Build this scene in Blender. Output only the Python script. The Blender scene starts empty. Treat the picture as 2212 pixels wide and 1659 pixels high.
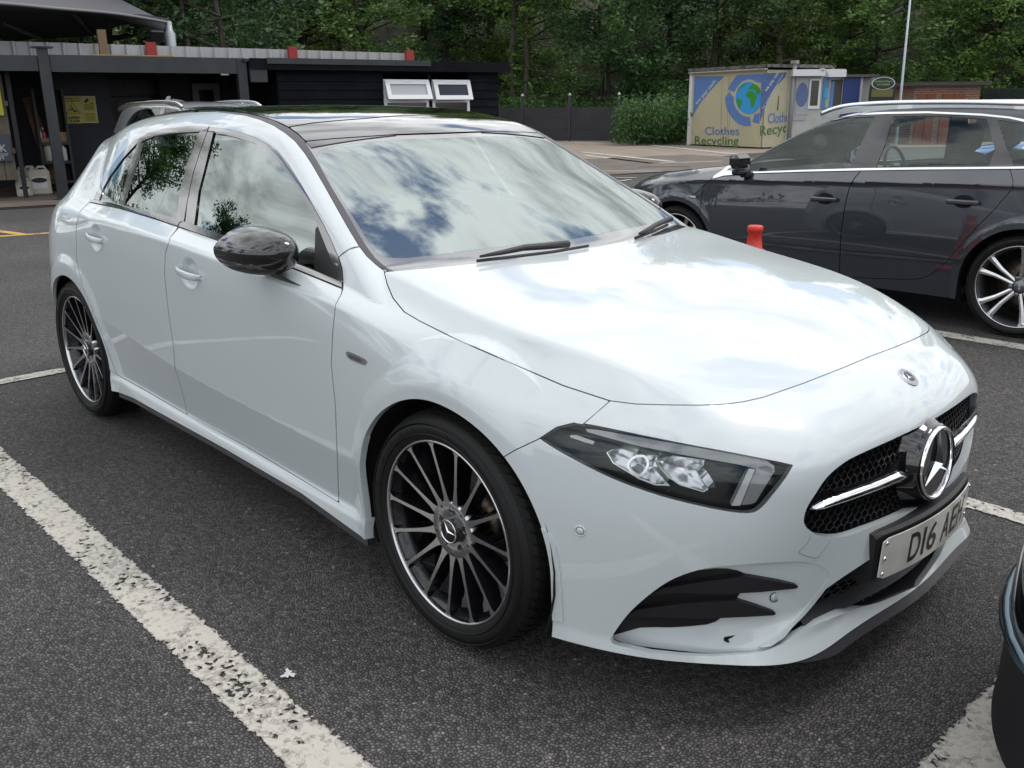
import bpy, bmesh, math, random, time
import numpy as np
from mathutils import Vector, Matrix, Euler
PI = math.pi
R_ = math.radians
T0 = time.time()
sc = bpy.context.scene
COL = sc.collection
# ------------------------------------------------------------------ camera
CQ = [1.7478007, -2.2582717, 1.4269028, 2.38750037, 0.29618012, -0.00899381, 1967.16019]
PW, PH = 2212.0, 1659.0


def cam_axes(y, p, r):
    f = np.array([math.cos(y) * math.cos(p), math.sin(y) * math.cos(p), -math.sin(p)])
    rt = np.cross(f, [0, 0, 1.0]); rt /= np.linalg.norm(rt)
    up = np.cross(rt, f)
    c, s = math.cos(r), math.sin(r)
    return c * rt + s * up, -s * rt + c * up, f


CC = np.array(CQ[:3])
CR, CU, CF = cam_axes(*CQ[3:6])
cam = bpy.data.cameras.new('camera')
camo = bpy.data.objects.new('camera', cam)
COL.objects.link(camo)
cam.sensor_width = 36.0
cam.lens = CQ[6] / PW * 36.0
cam.clip_start = 0.05
cam.clip_end = 2000
M = Matrix.Identity(4)
for i in range(3):
    M[i][0] = CR[i]; M[i][1] = CU[i]; M[i][2] = -CF[i]; M[i][3] = CC[i]
camo.matrix_world = M
sc.camera = camo
# ------------------------------------------------------------------ light
SUN_EL, SUN_AZ = R_(60), R_(55)      # azimuth measured from +x towards +y: direction the light comes from
sd = Vector((math.cos(SUN_EL) * math.cos(SUN_AZ), math.cos(SUN_EL) * math.sin(SUN_AZ), math.sin(SUN_EL)))
sl = bpy.data.lights.new('sun', 'SUN')
sl.energy = 0.9
sl.angle = R_(16)
sl.color = (1.0, 0.96, 0.9)
so = bpy.data.objects.new('sun', sl)
COL.objects.link(so)
so.rotation_euler = sd.to_track_quat('Z', 'Y').to_euler()
so.location = (0, 0, 30)
w = bpy.data.worlds.new('World')
sc.world = w
w.use_nodes = True
nt = w.node_tree
nt.nodes.clear()
N = nt.nodes.new
L = nt.links.new
sky = N('ShaderNodeTexSky')
sky.sky_type = 'NISHITA'
sky.sun_disc = False
sky.sun_elevation = SUN_EL
sky.sun_rotation = R_(90) - SUN_AZ
sky.air_density = 1.0
sky.dust_density = 1.0
sky.ozone_density = 2.0
tc = N('ShaderNodeTexCoord')
sep = N('ShaderNodeSeparateXYZ')
L(tc.outputs['Generated'], sep.inputs[0])


def wmath(op, a, b=None, c=None):
    n = N('ShaderNodeMath'); n.operation = op
    for i, v in enumerate((a, b, c)):
        if v is None: continue
        if isinstance(v, (int, float)): n.inputs[i].default_value = v
        else: L(v, n.inputs[i])
    return n.outputs[0]


zc = wmath('MAXIMUM', sep.outputs[2], 0.0)
den = wmath('ADD', zc, 0.16)
u_ = wmath('DIVIDE', sep.outputs[0], den)
v_ = wmath('DIVIDE', sep.outputs[1], den)
CLOUD_SEED = 3.7
cmb = N('ShaderNodeCombineXYZ')
L(u_, cmb.inputs[0]); L(v_, cmb.inputs[1]); cmb.inputs[2].default_value = CLOUD_SEED
n1 = N('ShaderNodeTexNoise'); n1.inputs['Scale'].default_value = 1.7
n1.inputs['Detail'].default_value = 9; n1.inputs['Roughness'].default_value = 0.56
n1.inputs['Distortion'].default_value = 0.25
L(cmb.outputs[0], n1.inputs['Vector'])
n2 = N('ShaderNodeTexNoise'); n2.inputs['Scale'].default_value = 5.0
n2.inputs['Detail'].default_value = 6; n2.inputs['Roughness'].default_value = 0.6
L(cmb.outputs[0], n2.inputs['Vector'])
cover = N('ShaderNodeMapRange'); cover.interpolation_type = 'SMOOTHSTEP'
cover.inputs['From Min'].default_value = 0.41; cover.inputs['From Max'].default_value = 0.48
dt = N('ShaderNodeVectorMath'); dt.operation = 'DOT_PRODUCT'; dt.inputs[1].default_value = (-.213, .660, .721)
L(tc.outputs['Generated'], dt.inputs[0])
bank = N('ShaderNodeMapRange'); bank.interpolation_type = 'SMOOTHSTEP'; bank.inputs['From Min'].default_value = .86; bank.inputs['From Max'].default_value = .97; bank.inputs['To Max'].default_value = .085
L(dt.outputs['Value'], bank.inputs['Value'])
L(wmath('ADD', n1.outputs['Fac'], bank.outputs[0]), cover.inputs['Value'])
thick = N('ShaderNodeMapRange'); thick.interpolation_type = 'SMOOTHSTEP'
thick.inputs['From Min'].default_value = 0.42; thick.inputs['From Max'].default_value = 0.66
thick.inputs['To Min'].default_value = 1.25; thick.inputs['To Max'].default_value = 0.42
L(wmath('ADD', wmath('MULTIPLY', n1.outputs['Fac'], 0.6), wmath('MULTIPLY', n2.outputs['Fac'], 0.4)), thick.inputs['Value'])
CLOUD_L = 9.0
cl = N('ShaderNodeMix'); cl.data_type = 'RGBA'; cl.blend_type = 'MULTIPLY'
cl.inputs['Factor'].default_value = 1.0
cl.inputs['A'].default_value = (CLOUD_L * .97, CLOUD_L * .985, CLOUD_L * 1.0, 1)
L(thick.outputs[0], cl.inputs['B'])
mx = N('ShaderNodeMix'); mx.data_type = 'RGBA'
L(cover.outputs[0], mx.inputs['Factor'])
L(sky.outputs[0], mx.inputs['A'])
L(cl.outputs['Result'], mx.inputs['B'])
bg = N('ShaderNodeBackground')
bg.inputs['Strength'].default_value = 0.13
L(mx.outputs['Result'], bg.inputs['Color'])
wo = N('ShaderNodeOutputWorld')
L(bg.outputs[0], wo.inputs['Surface'])
sc.view_settings.view_transform = 'Standard'
sc.view_settings.look = 'None'
sc.view_settings.gamma = 1.0
sc.view_settings.exposure = 0.34
sc.cycles.max_bounces = 10
sc.cycles.transparent_max_bounces = 12
sc.cycles.glossy_bounces = 6
sc.cycles.caustics_reflective = False
sc.cycles.caustics_refractive = False
sc.cycles.use_denoising = True

# ------------------------------------------------------------------ materials
MATS = {}


def mat(name, col=(.5, .5, .5), rough=.5, metal=0.0, coat=0.0, spec=.5, ior=1.5, bump=None, noise=None, trans=0.0,
        emis=None, coat_rough=.03, vary=None):
    """Principled material with optional noise colour variation and noise bump."""
    if name in MATS: return MATS[name]
    m = bpy.data.materials.new(name)
    m.use_nodes = True
    t = m.node_tree
    b = t.nodes['Principled BSDF']
    b.inputs['Base Color'].default_value = (*col, 1)
    b.inputs['Roughness'].default_value = rough
    b.inputs['Metallic'].default_value = metal
    b.inputs['Coat Weight'].default_value = coat
    b.inputs['Coat Roughness'].default_value = coat_rough
    b.inputs['Specular IOR Level'].default_value = spec
    b.inputs['IOR'].default_value = ior
    b.inputs['Transmission Weight'].default_value = trans
    if emis:
        b.inputs['Emission Color'].default_value = (*emis[:3], 1)
        b.inputs['Emission Strength'].default_value = emis[3]
    if vary or bump:
        co = t.nodes.new('ShaderNodeTexCoord')
    if vary:     # (scale, amount, detail, colour2)
        nz = t.nodes.new('ShaderNodeTexNoise'); nz.inputs['Scale'].default_value = vary[0]
        nz.inputs['Detail'].default_value = vary[2]; nz.inputs['Roughness'].default_value = .65
        t.links.new(co.outputs['Object'], nz.inputs['Vector'])
        mr = t.nodes.new('ShaderNodeMapRange'); mr.inputs['From Min'].default_value = .35; mr.inputs['From Max'].default_value = .65
        mr.inputs['To Max'].default_value = vary[1]
        t.links.new(nz.outputs['Fac'], mr.inputs['Value'])
        mi = t.nodes.new('ShaderNodeMix'); mi.data_type = 'RGBA'
        mi.inputs['A'].default_value = (*col, 1); mi.inputs['B'].default_value = (*vary[3], 1)
        t.links.new(mr.outputs[0], mi.inputs['Factor'])
        t.links.new(mi.outputs['Result'], b.inputs['Base Color'])
    if bump:     # (scale, strength, distance)
        nb = t.nodes.new('ShaderNodeTexNoise'); nb.inputs['Scale'].default_value = bump[0]; nb.inputs['Detail'].default_value = 4
        t.links.new(co.outputs['Object'], nb.inputs['Vector'])
        bp = t.nodes.new('ShaderNodeBump'); bp.inputs['Strength'].default_value = bump[1]; bp.inputs['Distance'].default_value = bump[2]
        t.links.new(nb.outputs['Fac'], bp.inputs['Height'])
        t.links.new(bp.outputs[0], b.inputs['Normal'])
    MATS[name] = m
    return m


# ------------------------------------------------------------------ object helpers
def tag(o, label=None, cat=None, group=None, kind=None):
    if label: o['label'] = label
    if cat: o['category'] = cat
    if group: o['group'] = group
    if kind: o['kind'] = kind
    return o


def empty(name, loc=(0, 0, 0), rz=0.0, label=None, cat=None, group=None):
    o = bpy.data.objects.new(name, None)
    o.empty_display_size = .2
    COL.objects.link(o)
    o.location = loc; o.rotation_euler = (0, 0, rz)
    return tag(o, label, cat, group)


def link(name, me, m=None, parent=None):
    if m is not None:
        me.materials.clear()
        for mm in (m if isinstance(m, (list, tuple)) else [m]): me.materials.append(mm)
    o = bpy.data.objects.new(name, me)
    COL.objects.link(o)
    if parent is not None: o.parent = parent
    return o


class MB:
    """collects simple solids into one mesh"""
    def __init__(self): self.v = []; self.f = []; self.mi = []; self.sm = []; self.cm = 0; self.csm = False

    def add(self, vs, fs, mi=None, sm=None):
        n = len(self.v); self.v += [tuple(map(float, p)) for p in vs]
        self.f += [tuple(i + n for i in f) for f in fs]
        self.mi += [self.cm if mi is None else mi] * len(fs)
        self.sm += [self.csm if sm is None else sm] * len(fs)
        return self

    def box(self, c, s, rz=0.0, M=None, mi=None, bev=0.0):
        hx, hy, hz = s[0] / 2, s[1] / 2, s[2] / 2
        if bev <= 0:
            vs = [(x, y, z) for x in (-hx, hx) for y in (-hy, hy) for z in (-hz, hz)]
            fs = [(0, 1, 3, 2), (4, 6, 7, 5), (0, 4, 5, 1), (2, 3, 7, 6), (0, 2, 6, 4), (1, 5, 7, 3)]
        else:
            b = bev; vs = []; 
            for z, q in ((-hz, b), (-hz + b, 0), (hz - b, 0), (hz, b)):
                X, Y = hx - q, hy - q
                vs += [(-X, -Y + (b - q), z), (-X + (b - q), -Y, z), (X - (b - q), -Y, z), (X, -Y + (b - q), z), (X, Y - (b - q), z), (X - (b - q), Y, z), (-X + (b - q), Y, z), (-X, Y - (b - q), z)]
            fs = [tuple(reversed(range(8))), tuple(range(24, 32))]
            for k in range(3):
                for i in range(8):
                    j = (i + 1) % 8; fs.append((k * 8 + i, k * 8 + j, k * 8 + 8 + j, k * 8 + 8 + i))
        if M is None: M = Matrix.Rotation(rz, 4, 'Z')
        c = Vector(c)
        return self.add([tuple(c + (M.to_3x3() @ Vector(p))) for p in vs], fs, mi)

    def tube(self, pts, r, n=10, mi=None, caps=True, sm=True):
        pts = [Vector(p) for p in pts]
        rs = r if isinstance(r, (list, tuple)) else [r] * len(pts)
        vs = []; fs = []
        prev = None
        for i, p in enumerate(pts):
            d = (pts[min(i + 1, len(pts) - 1)] - pts[max(i - 1, 0)]).normalized()
            a = (prev if prev is not None else (Vector((0, 0, 1)) if abs(d.z) < .9 else Vector((1, 0, 0))))
            a = (a - d * a.dot(d)).normalized(); prev = a
            b = d.cross(a)
            for k in range(n):
                t = 2 * PI * k / n
                vs.append(p + (a * math.cos(t) + b * math.sin(t)) * rs[i])
        for i in range(len(pts) - 1):
            for k in range(n):
                k2 = (k + 1) % n
                fs.append((i * n + k, i * n + k2, (i + 1) * n + k2, (i + 1) * n + k))
        self.add(vs, fs, mi, sm)
        if caps:
            m = len(self.v) - len(vs)
            self.f.append(tuple(m + k for k in reversed(range(n)))); self.mi.append(self.cm if mi is None else mi); self.sm.append(False)
            self.f.append(tuple(m + (len(pts) - 1) * n + k for k in range(n))); self.mi.append(self.cm if mi is None else mi); self.sm.append(False)
        return self

    def lathe(self, prof, n=32, M=None, mi=None, sm=True, cap=False):
        """profile of (radius, height) turned about local Z"""
        M = M or Matrix.Identity(4)
        vs = []; fs = []
        for (r, h) in prof:
            for k in range(n):
                t = 2 * PI * k / n
                vs.append(tuple(M @ Vector((r * math.cos(t), r * math.sin(t), h))))
        for i in range(len(prof) - 1):
            for k in range(n):
                k2 = (k + 1) % n
                fs.append((i * n + k, i * n + k2, (i + 1) * n + k2, (i + 1) * n + k))
        if cap: fs += [tuple(reversed(range(n))), tuple((len(prof) - 1) * n + k for k in range(n))]
        return self.add(vs, fs, mi, sm)

    def prism(self, poly, h0, h1, M=None, mi=None, sm=False):
        """2-D polygon extruded between two heights along local Z"""
        M = M or Matrix.Identity(4)
        n = len(poly)
        vs = [tuple(M @ Vector((p[0], p[1], h))) for h in (h0, h1) for p in poly]
        fs = [tuple(reversed(range(n))), tuple(range(n, 2 * n))] + [(i, (i + 1) % n, n + (i + 1) % n, n + i) for i in range(n)]
        return self.add(vs, fs, mi, sm)

    def mesh(self, name):
        me = bpy.data.meshes.new(name)
        me.from_pydata(self.v, [], self.f)
        me.polygons.foreach_set('material_index', self.mi)
        me.polygons.foreach_set('use_smooth', self.sm)
        me.validate(); me.update()
        return me

    def build(self, name, m, parent=None):
        return link(name, self.mesh(name), m, parent)


def frame(o, x, y):
    """matrix with origin o, local X, local Y"""
    x = Vector(x).normalized(); y = Vector(y); z = x.cross(y).normalized(); y = z.cross(x)
    m = Matrix.Identity(4)
    for i in range(3): m[i][0] = x[i]; m[i][1] = y[i]; m[i][2] = z[i]; m[i][3] = o[i]
    return m


def text_mesh(s, size, depth=.0, bold=0.0, shear=0.0, align='CENTER', sx=1.0):
    cu = bpy.data.curves.new('t', 'FONT')
    cu.body = s; cu.size = size; cu.extrude = depth; cu.align_x = align; cu.offset = bold; cu.shear = shear
    cu.resolution_u = 4
    o = bpy.data.objects.new('t', cu); COL.objects.link(o)
    dg = bpy.context.evaluated_depsgraph_get(); dg.update()
    me = bpy.data.meshes.new_from_object(o.evaluated_get(dg))
    bpy.data.objects.remove(o); bpy.data.curves.remove(cu)
    if sx != 1.0:
        for v in me.vertices: v.co.x *= sx
    return me


def text_obj(name, s, size, M, m, parent=None, **k):
    me = text_mesh(s, size, **k); me.transform(M)
    return link(name, me, m, parent)


# ------------------------------------------------------------------ implicit surface tools
def smax(a, b, k):
    h = np.clip(.5 + .5 * (a - b) / k, 0, 1)
    return a * h + b * (1 - h) + k * h * (1 - h)


def smin(a, b, k): return -smax(-a, -b, k)


def ramp(x, r):
    r = np.maximum(r, 1e-5)
    return np.where(x > r, x, np.where(x < -r, 0.0, (x + r) ** 2 / (4 * r)))


class Spl:
    """natural cubic spline in 1-D, linear beyond its ends"""
    def __init__(self, x, y):
        x = np.array(x, float); y = np.array(y, float); o = np.argsort(x); x = x[o]; y = y[o]
        n = len(x); h = np.diff(x); A = np.zeros((n, n)); b = np.zeros(n); A[0, 0] = A[-1, -1] = 1
        for i in range(1, n - 1):
            A[i, i - 1] = h[i - 1]; A[i, i] = 2 * (h[i - 1] + h[i]); A[i, i + 1] = h[i]
            b[i] = 6 * ((y[i + 1] - y[i]) / h[i] - (y[i] - y[i - 1]) / h[i - 1])
        m = np.linalg.solve(A, b)
        self.x, self.y, self.h, self.m = x, y, h, m
        self.s0 = (y[1] - y[0]) / h[0] - h[0] * (2 * m[0] + m[1]) / 6
        self.s1 = (y[-1] - y[-2]) / h[-1] + h[-1] * (m[-2] + 2 * m[-1]) / 6

    def __call__(self, t):
        t = np.asarray(t, float)
        x, y, h, m = self.x, self.y, self.h, self.m
        i = np.clip(np.searchsorted(x, t) - 1, 0, len(x) - 2)
        tc_ = np.clip(t, x[0], x[-1])
        a = (x[i + 1] - tc_) / h[i]; b = (tc_ - x[i]) / h[i]
        r = a * y[i] + b * y[i + 1] + ((a ** 3 - a) * m[i] + (b ** 3 - b) * m[i + 1]) * h[i] ** 2 / 6
        return r + np.where(t < x[0], (t - x[0]) * self.s0, 0) + np.where(t > x[-1], (t - x[-1]) * self.s1, 0)


def profile(z, s, knots):
    """width as a function of height: a polyline of knots (z(s), d(s), r) rounded at every knot.  knots from bottom to top"""
    zs = [k[0](s) for k in knots]; ds = [k[1](s) for k in knots]
    sl_ = [(ds[i + 1] - ds[i]) / (zs[i + 1] - zs[i]) for i in range(len(knots) - 1)]
    d = ds[0] + sl_[0] * (z - zs[0])
    for i in range(1, len(knots) - 1):
        rr = knots[i][2]
        rr = rr(s) if callable(rr) else rr
        d = d + (sl_[i] - sl_[i - 1]) * ramp(z - zs[i], rr)
    return d


def grad(F, P, e=4e-4):
    g = np.empty_like(P)
    for i in range(3):
        q = P.copy(); q[:, i] += e; a = F(q); q[:, i] -= 2 * e; g[:, i] = (a - F(q)) / (2 * e)
    return g


def newton(F, P, it=4):
    for _ in range(it):
        g = grad(F, P); f = F(P)
        st = -(f / np.maximum((g * g).sum(1), .2))[:, None] * g
        n = np.linalg.norm(st, axis=1, keepdims=True); st *= np.minimum(1, .02 / np.maximum(n, 1e-9))
        P = P + st
    return P


def surface_nets(F, lo, hi, h, coarse=4):
    lo = np.array(lo, float); nx = [int(math.ceil((hi[i] - lo[i]) / (h * coarse))) for i in range(3)]
    cx = [lo[i] + np.arange(nx[i]) * h * coarse + h * coarse / 2 for i in range(3)]
    G = np.stack(np.meshgrid(*cx, indexing='ij'), -1).reshape(-1, 3)
    f = F(G).reshape(nx)
    near = np.abs(f) < h * coarse * 2.6
    fn = [n * coarse + 1 for n in nx]
    val = np.ones(fn, np.float32)
    val[:-1, :-1, :-1] = np.kron(np.where(f < 0, -1, 1), np.ones((coarse,) * 3)).astype(np.float32)
    msk = np.zeros(fn, bool)
    nk = np.kron(near, np.ones((coarse,) * 3, bool)).astype(bool)
    for dx in (0, 1):
        for dy in (0, 1):
            for dz in (0, 1):
                msk[dx:dx + nk.shape[0], dy:dy + nk.shape[1], dz:dz + nk.shape[2]] |= nk
    idx = np.argwhere(msk)
    P = lo + idx * h
    vv = np.concatenate([F(P[i:i + 400000]) for i in range(0, len(P), 400000)])
    val[msk] = vv
    ins = val < 0
    c = ins[:-1, :-1, :-1].astype(np.int8)
    tot = np.zeros_like(c)
    for dx in (0, 1):
        for dy in (0, 1):
            for dz in (0, 1):
                tot += ins[dx:ins.shape[0] - 1 + dx, dy:ins.shape[1] - 1 + dy, dz:ins.shape[2] - 1 + dz]
    act = (tot > 0) & (tot < 8)
    cid = -np.ones(act.shape, np.int64)
    ci = np.argwhere(act)
    cid[act] = np.arange(len(ci))
    acc = np.zeros((len(ci), 3)); cnt = np.zeros(len(ci))
    cor = [(a, b, c_) for a in (0, 1) for b in (0, 1) for c_ in (0, 1)]
    for a in cor:
        for ax in range(3):
            if a[ax]: continue
            b = list(a); b[ax] = 1
            va = val[ci[:, 0] + a[0], ci[:, 1] + a[1], ci[:, 2] + a[2]]; vb = val[ci[:, 0] + b[0], ci[:, 1] + b[1], ci[:, 2] + b[2]]
            m = (va < 0) != (vb < 0)
            t = np.where(m, va / np.where(m, va - vb, 1), 0)
            p = np.tile(np.array(a, float), (len(ci), 1)); p[:, ax] += t
            acc += p * m[:, None]; cnt += m
    V = lo + (ci + acc / cnt[:, None]) * h
    Q = []
    for ax in range(3):
        o1, o2 = (ax + 1) % 3, (ax + 2) % 3
        sl0 = [slice(None)] * 3; sl1 = [slice(None)] * 3; sl0[ax] = slice(0, -1); sl1[ax] = slice(1, None)
        e = ins[tuple(sl0)] != ins[tuple(sl1)]
        ei = np.argwhere(e)
        ok = (ei[:, o1] > 0) & (ei[:, o2] > 0) & (ei[:, o1] < act.shape[o1]) & (ei[:, o2] < act.shape[o2])
        ei = ei[ok]
        flip = ins[ei[:, 0], ei[:, 1], ei[:, 2]]
        def cc(d1, d2):
            q = ei.copy(); q[:, o1] -= d1; q[:, o2] -= d2
            return cid[q[:, 0], q[:, 1], q[:, 2]]
        q = np.stack([cc(1, 1), cc(0, 1), cc(0, 0), cc(1, 0)], 1)
        q[~flip] = q[~flip][:, ::-1]
        Q.append(q[(q >= 0).all(1)])
    return V, np.concatenate(Q)


def tri(Q): return np.concatenate([Q[:, [0, 1, 2]], Q[:, [0, 2, 3]]])


def compact(V, T):
    u, inv = np.unique(T.ravel(), return_inverse=True)
    return V[u], inv.reshape(T.shape), u


def clip(V, T, f):
    """keep the side f>0 of a triangle mesh"""
    if len(T) == 0: return V, T
    s = f[T] > 0
    n = s.sum(1)
    keep = [T[n == 3]]
    nv = [V]; base = len(V)
    E = {}
    for kk in (1, 2):
        sel = n == kk
        if not sel.any(): continue
        t = T[sel]; ss = s[sel]
        lone = (ss if kk == 1 else ~ss)
        k = lone.argmax(1)
        a = t[np.arange(len(t)), k]; b = t[np.arange(len(t)), (k + 1) % 3]; c = t[np.arange(len(t)), (k + 2) % 3]
        def cut(i, j):
            lo_, hi_ = np.minimum(i, j), np.maximum(i, j)
            tt = f[lo_] / (f[lo_] - f[hi_]); tt = np.clip(tt, 1e-4, 1 - 1e-4)
            return lo_, hi_, V[lo_] * (1 - tt[:, None]) + V[hi_] * tt[:, None]
        l1, h1, p1 = cut(a, b); l2, h2, p2 = cut(a, c)
        i1 = base + np.arange(len(t)); i2 = base + len(t) + np.arange(len(t))
        base += 2 * len(t)
        nv += [p1, p2]
        E.setdefault('l', []).append(np.concatenate([l1, l2])); E.setdefault('h', []).append(np.concatenate([h1, h2]))
        if kk == 1: keep.append(np.stack([a, i1, i2], 1))
        else:
            keep.append(np.stack([i1, b, c], 1)); keep.append(np.stack([i1, c, i2], 1))
    V2 = np.concatenate(nv)
    T2 = np.concatenate(keep)
    if E:
        l = np.concatenate(E['l']); h_ = np.concatenate(E['h'])
        key = l.astype(np.int64) * (len(V) + 1) + h_
        _, first, inv = np.unique(key, return_index=True, return_inverse=True)
        mp = np.concatenate([np.arange(len(V)), len(V) + first[inv]])
        T2 = mp[T2]
    T2 = T2[(T2[:, 0] != T2[:, 1]) & (T2[:, 1] != T2[:, 2]) & (T2[:, 0] != T2[:, 2])]
    V3, T3, _ = compact(V2, T2)
    return V3, T3


def subdiv(V, T):
    e = np.concatenate([T[:, [0, 1]], T[:, [1, 2]], T[:, [2, 0]]])
    lo_, hi_ = e.min(1), e.max(1)
    key = lo_.astype(np.int64) * (len(V) + 1) + hi_
    u, fi, inv = np.unique(key, return_index=True, return_inverse=True)
    m = (V[lo_[fi]] + V[hi_[fi]]) / 2
    n = len(T); a, b, c = inv[:n] + len(V), inv[n:2 * n] + len(V), inv[2 * n:] + len(V)
    T2 = np.concatenate([np.stack([T[:, 0], a, c], 1), np.stack([a, T[:, 1], b], 1), np.stack([c, b, T[:, 2]], 1), np.stack([a, b, c], 1)])
    return np.concatenate([V, m]), T2


def sdpoly(P, poly):
    """signed distance (inside positive) of 2-D points to a polygon"""
    poly = np.array(poly, float); A = poly; B = np.roll(poly, -1, 0)
    d = np.full(len(P), 1e9); ins = np.zeros(len(P), bool)
    for a, b in zip(A, B):
        ab = b - a; ap = P - a
        t = np.clip((ap @ ab) / max(ab @ ab, 1e-12), 0, 1)
        d = np.minimum(d, np.hypot(*(ap - t[:, None] * ab).T))
        c = ((a[1] > P[:, 1]) != (b[1] > P[:, 1]))
        with np.errstate(divide='ignore', invalid='ignore'):
            xx = a[0] + (P[:, 1] - a[1]) * (b[0] - a[0]) / (b[1] - a[1] if b[1] != a[1] else 1e-12)
        ins ^= c & (P[:, 0] < xx)
    return np.where(ins, d, -d)


def smooth_poly(pts, n=6, closed=True, sharp=()):
    """Catmull-Rom through points; indices in sharp stay corners"""
    pts = [np.array(p, float) for p in pts]; N_ = len(pts); out = []
    for i in range(N_ if closed else N_ - 1):
        p1, p2 = pts[i], pts[(i + 1) % N_]
        p0 = pts[i - 1] if (closed or i > 0) else p1
        p3 = pts[(i + 2) % N_] if (closed or i + 2 < N_) else p2
        if i in sharp: p0 = p1
        if (i + 1) % N_ in sharp: p3 = p2
        for k in range(n):
            t = k / n
            out.append(.5 * ((2 * p1) + (-p0 + p2) * t + (2 * p0 - 5 * p1 + 4 * p2 - p3) * t * t + (-p0 + 3 * p1 - 3 * p2 + p3) * t ** 3))
    if not closed: out.append(pts[-1])
    return np.array(out)


def to_px(P):
    d = P - CC; z = d @ CF
    return np.stack([PW / 2 + CQ[6] * (d @ CR) / z, PH / 2 - CQ[6] * (d @ CU) / z], 1), z


def mesh_np(name, V, T, Nn=None, smooth=True):
    me = bpy.data.meshes.new(name)
    T = np.asarray(T)
    k = T.shape[1]
    me.vertices.add(len(V)); me.vertices.foreach_set('co', np.asarray(V, np.float32).ravel())
    me.loops.add(T.size); me.loops.foreach_set('vertex_index', T.ravel().astype(np.int32))
    me.polygons.add(len(T)); me.polygons.foreach_set('loop_start', np.arange(0, T.size, k, dtype=np.int32))
    me.polygons.foreach_set('loop_total', np.full(len(T), k, np.int32))
    me.polygons.foreach_set('use_smooth', np.full(len(T), smooth))
    me.update(calc_edges=True)
    if Nn is not None:
        me.normals_split_custom_set_from_vertices([tuple(n) for n in Nn])
    return me


def boundary(T):
    e = np.concatenate([T[:, [0, 1]], T[:, [1, 2]], T[:, [2, 0]]])
    s = set(map(tuple, e))
    return np.array([(a, b) for a, b in e if (b, a) not in s])
# ------------------------------------------------------------------ car surface class
GLASS_BOUNCE = 0


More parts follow.
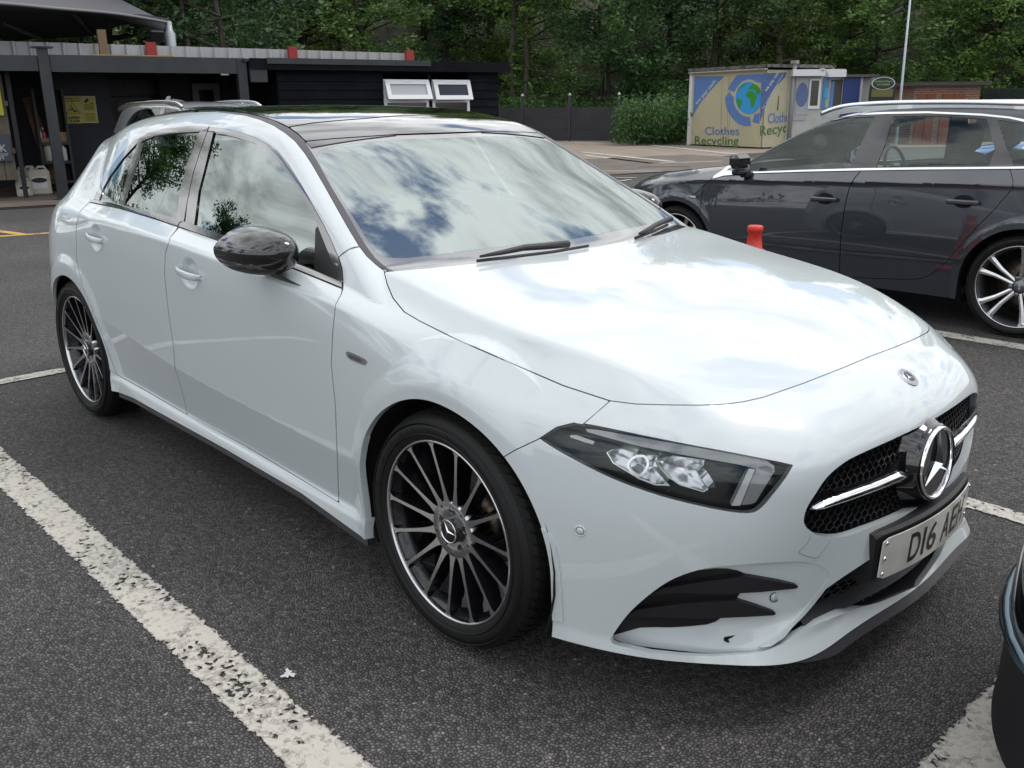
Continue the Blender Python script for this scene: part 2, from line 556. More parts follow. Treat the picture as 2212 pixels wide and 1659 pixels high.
class CarSurf:
    """near half (y<0) of a symmetric car skin found from an implicit function F(x, |y|, z) and cut into panels"""
    def __init__(self, F, lo, hi, h, carve=None):
        self.F = F
        V, Q = surface_nets(F, (lo[0], -h / 2, lo[2]), (hi[0], hi[1], hi[2]), h)
        mid = V[:, 1] < h / 2 + 1e-6
        c = V[Q].mean(1); n = np.cross(V[Q[:, 2]] - V[Q[:, 0]], V[Q[:, 3]] - V[Q[:, 1]])
        idx = np.random.RandomState(0).choice(len(Q), min(2000, len(Q)), False)
        g = grad(F, c[idx])
        if ((g * n[idx]).sum(1) > 0).mean() < .5: Q = Q[:, ::-1]
        V[mid, 1] = 0
        V = newton(F, V, 5); V[mid, 1] = 0
        self.V = V; self.T = tri(Q)          # in (x, w, z), w = |y|

    def px(self, V): 
        P = V.copy(); P[:, 1] *= -1
        return to_px(P)

    def cut(self, ins=(), outs=(), fields=(), gap=0.0, sub=0, pre=None, disp=None, off=0.0):
        """ins / outs: outlines in calibration-image pixels; fields: functions of (x,w,z) kept where > 0"""
        V, T = self.V, self.T
        flat = self.px
        def dpx(V):
            if disp is None and not off: return flat(V)
            return flat(V + self.normals(V) * ((disp(V) if disp is not None else 0) + off)[:, None] if disp is not None else V + self.normals(V) * off)
        if pre is not None:
            k = pre(V)[T].all(1); T = T[k]; V, T, _ = compact(V, T)
        for p in ins:
            q, z = self.px(V); p = np.array(p, float)
            lo_, hi_ = p.min(0) - 60, p.max(0) + 60
            k = ((q > lo_) & (q < hi_)).all(1)[T].any(1); T = T[k]; V, T, _ = compact(V, T)
        for _ in range(sub):
            for p in ins:
                q, z = self.px(V); p = np.array(p, float)
                k = (sdpoly(q, p) > (-12 if disp is None and abs(off) < .008 else -50))[T].any(1); T = T[k]; V, T, _ = compact(V, T)
            V, T = subdiv(V, T)
            m = V[:, 1] < 1e-5
            V = newton(self.F, V, 2); V[m, 1] = 0
        for p in ins:
            q, z = dpx(V); V, T = clip(V, T, sdpoly(q, p) * z / CQ[6] - gap)
        for p in outs:
            q, z = dpx(V); V, T = clip(V, T, -sdpoly(q, p) * z / CQ[6] - gap)
        for fn in fields:
            V, T = clip(V, T, fn(V))
        return V, T

    def normals(self, V):
        g = grad(self.F, V); g[V[:, 1] < 1e-6, 1] = 0
        return g / np.linalg.norm(g, axis=1, keepdims=True)

    def panel(self, name, m, parent, VT, off=0.0, flange=.014, side='near', disp=None, dirn=None, recompute=False):
        """turn a cut (V,T) into an object.  side: near, far or both"""
        V, T = VT
        if len(T) == 0: print('EMPTY', name); return None
        N_ = self.normals(V)
        NB = N_
        if disp is not None: V = V + N_ * disp(V)[:, None]
        if off: V = V + N_ * off
        if disp is not None or recompute:
            # tilt the exact normals by the slope of the displacement
            e = 1e-3; u = np.cross(NB, [0, 0, 1.0]); ul = np.linalg.norm(u, axis=1, keepdims=True); u = np.where(ul > .05, u / np.maximum(ul, 1e-9), [[0, 1.0, 0]])
            v = np.cross(NB, u); B0 = V - NB * disp(V - NB * 0)[:, None] * 0
            P0 = VT[0]
            du = (disp(P0 + u * e) - disp(P0 - u * e)) / (2 * e); dv = (disp(P0 + v * e) - disp(P0 - v * e)) / (2 * e)
            N_ = NB - u * du[:, None] - v * dv[:, None]; N_ /= np.linalg.norm(N_, axis=1, keepdims=True); N_[P0[:, 1] < 1e-6, 1] = 0
        if False:
            fn = np.cross(V[T[:, 1]] - V[T[:, 0]], V[T[:, 2]] - V[T[:, 0]])
            M_ = np.zeros_like(V)
            for i in range(3): np.add.at(M_, T[:, i], fn)
            nn = M_ / np.maximum(np.linalg.norm(M_, axis=1, keepdims=True), 1e-12)
            nn[V[:, 1] < 1e-6, 1] = 0; nn /= np.maximum(np.linalg.norm(nn, axis=1, keepdims=True), 1e-9)
            N_ = nn
        Vs, Ts, Ns = [V], [T], [N_]
        if flange:
            E = boundary(T)
            E = E[~((V[E[:, 0], 1] < 1e-5) & (V[E[:, 1], 1] < 1e-5))]
            if len(E):
                u, inv = np.unique(E.ravel(), return_inverse=True); inv = inv.reshape(E.shape)
                d = N_[u] if dirn is None else np.tile(np.array(dirn, float), (len(u), 1))
                A = V[u]; B = V[u] - d * flange
                m_ = A[:, 1] < 1e-5; B[m_, 1] = 0
                n = len(u)
                F2 = np.concatenate([np.stack([inv[:, 1], inv[:, 0], inv[:, 0] + n], 1), np.stack([inv[:, 1], inv[:, 0] + n, inv[:, 1] + n], 1)])
                P2 = np.concatenate([A, B])
                fn = np.cross(P2[F2[:, 1]] - P2[F2[:, 0]], P2[F2[:, 2]] - P2[F2[:, 0]])
                M_ = np.zeros_like(P2)
                for i in range(3): np.add.at(M_, F2[:, i], fn)
                nn = M_ / np.maximum(np.linalg.norm(M_, axis=1, keepdims=True), 1e-12)
                Vs.append(P2); Ts.append(F2 + len(V)); Ns.append(nn)
        V = np.concatenate(Vs); T = np.concatenate(Ts); N_ = np.concatenate(Ns)
        near = V * [1, -1, 1]; nn = N_ * [1, -1, 1]; Tn = T[:, ::-1]
        if side == 'near': a, b, c = near, Tn, nn
        elif side == 'far': a, b, c = V, T, N_
        else:
            a = np.concatenate([near, V]); b = np.concatenate([Tn, T + len(V)]); c = np.concatenate([nn, N_])
            cen = np.where(np.abs(a[:, 1]) < 1e-6)[0]      # weld the centre seam
            if len(cen):
                nb = len(V); half = cen[cen < nb]; mp = np.arange(len(a)); mp[half + nb] = half; b = mp[b]
                a, b, uu = compact(a, b); c = c[uu]
        me = mesh_np(name, a, b, c)
        return link(name, me, m, parent)


def far_poly_loop(*a): return a


# ------------------------------------------------------------------ paints
def paint(name, col, flake=.0, metal=0.0, rough=.35, orange=True):
    m = mat(name, col, rough=rough, metal=metal, coat=1.0, coat_rough=.015, spec=.5)
    t = m.node_tree; b = t.nodes['Principled BSDF']
    b.inputs['Coat IOR'].default_value = 1.62
    if flake:
        co = t.nodes.new('ShaderNodeTexCoord'); vo = t.nodes.new('ShaderNodeTexNoise'); vo.inputs['Scale'].default_value = 900
        vo.inputs['Detail'].default_value = 1
        t.links.new(co.outputs['Object'], vo.inputs['Vector'])
        mr = t.nodes.new('ShaderNodeMapRange'); mr.inputs['To Min'].default_value = 1 - flake; mr.inputs['To Max'].default_value = 1 + flake
        mr.inputs['From Min'].default_value = .3; mr.inputs['From Max'].default_value = .7
        t.links.new(vo.outputs['Fac'], mr.inputs['Value'])
        mi = t.nodes.new('ShaderNodeMix'); mi.data_type = 'RGBA'; mi.blend_type = 'MULTIPLY'; mi.inputs['Factor'].default_value = 1
        mi.inputs['A'].default_value = (*col, 1)
        t.links.new(mr.outputs[0], mi.inputs['B']); t.links.new(mi.outputs['Result'], b.inputs['Base Color'])
    return m


WHITE = paint('white_paint', (.55, .60, .612), flake=.05, rough=.4)
BLACKG = mat('gloss_black', (.006, .006, .007), rough=.08, coat=1.0, coat_rough=.01)
BLACKP = mat('black_plastic', (.009, .009, .011), rough=.5, bump=(900, .15, .0005))
GREYP = mat('grey_trim', (.035, .033, .038), rough=.42, spec=.8)
FRAMEG = mat('window_frame_gloss', (.02, .02, .022), rough=.12, coat=1.0, coat_rough=.05, ior=2.2, spec=.8)
RUBBER = mat('rubber', (.006, .006, .006), rough=.6, spec=.35)
DARK = mat('dark_liner', (.004, .004, .005), rough=.9)
CHROME = mat('chrome', (.85, .86, .88), rough=.06, metal=1.0)
ALU = mat('machined_alloy', (.62, .63, .65), rough=.22, metal=1.0, bump=(1400, .1, .0003))
ALUD = mat('black_alloy', (.005, .005, .007), rough=.25, coat=.4)
INTER = mat('cabin_black', (.012, .012, .013), rough=.7)
INTERG = mat('cabin_grey', (.05, .055, .055), rough=.6)


def glass(name, tint=(.6, .75, .7), ior=1.9, alpha=.35, rough=.0):
    """thin car glass: glossy coat over a tinted see-through sheet"""
    m = bpy.data.materials.new(name); m.use_nodes = True; t = m.node_tree; t.nodes.clear()
    o = t.nodes.new('ShaderNodeOutputMaterial'); tr = t.nodes.new('ShaderNodeBsdfTransparent'); gl = t.nodes.new('ShaderNodeBsdfGlossy')
    tr.inputs[0].default_value = (*[c * alpha for c in tint], 1); gl.inputs['Roughness'].default_value = rough
    gl.inputs[0].default_value = (.9, 1.0, .97, 1)
    fr = t.nodes.new('ShaderNodeFresnel'); fr.inputs[0].default_value = ior
    mx_ = t.nodes.new('ShaderNodeMixShader')
    t.links.new(fr.outputs[0], mx_.inputs[0]); t.links.new(tr.outputs[0], mx_.inputs[1]); t.links.new(gl.outputs[0], mx_.inputs[2])
    t.links.new(mx_.outputs[0], o.inputs[0])
    MATS[name] = m
    return m


GLASS_WS = glass('windscreen_glass', (.75, .95, .88), ior=4.2, alpha=.55)
GLASS_SIDE = glass('side_glass', (.7, .9, .84), ior=3.6, alpha=.5)
GLASS_PRIV = glass('privacy_glass', (.5, .55, .6), ior=3.3, alpha=.12)
GLASS_LAMP = glass('lamp_glass', (1, 1, 1), ior=1.45, alpha=.92)

# ------------------------------------------------------------------ hero hatchback skin
XF, XR = 0.0, -2.729
SREF = .885


def s_of(x, w):
    """arc-like station coordinate round the body: 0 at the front axle, +1.39 nose centre, -4.2 tail centre"""
    xf = np.maximum(x, 0); af = np.arctan2(xf, np.maximum(w, 1e-6))
    xr = np.maximum(-2.85 - x, 0); ar = np.arctan2(xr, np.maximum(w, 1e-6))
    s = np.where(x > 0, SREF * af, np.where(x < -2.85, -2.85 - .87 * ar, x))
    r = np.where(x > 0, np.hypot(xf, w), np.where(x < -2.85, np.hypot(xr, w), w))
    return s, r


ST = [-4.217, -3.75, -3.3, -2.85, -2.35, -1.6, -1.0, -.5, -.2, 0, .229, .409, .634, .755, .93, 1.06, 1.39]
#      top / crease        shut / mid         shoulder           upper mid        bulge            low crease       bottom in        lip top          lip
KN = [
    [(1.02, .60), (1.01, .61), (.97, .68), (.90, .71), (.75, .73), (.55, .73), (.30, .71), (.28, .71), (.20, .69)],
    [(1.02, .70), (1.01, .71), (.97, .78), (.90, .81), (.75, .84), (.55, .84), (.30, .82), (.28, .82), (.20, .80)],
    [(1.03, .745), (1.02, .755), (.975, .815), (.90, .85), (.75, .875), (.55, .88), (.30, .86), (.28, .862), (.20, .85)],
    [(1.04, .755), (1.03, .765), (.985, .828), (.90, .862), (.75, .882), (.55, .886), (.30, .865), (.28, .868), (.20, .86)],
    [(1.045, .76), (1.035, .785), (.985, .864), (.90, .880), (.72, .888), (.54, .884), (.285, .850), (.270, .868), (.205, .872)],
    [(1.015, .785), (1.005, .808), (.962, .876), (.88, .886), (.70, .892), (.472, .886), (.264, .846), (.248, .868), (.205, .874)],
    [(.985, .780), (.968, .806), (.930, .876), (.86, .887), (.68, .893), (.447, .887), (.252, .846), (.236, .868), (.195, .874)],
    [(.965, .735), (.930, .79), (.897, .868), (.84, .882), (.68, .892), (.432, .886), (.243, .848), (.228, .868), (.187, .874)],
    [(.937, .726), (.868, .785), (.846, .842), (.80, .868), (.68, .888), (.43, .888), (.24, .855), (.222, .870), (.18, .874)],
    [(.904, .723), (.838, .775), (.802, .815), (.75, .858), (.66, .882), (.44, .890), (.25, .872), (.21, .876), (.175, .878)],
    [(.879, .730), (.806, .785), (.770, .835), (.72, .877), (.62, .906), (.45, .912), (.25, .905), (.205, .905), (.172, .905)],
    [(.855, .751), (.785, .820), (.745, .862), (.69, .900), (.60, .925), (.45, .932), (.25, .922), (.205, .920), (.170, .924)],
    [(.807, .805), (.775, .850), (.740, .888), (.68, .934), (.58, .962), (.45, .966), (.25, .950), (.205, .948), (.170, .956)],
    [(.774, .844), (.750, .874), (.720, .908), (.67, .946), (.58, .970), (.43, .972), (.25, .955), (.210, .960), (.172, .974)],
    [(.70, .925), (.680, .938), (.655, .950), (.62, .960), (.55, .966), (.42, .955), (.28, .950), (.214, .970), (.176, .990)],
    [(.72, .885), (.700, .900), (.670, .918), (.63, .930), (.55, .936), (.42, .936), (.33, .944), (.225, .932), (.190, .952)],
    [(.735, .84), (.715, .858), (.685, .878), (.64, .890), (.58, .894), (.42, .900), (.345, .922), (.228, .893), (.196, .912)]]
_K = []
_rad = [None, .03, .022, .07, .14, .010, .012, .008, None]
for i in range(9):
    _K.append((Spl(ST, [k[i][0] for k in KN]), Spl(ST, [k[i][1] for k in KN])))
_rs = Spl([-4.5, -2.9, -2.3, -.4, -.1, .1, .3, 1.4], [.05, .03, .018, .018, .03, .05, .06, .05])
_r5 = Spl([-4.3, -2.9, -2.4, -.5, -.3, .1, 1.4], [.05, .03, .008, .008, .02, .08, .08])
_r1 = Spl([-4.3, -.6, -.3, 0, .3, 1.4], [.02, .02, .03, .05, .05, .04])
HK = [(_K[8][0], _K[8][1], 0), (_K[7][0], _K[7][1], .010), (_K[6][0], _K[6][1], .012), (_K[5][0], _K[5][1], _r5),
      (_K[4][0], _K[4][1], .13), (_K[3][0], _K[3][1], .05), (_K[2][0], _K[2][1], _rs), (_K[1][0], _K[1][1], _r1), (_K[0][0], _K[0][1], 0)]

T_BON = Spl([-.6, -.45, -.30, 0, .2, .335, .53, .636, .715, .80, .87, .93], [1.03, 1.01, .980, .938, .905, .883, .838, .811, .791, .768, .742, .715])
WC = Spl([-.6, -.35, -.2, 0, .187, .335, .529, .636, .8, .9], [.735, .729, .726, .723, .706, .672, .607, .556, .50, .45])
ZC = Spl([-.6, -.35, -.2, 0, .187, .335, .529, .636, .8, .9], [.985, .963, .937, .904, .879, .855, .807, .774, .70, .66])
K_TOP = Spl([-.6, -.2, .3, .62, .75, .85, 1.1, 1.4], [.012, .012, .012, .012, .03, .05, .07, .08])
T_GH = Spl([-.25, -.45, -.65, -.85, -1.03, -1.1, -1.2, -1.35, -1.5, -1.7, -1.9, -2.2, -2.6, -3.0, -3.3, -3.5],
           [.955, 1.060, 1.160, 1.252, 1.331, 1.357, 1.383, 1.408, 1.4245, 1.437, 1.441, 1.434, 1.405, 1.348, 1.275, 1.215])
CRW = Spl([-.2, -.7, -1.03, -1.2, -1.4, -1.7, -2.6, -3.4], [.157, .15, .115, .075, .055, .05, .06, .09])
GP = Spl([-.2, -.5, -.9, -1.2, -1.7, -2.2, -2.6, -3.0, -3.4], [-.07, -.045, -.028, -.010, 0, -.012, -.045, -.135, -.25])


def F_lower(P):
    x, w, z = P[:, 0], np.abs(P[:, 1]), P[:, 2]
    s, r = s_of(x, w)
    d = profile(z, s, HK)
    for cx, cap in ((XF, .892), (XR, .890)):
        rho = np.hypot(x - cx, z - .331)
        fl = cap - .003 - .9 * ramp(rho - .424, .03) - 6 * np.maximum(rho - .52, 0) - .3 * np.maximum(.425 - rho, 0) * 0
        fl = np.where((rho < .6) & (z > .18), fl, 0.0)
        fade = np.clip((.42 - np.abs(x - cx)) / .10, 0, 1)
        fl = fl - .03 * (1 - fade)
        d = smax(d, fl, .032)
    side = r - d
    zt = T_BON(x); wc = np.maximum(WC(x), .3); zc = ZC(x)
    crown = np.clip(zt - zc, .0, .2)
    top = z - (zt - crown * np.minimum((w / wc) ** 2, 3.0))
    k = K_TOP(np.clip(s, -.6, 1.4))
    return smax(side, top, k)


def F_house(P):
    x, w, z = P[:, 0], np.abs(P[:, 1]), P[:, 2]
    zz = z - 1.0
    gs = .812 - .50 * zz - .12 * zz * np.abs(zz) + GP(x)
    side = (w - gs) * .88 + 2.2 * np.maximum(.90 + .035 * np.clip(-x - .5, 0, 3) - z, 0)
    top = z - (T_GH(x) - CRW(x) * w * w)
    rear = (-(x + 3.20) - .45 * (1.27 - z)) * .9
    rear = rear + .12 * w * w
    k = np.interp(x, [-2.2, -1.6, -1.1, -.6], [.10, .085, .05, .02])
    return smax(smax(side, top, k), rear, .05)


def F_hero(P):
    x = P[:, 0]
    a = F_lower(P); b = F_house(P)
    k = np.interp(x, [-2.9, -2.6, -2.3, -.5], [.10, .05, .006, .006])
    return smin(a, b, k)


def arc_field(cx, r0, flat=1.0, cz=.331, bx=0.0):
    """positive outside a wheel arch opening"""
    return lambda V: np.where(V[:, 2] < cz, np.abs(V[:, 0] - cx - bx) * flat - r0, np.hypot((V[:, 0] - cx - bx) * flat, V[:, 2] - cz) - r0)


# ------- outlines read off the photograph (calibration pixels of the near side); every one is cut from the 3-D skin
O_DLO = [(201.5, 431), (207.4, 417), (220.6, 390.5), (238.3, 361), (260.3, 331.7), (289.7, 303.8), (319, 287.6), (348.5, 279.5), (401.6, 272.2),
         (451.5, 273.8), (487.7, 278.3), (518.8, 284.5), (550, 296), (581, 312.5), (601.8, 329), (622.6, 354), (652.7, 401.6), (673, 437.7),
         (700.8, 487.5), (717.4, 522), (731.3, 555.3), (739.6, 581.6), (741.5, 609)]
O_BELT_U = [(197, 431.7), (260.3, 441), (333, 458), (378, 471.4), (427, 488), (520, 520), (600, 551), (648, 573), (741, 609)]
O_BELT_L = [(192.7, 436.9), (260.3, 450.8), (333.8, 472.9), (385.3, 489.8), (427, 504), (520, 537), (600, 567), (645.5, 585), (687, 602), (739.6, 623.8)]
P_DLO = np.array(O_DLO + O_BELT_U[::-1][1:-1])
P_BELT = np.array(O_BELT_U + O_BELT_L[::-1])
SEAM_B = [(452.3, 274.5), (448.4, 283.9), (432.8, 326.7), (417.3, 376.5), (404.8, 437), (400, 480)]
O_FRAME_IN_F = [(467.8, 290), (487.7, 291.8), (518.8, 300), (550, 310.4), (581, 330), (601.8, 352), (622.6, 378), (637, 401.6), (645.5, 414), (673, 459.8), (687, 491.6), (731, 601), (640, 567), (520, 521), (427.4, 486.5), (435.9, 413.8), (448.4, 364)]
O_FRAME_IN_R = [(307.4, 305.2), (333.8, 295), (365, 289.5), (401.6, 286.5), (431.3, 285.2), (405, 351.6), (391, 400), (380, 470.5), (330, 457), (264.5, 442)]
O_QGLASS = [(296, 310.5), (267.7, 340.5), (238.3, 380), (223.6, 406.7), (214, 433.5), (256.6, 440.5)]
O_SHUT = [(829.5, 587), (836, 613), (849, 644), (873, 673.5), (906, 693), (984, 732), (1100, 782.5), (1217, 833), (1318, 866), (1373, 873), (1450, 875), (1510, 875.5), (1567, 873.5), (1609, 867.5),
          (1650, 858), (1736, 828), (1823, 794), (1909, 757.5), (1978, 730), (2018, 705.6)]
P_BONNET = np.array(O_SHUT + [(2060, 640), (1600, 440), (1480, 488.5), (1373, 518.5), (1256, 537.5), (1042, 567), (940, 577)])
O_STRIP_OUT = [(487.7, 243.5), (529, 249), (560.3, 257.5), (591.5, 271), (617.4, 287.6), (638, 305), (658.9, 331), (674.5, 355), (701.5, 401.6), (728.5, 450), (756.2, 498.5), (775.5, 530.4), (792, 552.5), (811.5, 570.5), (839.2, 586.4)]
O_STRIP_IN = [(487.7, 239.4), (529, 243), (560, 250), (591.5, 258.6), (623.6, 274.6), (643.3, 288.6), (657.9, 302), (660, 306.3), (674.5, 329), (690, 355), (715.5, 401.7), (742.3, 446), (770, 495.8), (789.4, 527.6), (811.5, 556.7), (832.3, 574.6), (853, 584.3)]
P_STRIP = np.array([(400, 236), (440, 238)] + O_STRIP_OUT + [(870, 600)] + O_STRIP_IN[::-1] + [(440, 235.5), (400, 233)])
P_WS = np.array(O_STRIP_IN[7:] + [(900, 620), (1100, 600), (1256, 560), (1500, 520), (1700, 480), (1300, 280), (1155, 288), (1002, 286.5), (859.5, 291), (717, 300.6)])
P_WSCLR = np.array([(683, 342), (685, 333), (692, 323), (706, 318), (760, 309), (859, 301), (1002, 296), (1155, 297), (1300, 290), (1700, 480), (1500, 470), (1373, 497), (1256, 512), (1100, 529), (960, 546), (875, 555.3), (839, 554), (818.4, 548.4), (804.6, 533), (783.9, 498.5), (721.6, 401.7)])
P_DEFL = np.array([(623.6, 274.6), (643.3, 288.6), (660, 305), (717, 299.6), (859.5, 290), (1002, 285.5), (1155, 287), (1400, 300), (1200, 250), (1000, 247), (850, 251), (717, 261.7), (674.5, 265.8)])
O_PSEAM = [(725, 559), (731.3, 555.3), (753.4, 538.7), (777, 532.4), (785, 531)]
O_FD_FRONT = [(741, 620), (736.9, 635.8), (724.4, 658.9), (719, 715.9), (715.5, 787), (724.4, 876), (731.5, 1072.6), (732, 1086)]
O_MIDSEAM = [(385.3, 489.8), (367.7, 512.8), (357, 548), (355.3, 591), (362.4, 662.6), (374.9, 751.8), (378.5, 798), (392.7, 841), (405, 896)]
O_SILLTOP = [(251.8, 809), (314.7, 844), (406.5, 896.5), (524.5, 960.5), (600, 1005), (731.7, 1085), (795.7, 1124.7)]
O_RD_REAR = [(192.7, 438), (172, 458), (164.5, 490), (164.5, 523.5), (166, 566), (178.7, 619.8), (207, 687.6), (228.7, 744.7), (248, 800), (251.8, 809)]
P_FDOOR = np.array([(387, 491)] + O_BELT_L[4:] + O_FD_FRONT[1:] + [(600, 1005), (524.5, 960.5), (405, 897)] + O_MIDSEAM[1:-1][::-1])
P_RDOOR = np.array(O_BELT_L[:4] + O_MIDSEAM[1:] + [(314.7, 844)] + O_RD_REAR[::-1][:-1])
P_WING = np.array([(731.3, 555.3), (753.4, 538.7), (777, 532.4), (792, 552.5), (811.5, 570.5), (829.5, 584)] + O_SHUT[1:9] + [(1288, 893), (1258, 918), (1239, 914), (1202.6, 923), (1163, 949), (1112, 973), (1077.3, 994),
                   (1040, 1010), (900, 1060), (800, 1135), (732, 1087)] + O_FD_FRONT[::-1][1:-1] + [(740.5, 624), (741, 606), (739, 581)])
P_HEAD = smooth_poly([(1166, 947), (1202.6, 923), (1239, 914), (1281, 918.6), (1384, 939.8), (1475, 958), (1565.8, 975), (1656.6, 992.8), (1712.6, 1004.9), (1696, 1033.6), (1665.7, 1073), (1644.5, 1097), (1623, 1107.8), (1584, 1106), (1520, 1094), (1429.6, 1071.5), (1323.7, 1033.6), (1232.9, 988), (1187, 961)], 3, sharp=(0, 8))
P_GRILLE = smooth_poly([(1738, 1131), (1743, 1099.9), (1763.8, 1065), (1788, 1030.7), (1822.6, 1001), (1857, 982), (1926, 951), (1995.5, 918), (2040, 895), (2200, 830), (2250, 960), (2060, 1060), (1978, 1096), (1926, 1120.6), (1874.5, 1141), (1822.6, 1158.7), (1781, 1158.7), (1757, 1150)], 4)
P_INTAKE = smooth_poly([(1319.8, 1380.7), (1336, 1354.8), (1365, 1319), (1413.9, 1277), (1462.5, 1247.8), (1527, 1228), (1608, 1220), (1689.5, 1214.7), (1738, 1215), (1775, 1225), (1790, 1245), (1779, 1262), (1745, 1305), (1715, 1340), (1690, 1366), (1665, 1388), (1650, 1396), (1620, 1405), (1540, 1411), (1406, 1404.9), (1330, 1392)], 4, sharp=(0,))
P_LOWSLOT = np.array([(1340, 1388), (1406, 1403), (1470, 1409), (1540, 1411.5), (1620, 1406), (1645, 1400), (1666.8, 1396.9), (1680, 1388), (1695.5, 1377.5), (1770.5, 1283.3), (1800, 1262), (1835.2, 1238), (1892, 1200.7), (1990, 1150), (2150, 1050), (2200, 1180), (2100, 1200), (1990, 1262), (1900, 1300), (1860, 1310), (1770, 1345), (1720, 1368), (1690, 1390), (1660, 1403), (1625, 1411), (1540, 1417), (1470, 1414.5), (1406, 1409), (1365, 1400)])
P_BUMPER = np.array([(1258, 918), (1318, 866)] + O_SHUT[9:] + [(2140, 700), (2260, 900), (2260, 1500), (1700, 1500), (1100, 1500), (1090, 1340), (1080, 1194), (1070, 1100), (1060, 1020), (1077.3, 994), (1112, 973), (1163, 949), (1202.6, 923), (1239, 914)])
# ------------------------------------------------------------------ alloy wheels
def tyre_mesh(R, rr, wd, n=96):
    """tyre revolved about local Z, outer face towards +Z; tread blocks cut by height field"""
    h = wd / 2
    prof = [(rr - .004, h - .030), (rr + .002, h - .012), (rr + .012, h - .006), (rr + .03, h - .001), (rr + .045, h), (R - .028, h - .004), (R - .016, h - .012), (R - .007, h - .024),
            (R - .002, h - .04), (R, h - .06)]
    tread = [(R + .001, v) for v in np.linspace(h - .065, -h + .065, 9)]
    prof = prof + tread + [(r, -z) for r, z in prof[::-1]]
    mb = MB(); mb.lathe(prof, n=n)
    return mb, prof


def make_wheel(name, parent, loc, R, rr, wd, style, side=-1, steer=0.0, spin=0.0, mats=None):
    """wheel with tyre, rim, spokes, hub cap and brake disc; side -1 faces -y"""
    w_ = empty(name); w_.parent = parent
    w_.location = loc
    w_.rotation_euler = Euler((PI / 2 if side < 0 else -PI / 2, 0, 0)).to_matrix().to_euler()
    w_.rotation_euler = (Matrix.Rotation(steer, 3, 'Z') @ Matrix.Rotation(PI / 2 if side < 0 else -PI / 2, 3, 'X')).to_euler()
    h = wd / 2
    mb, _ = tyre_mesh(R, rr, wd, 120)
    # tread grooves as thin dark sipes: raised blocks round the circumference
    nb = 68
    for k in range(nb):
        t = 2 * PI * k / nb
        for (z0, z1, ph) in ((h - .062, h - .022, 0.0), (.012, .044, .3), (-.044, -.012, .6), (-h + .022, -h + .062, .9)):
            a0 = t + ph * 2 * PI / nb + .1 * 2 * PI / nb; a1 = a0 + .74 * 2 * PI / nb
            sk = .012 / R * (1 if z0 > 0 else -1)
            vs = []
            for rad, zz in ((0, z0), (0, z1), (1, z0), (1, z1)):
                pass
            zs = (z0, (z0 + z1) / 2, z1)
            for zi, zz in enumerate(zs):
                edge = abs(zz) > h - .045
                ra = R + .0045 - (.0105 if abs(zz) > h - .03 else (.003 if edge else 0))
                for a in (a0 + sk * zi, a1 + sk * zi):
                    vs += [(math.cos(a) * (ra - .012), math.sin(a) * (ra - .012), zz), (math.cos(a) * ra, math.sin(a) * ra, zz)]
            f = []
            for zi in range(2):
                b = zi * 4
                f += [(b + 1, b + 3, b + 7, b + 5), (b, b + 1, b + 5, b + 4), (b + 3, b + 2, b + 6, b + 7)]
            f += [(0, 2, 3, 1), (8, 9, 11, 10)]
            mb.add(vs, f, sm=False)
    # sidewall relief rings
    for r0 in (rr + .020, rr + .05):
        mb.lathe([(r0, h - .004), (r0 + .001, h + .0012), (r0 + .0025, h + .0012), (r0 + .0035, h - .004)], 96)
    random.seed(5)
    for k in range(26):      # raised moulded bars where the sidewall lettering runs
        a = 2 * PI * k / 26 + random.uniform(-.04, .04)
        if k % 13 in (0, 1, 2, 7): continue
        ln = random.uniform(.008, .02)
        M_ = Matrix.Rotation(a, 4, 'Z') @ Matrix.Translation((rr + .036, 0, h - .0005))
        mb.box((M_ @ Vector((0, 0, 0))), (.009, ln, .0025), M=Matrix.Rotation(a, 4, 'Z'))
    mb.build('tyre', RUBBER, w_)
    # barrel
    A, D = style['face'], style['dark']
    bar = MB()
    bar.lathe([(rr - .002, h - .022), (rr - .006, h - .03), (rr - .018, h - .045), (rr - .024, h - .10), (rr - .020, -h + .02), (rr, -h + .01)], 96)
    bar.lathe([(rr - .026, -h + .015), (rr - .022, h - .10)], 96)
    bar.build('rim_barrel', D, w_)
    lip = MB()
    lip.lathe([(rr - .006, h - .026), (rr - .005, h - .015), (rr - .003, h - .011), (rr + .001, h - .010), (rr + .004, h - .014), (rr + .003, h - .026)], 120)
    lip.build('rim_lip', A, w_)
    dsk = MB()
    dsk.lathe([(.085, h - .155), (.172, h - .155), (.172, h - .178), (.085, h - .178)], 64)
    dsk.lathe([(.0, h - .12), (.08, h - .12), (.085, h - .155)], 40)
    dsk.build('brake_disc', mat('brake_steel', (.23, .19, .16), rough=.4, metal=.9, vary=(60, .8, 3, (.10, .07, .05))), w_)
    cal = MB()
    for k in range(7):
        a = R_(155) + k * R_(7)
        cal.box((math.cos(a) * .155, math.sin(a) * .155, h - .16), (.05, .03, .075), rz=a, bev=.006)
    cal.build('brake_caliper', BLACKP, w_)
    bk = MB(); bk.lathe([(.0, -h + .03), (rr - .028, -h + .03)], 48); bk.build('wheel_back', DARK, w_)
    style['spokes'](w_, rr, h, A, D, spin)
    return w_


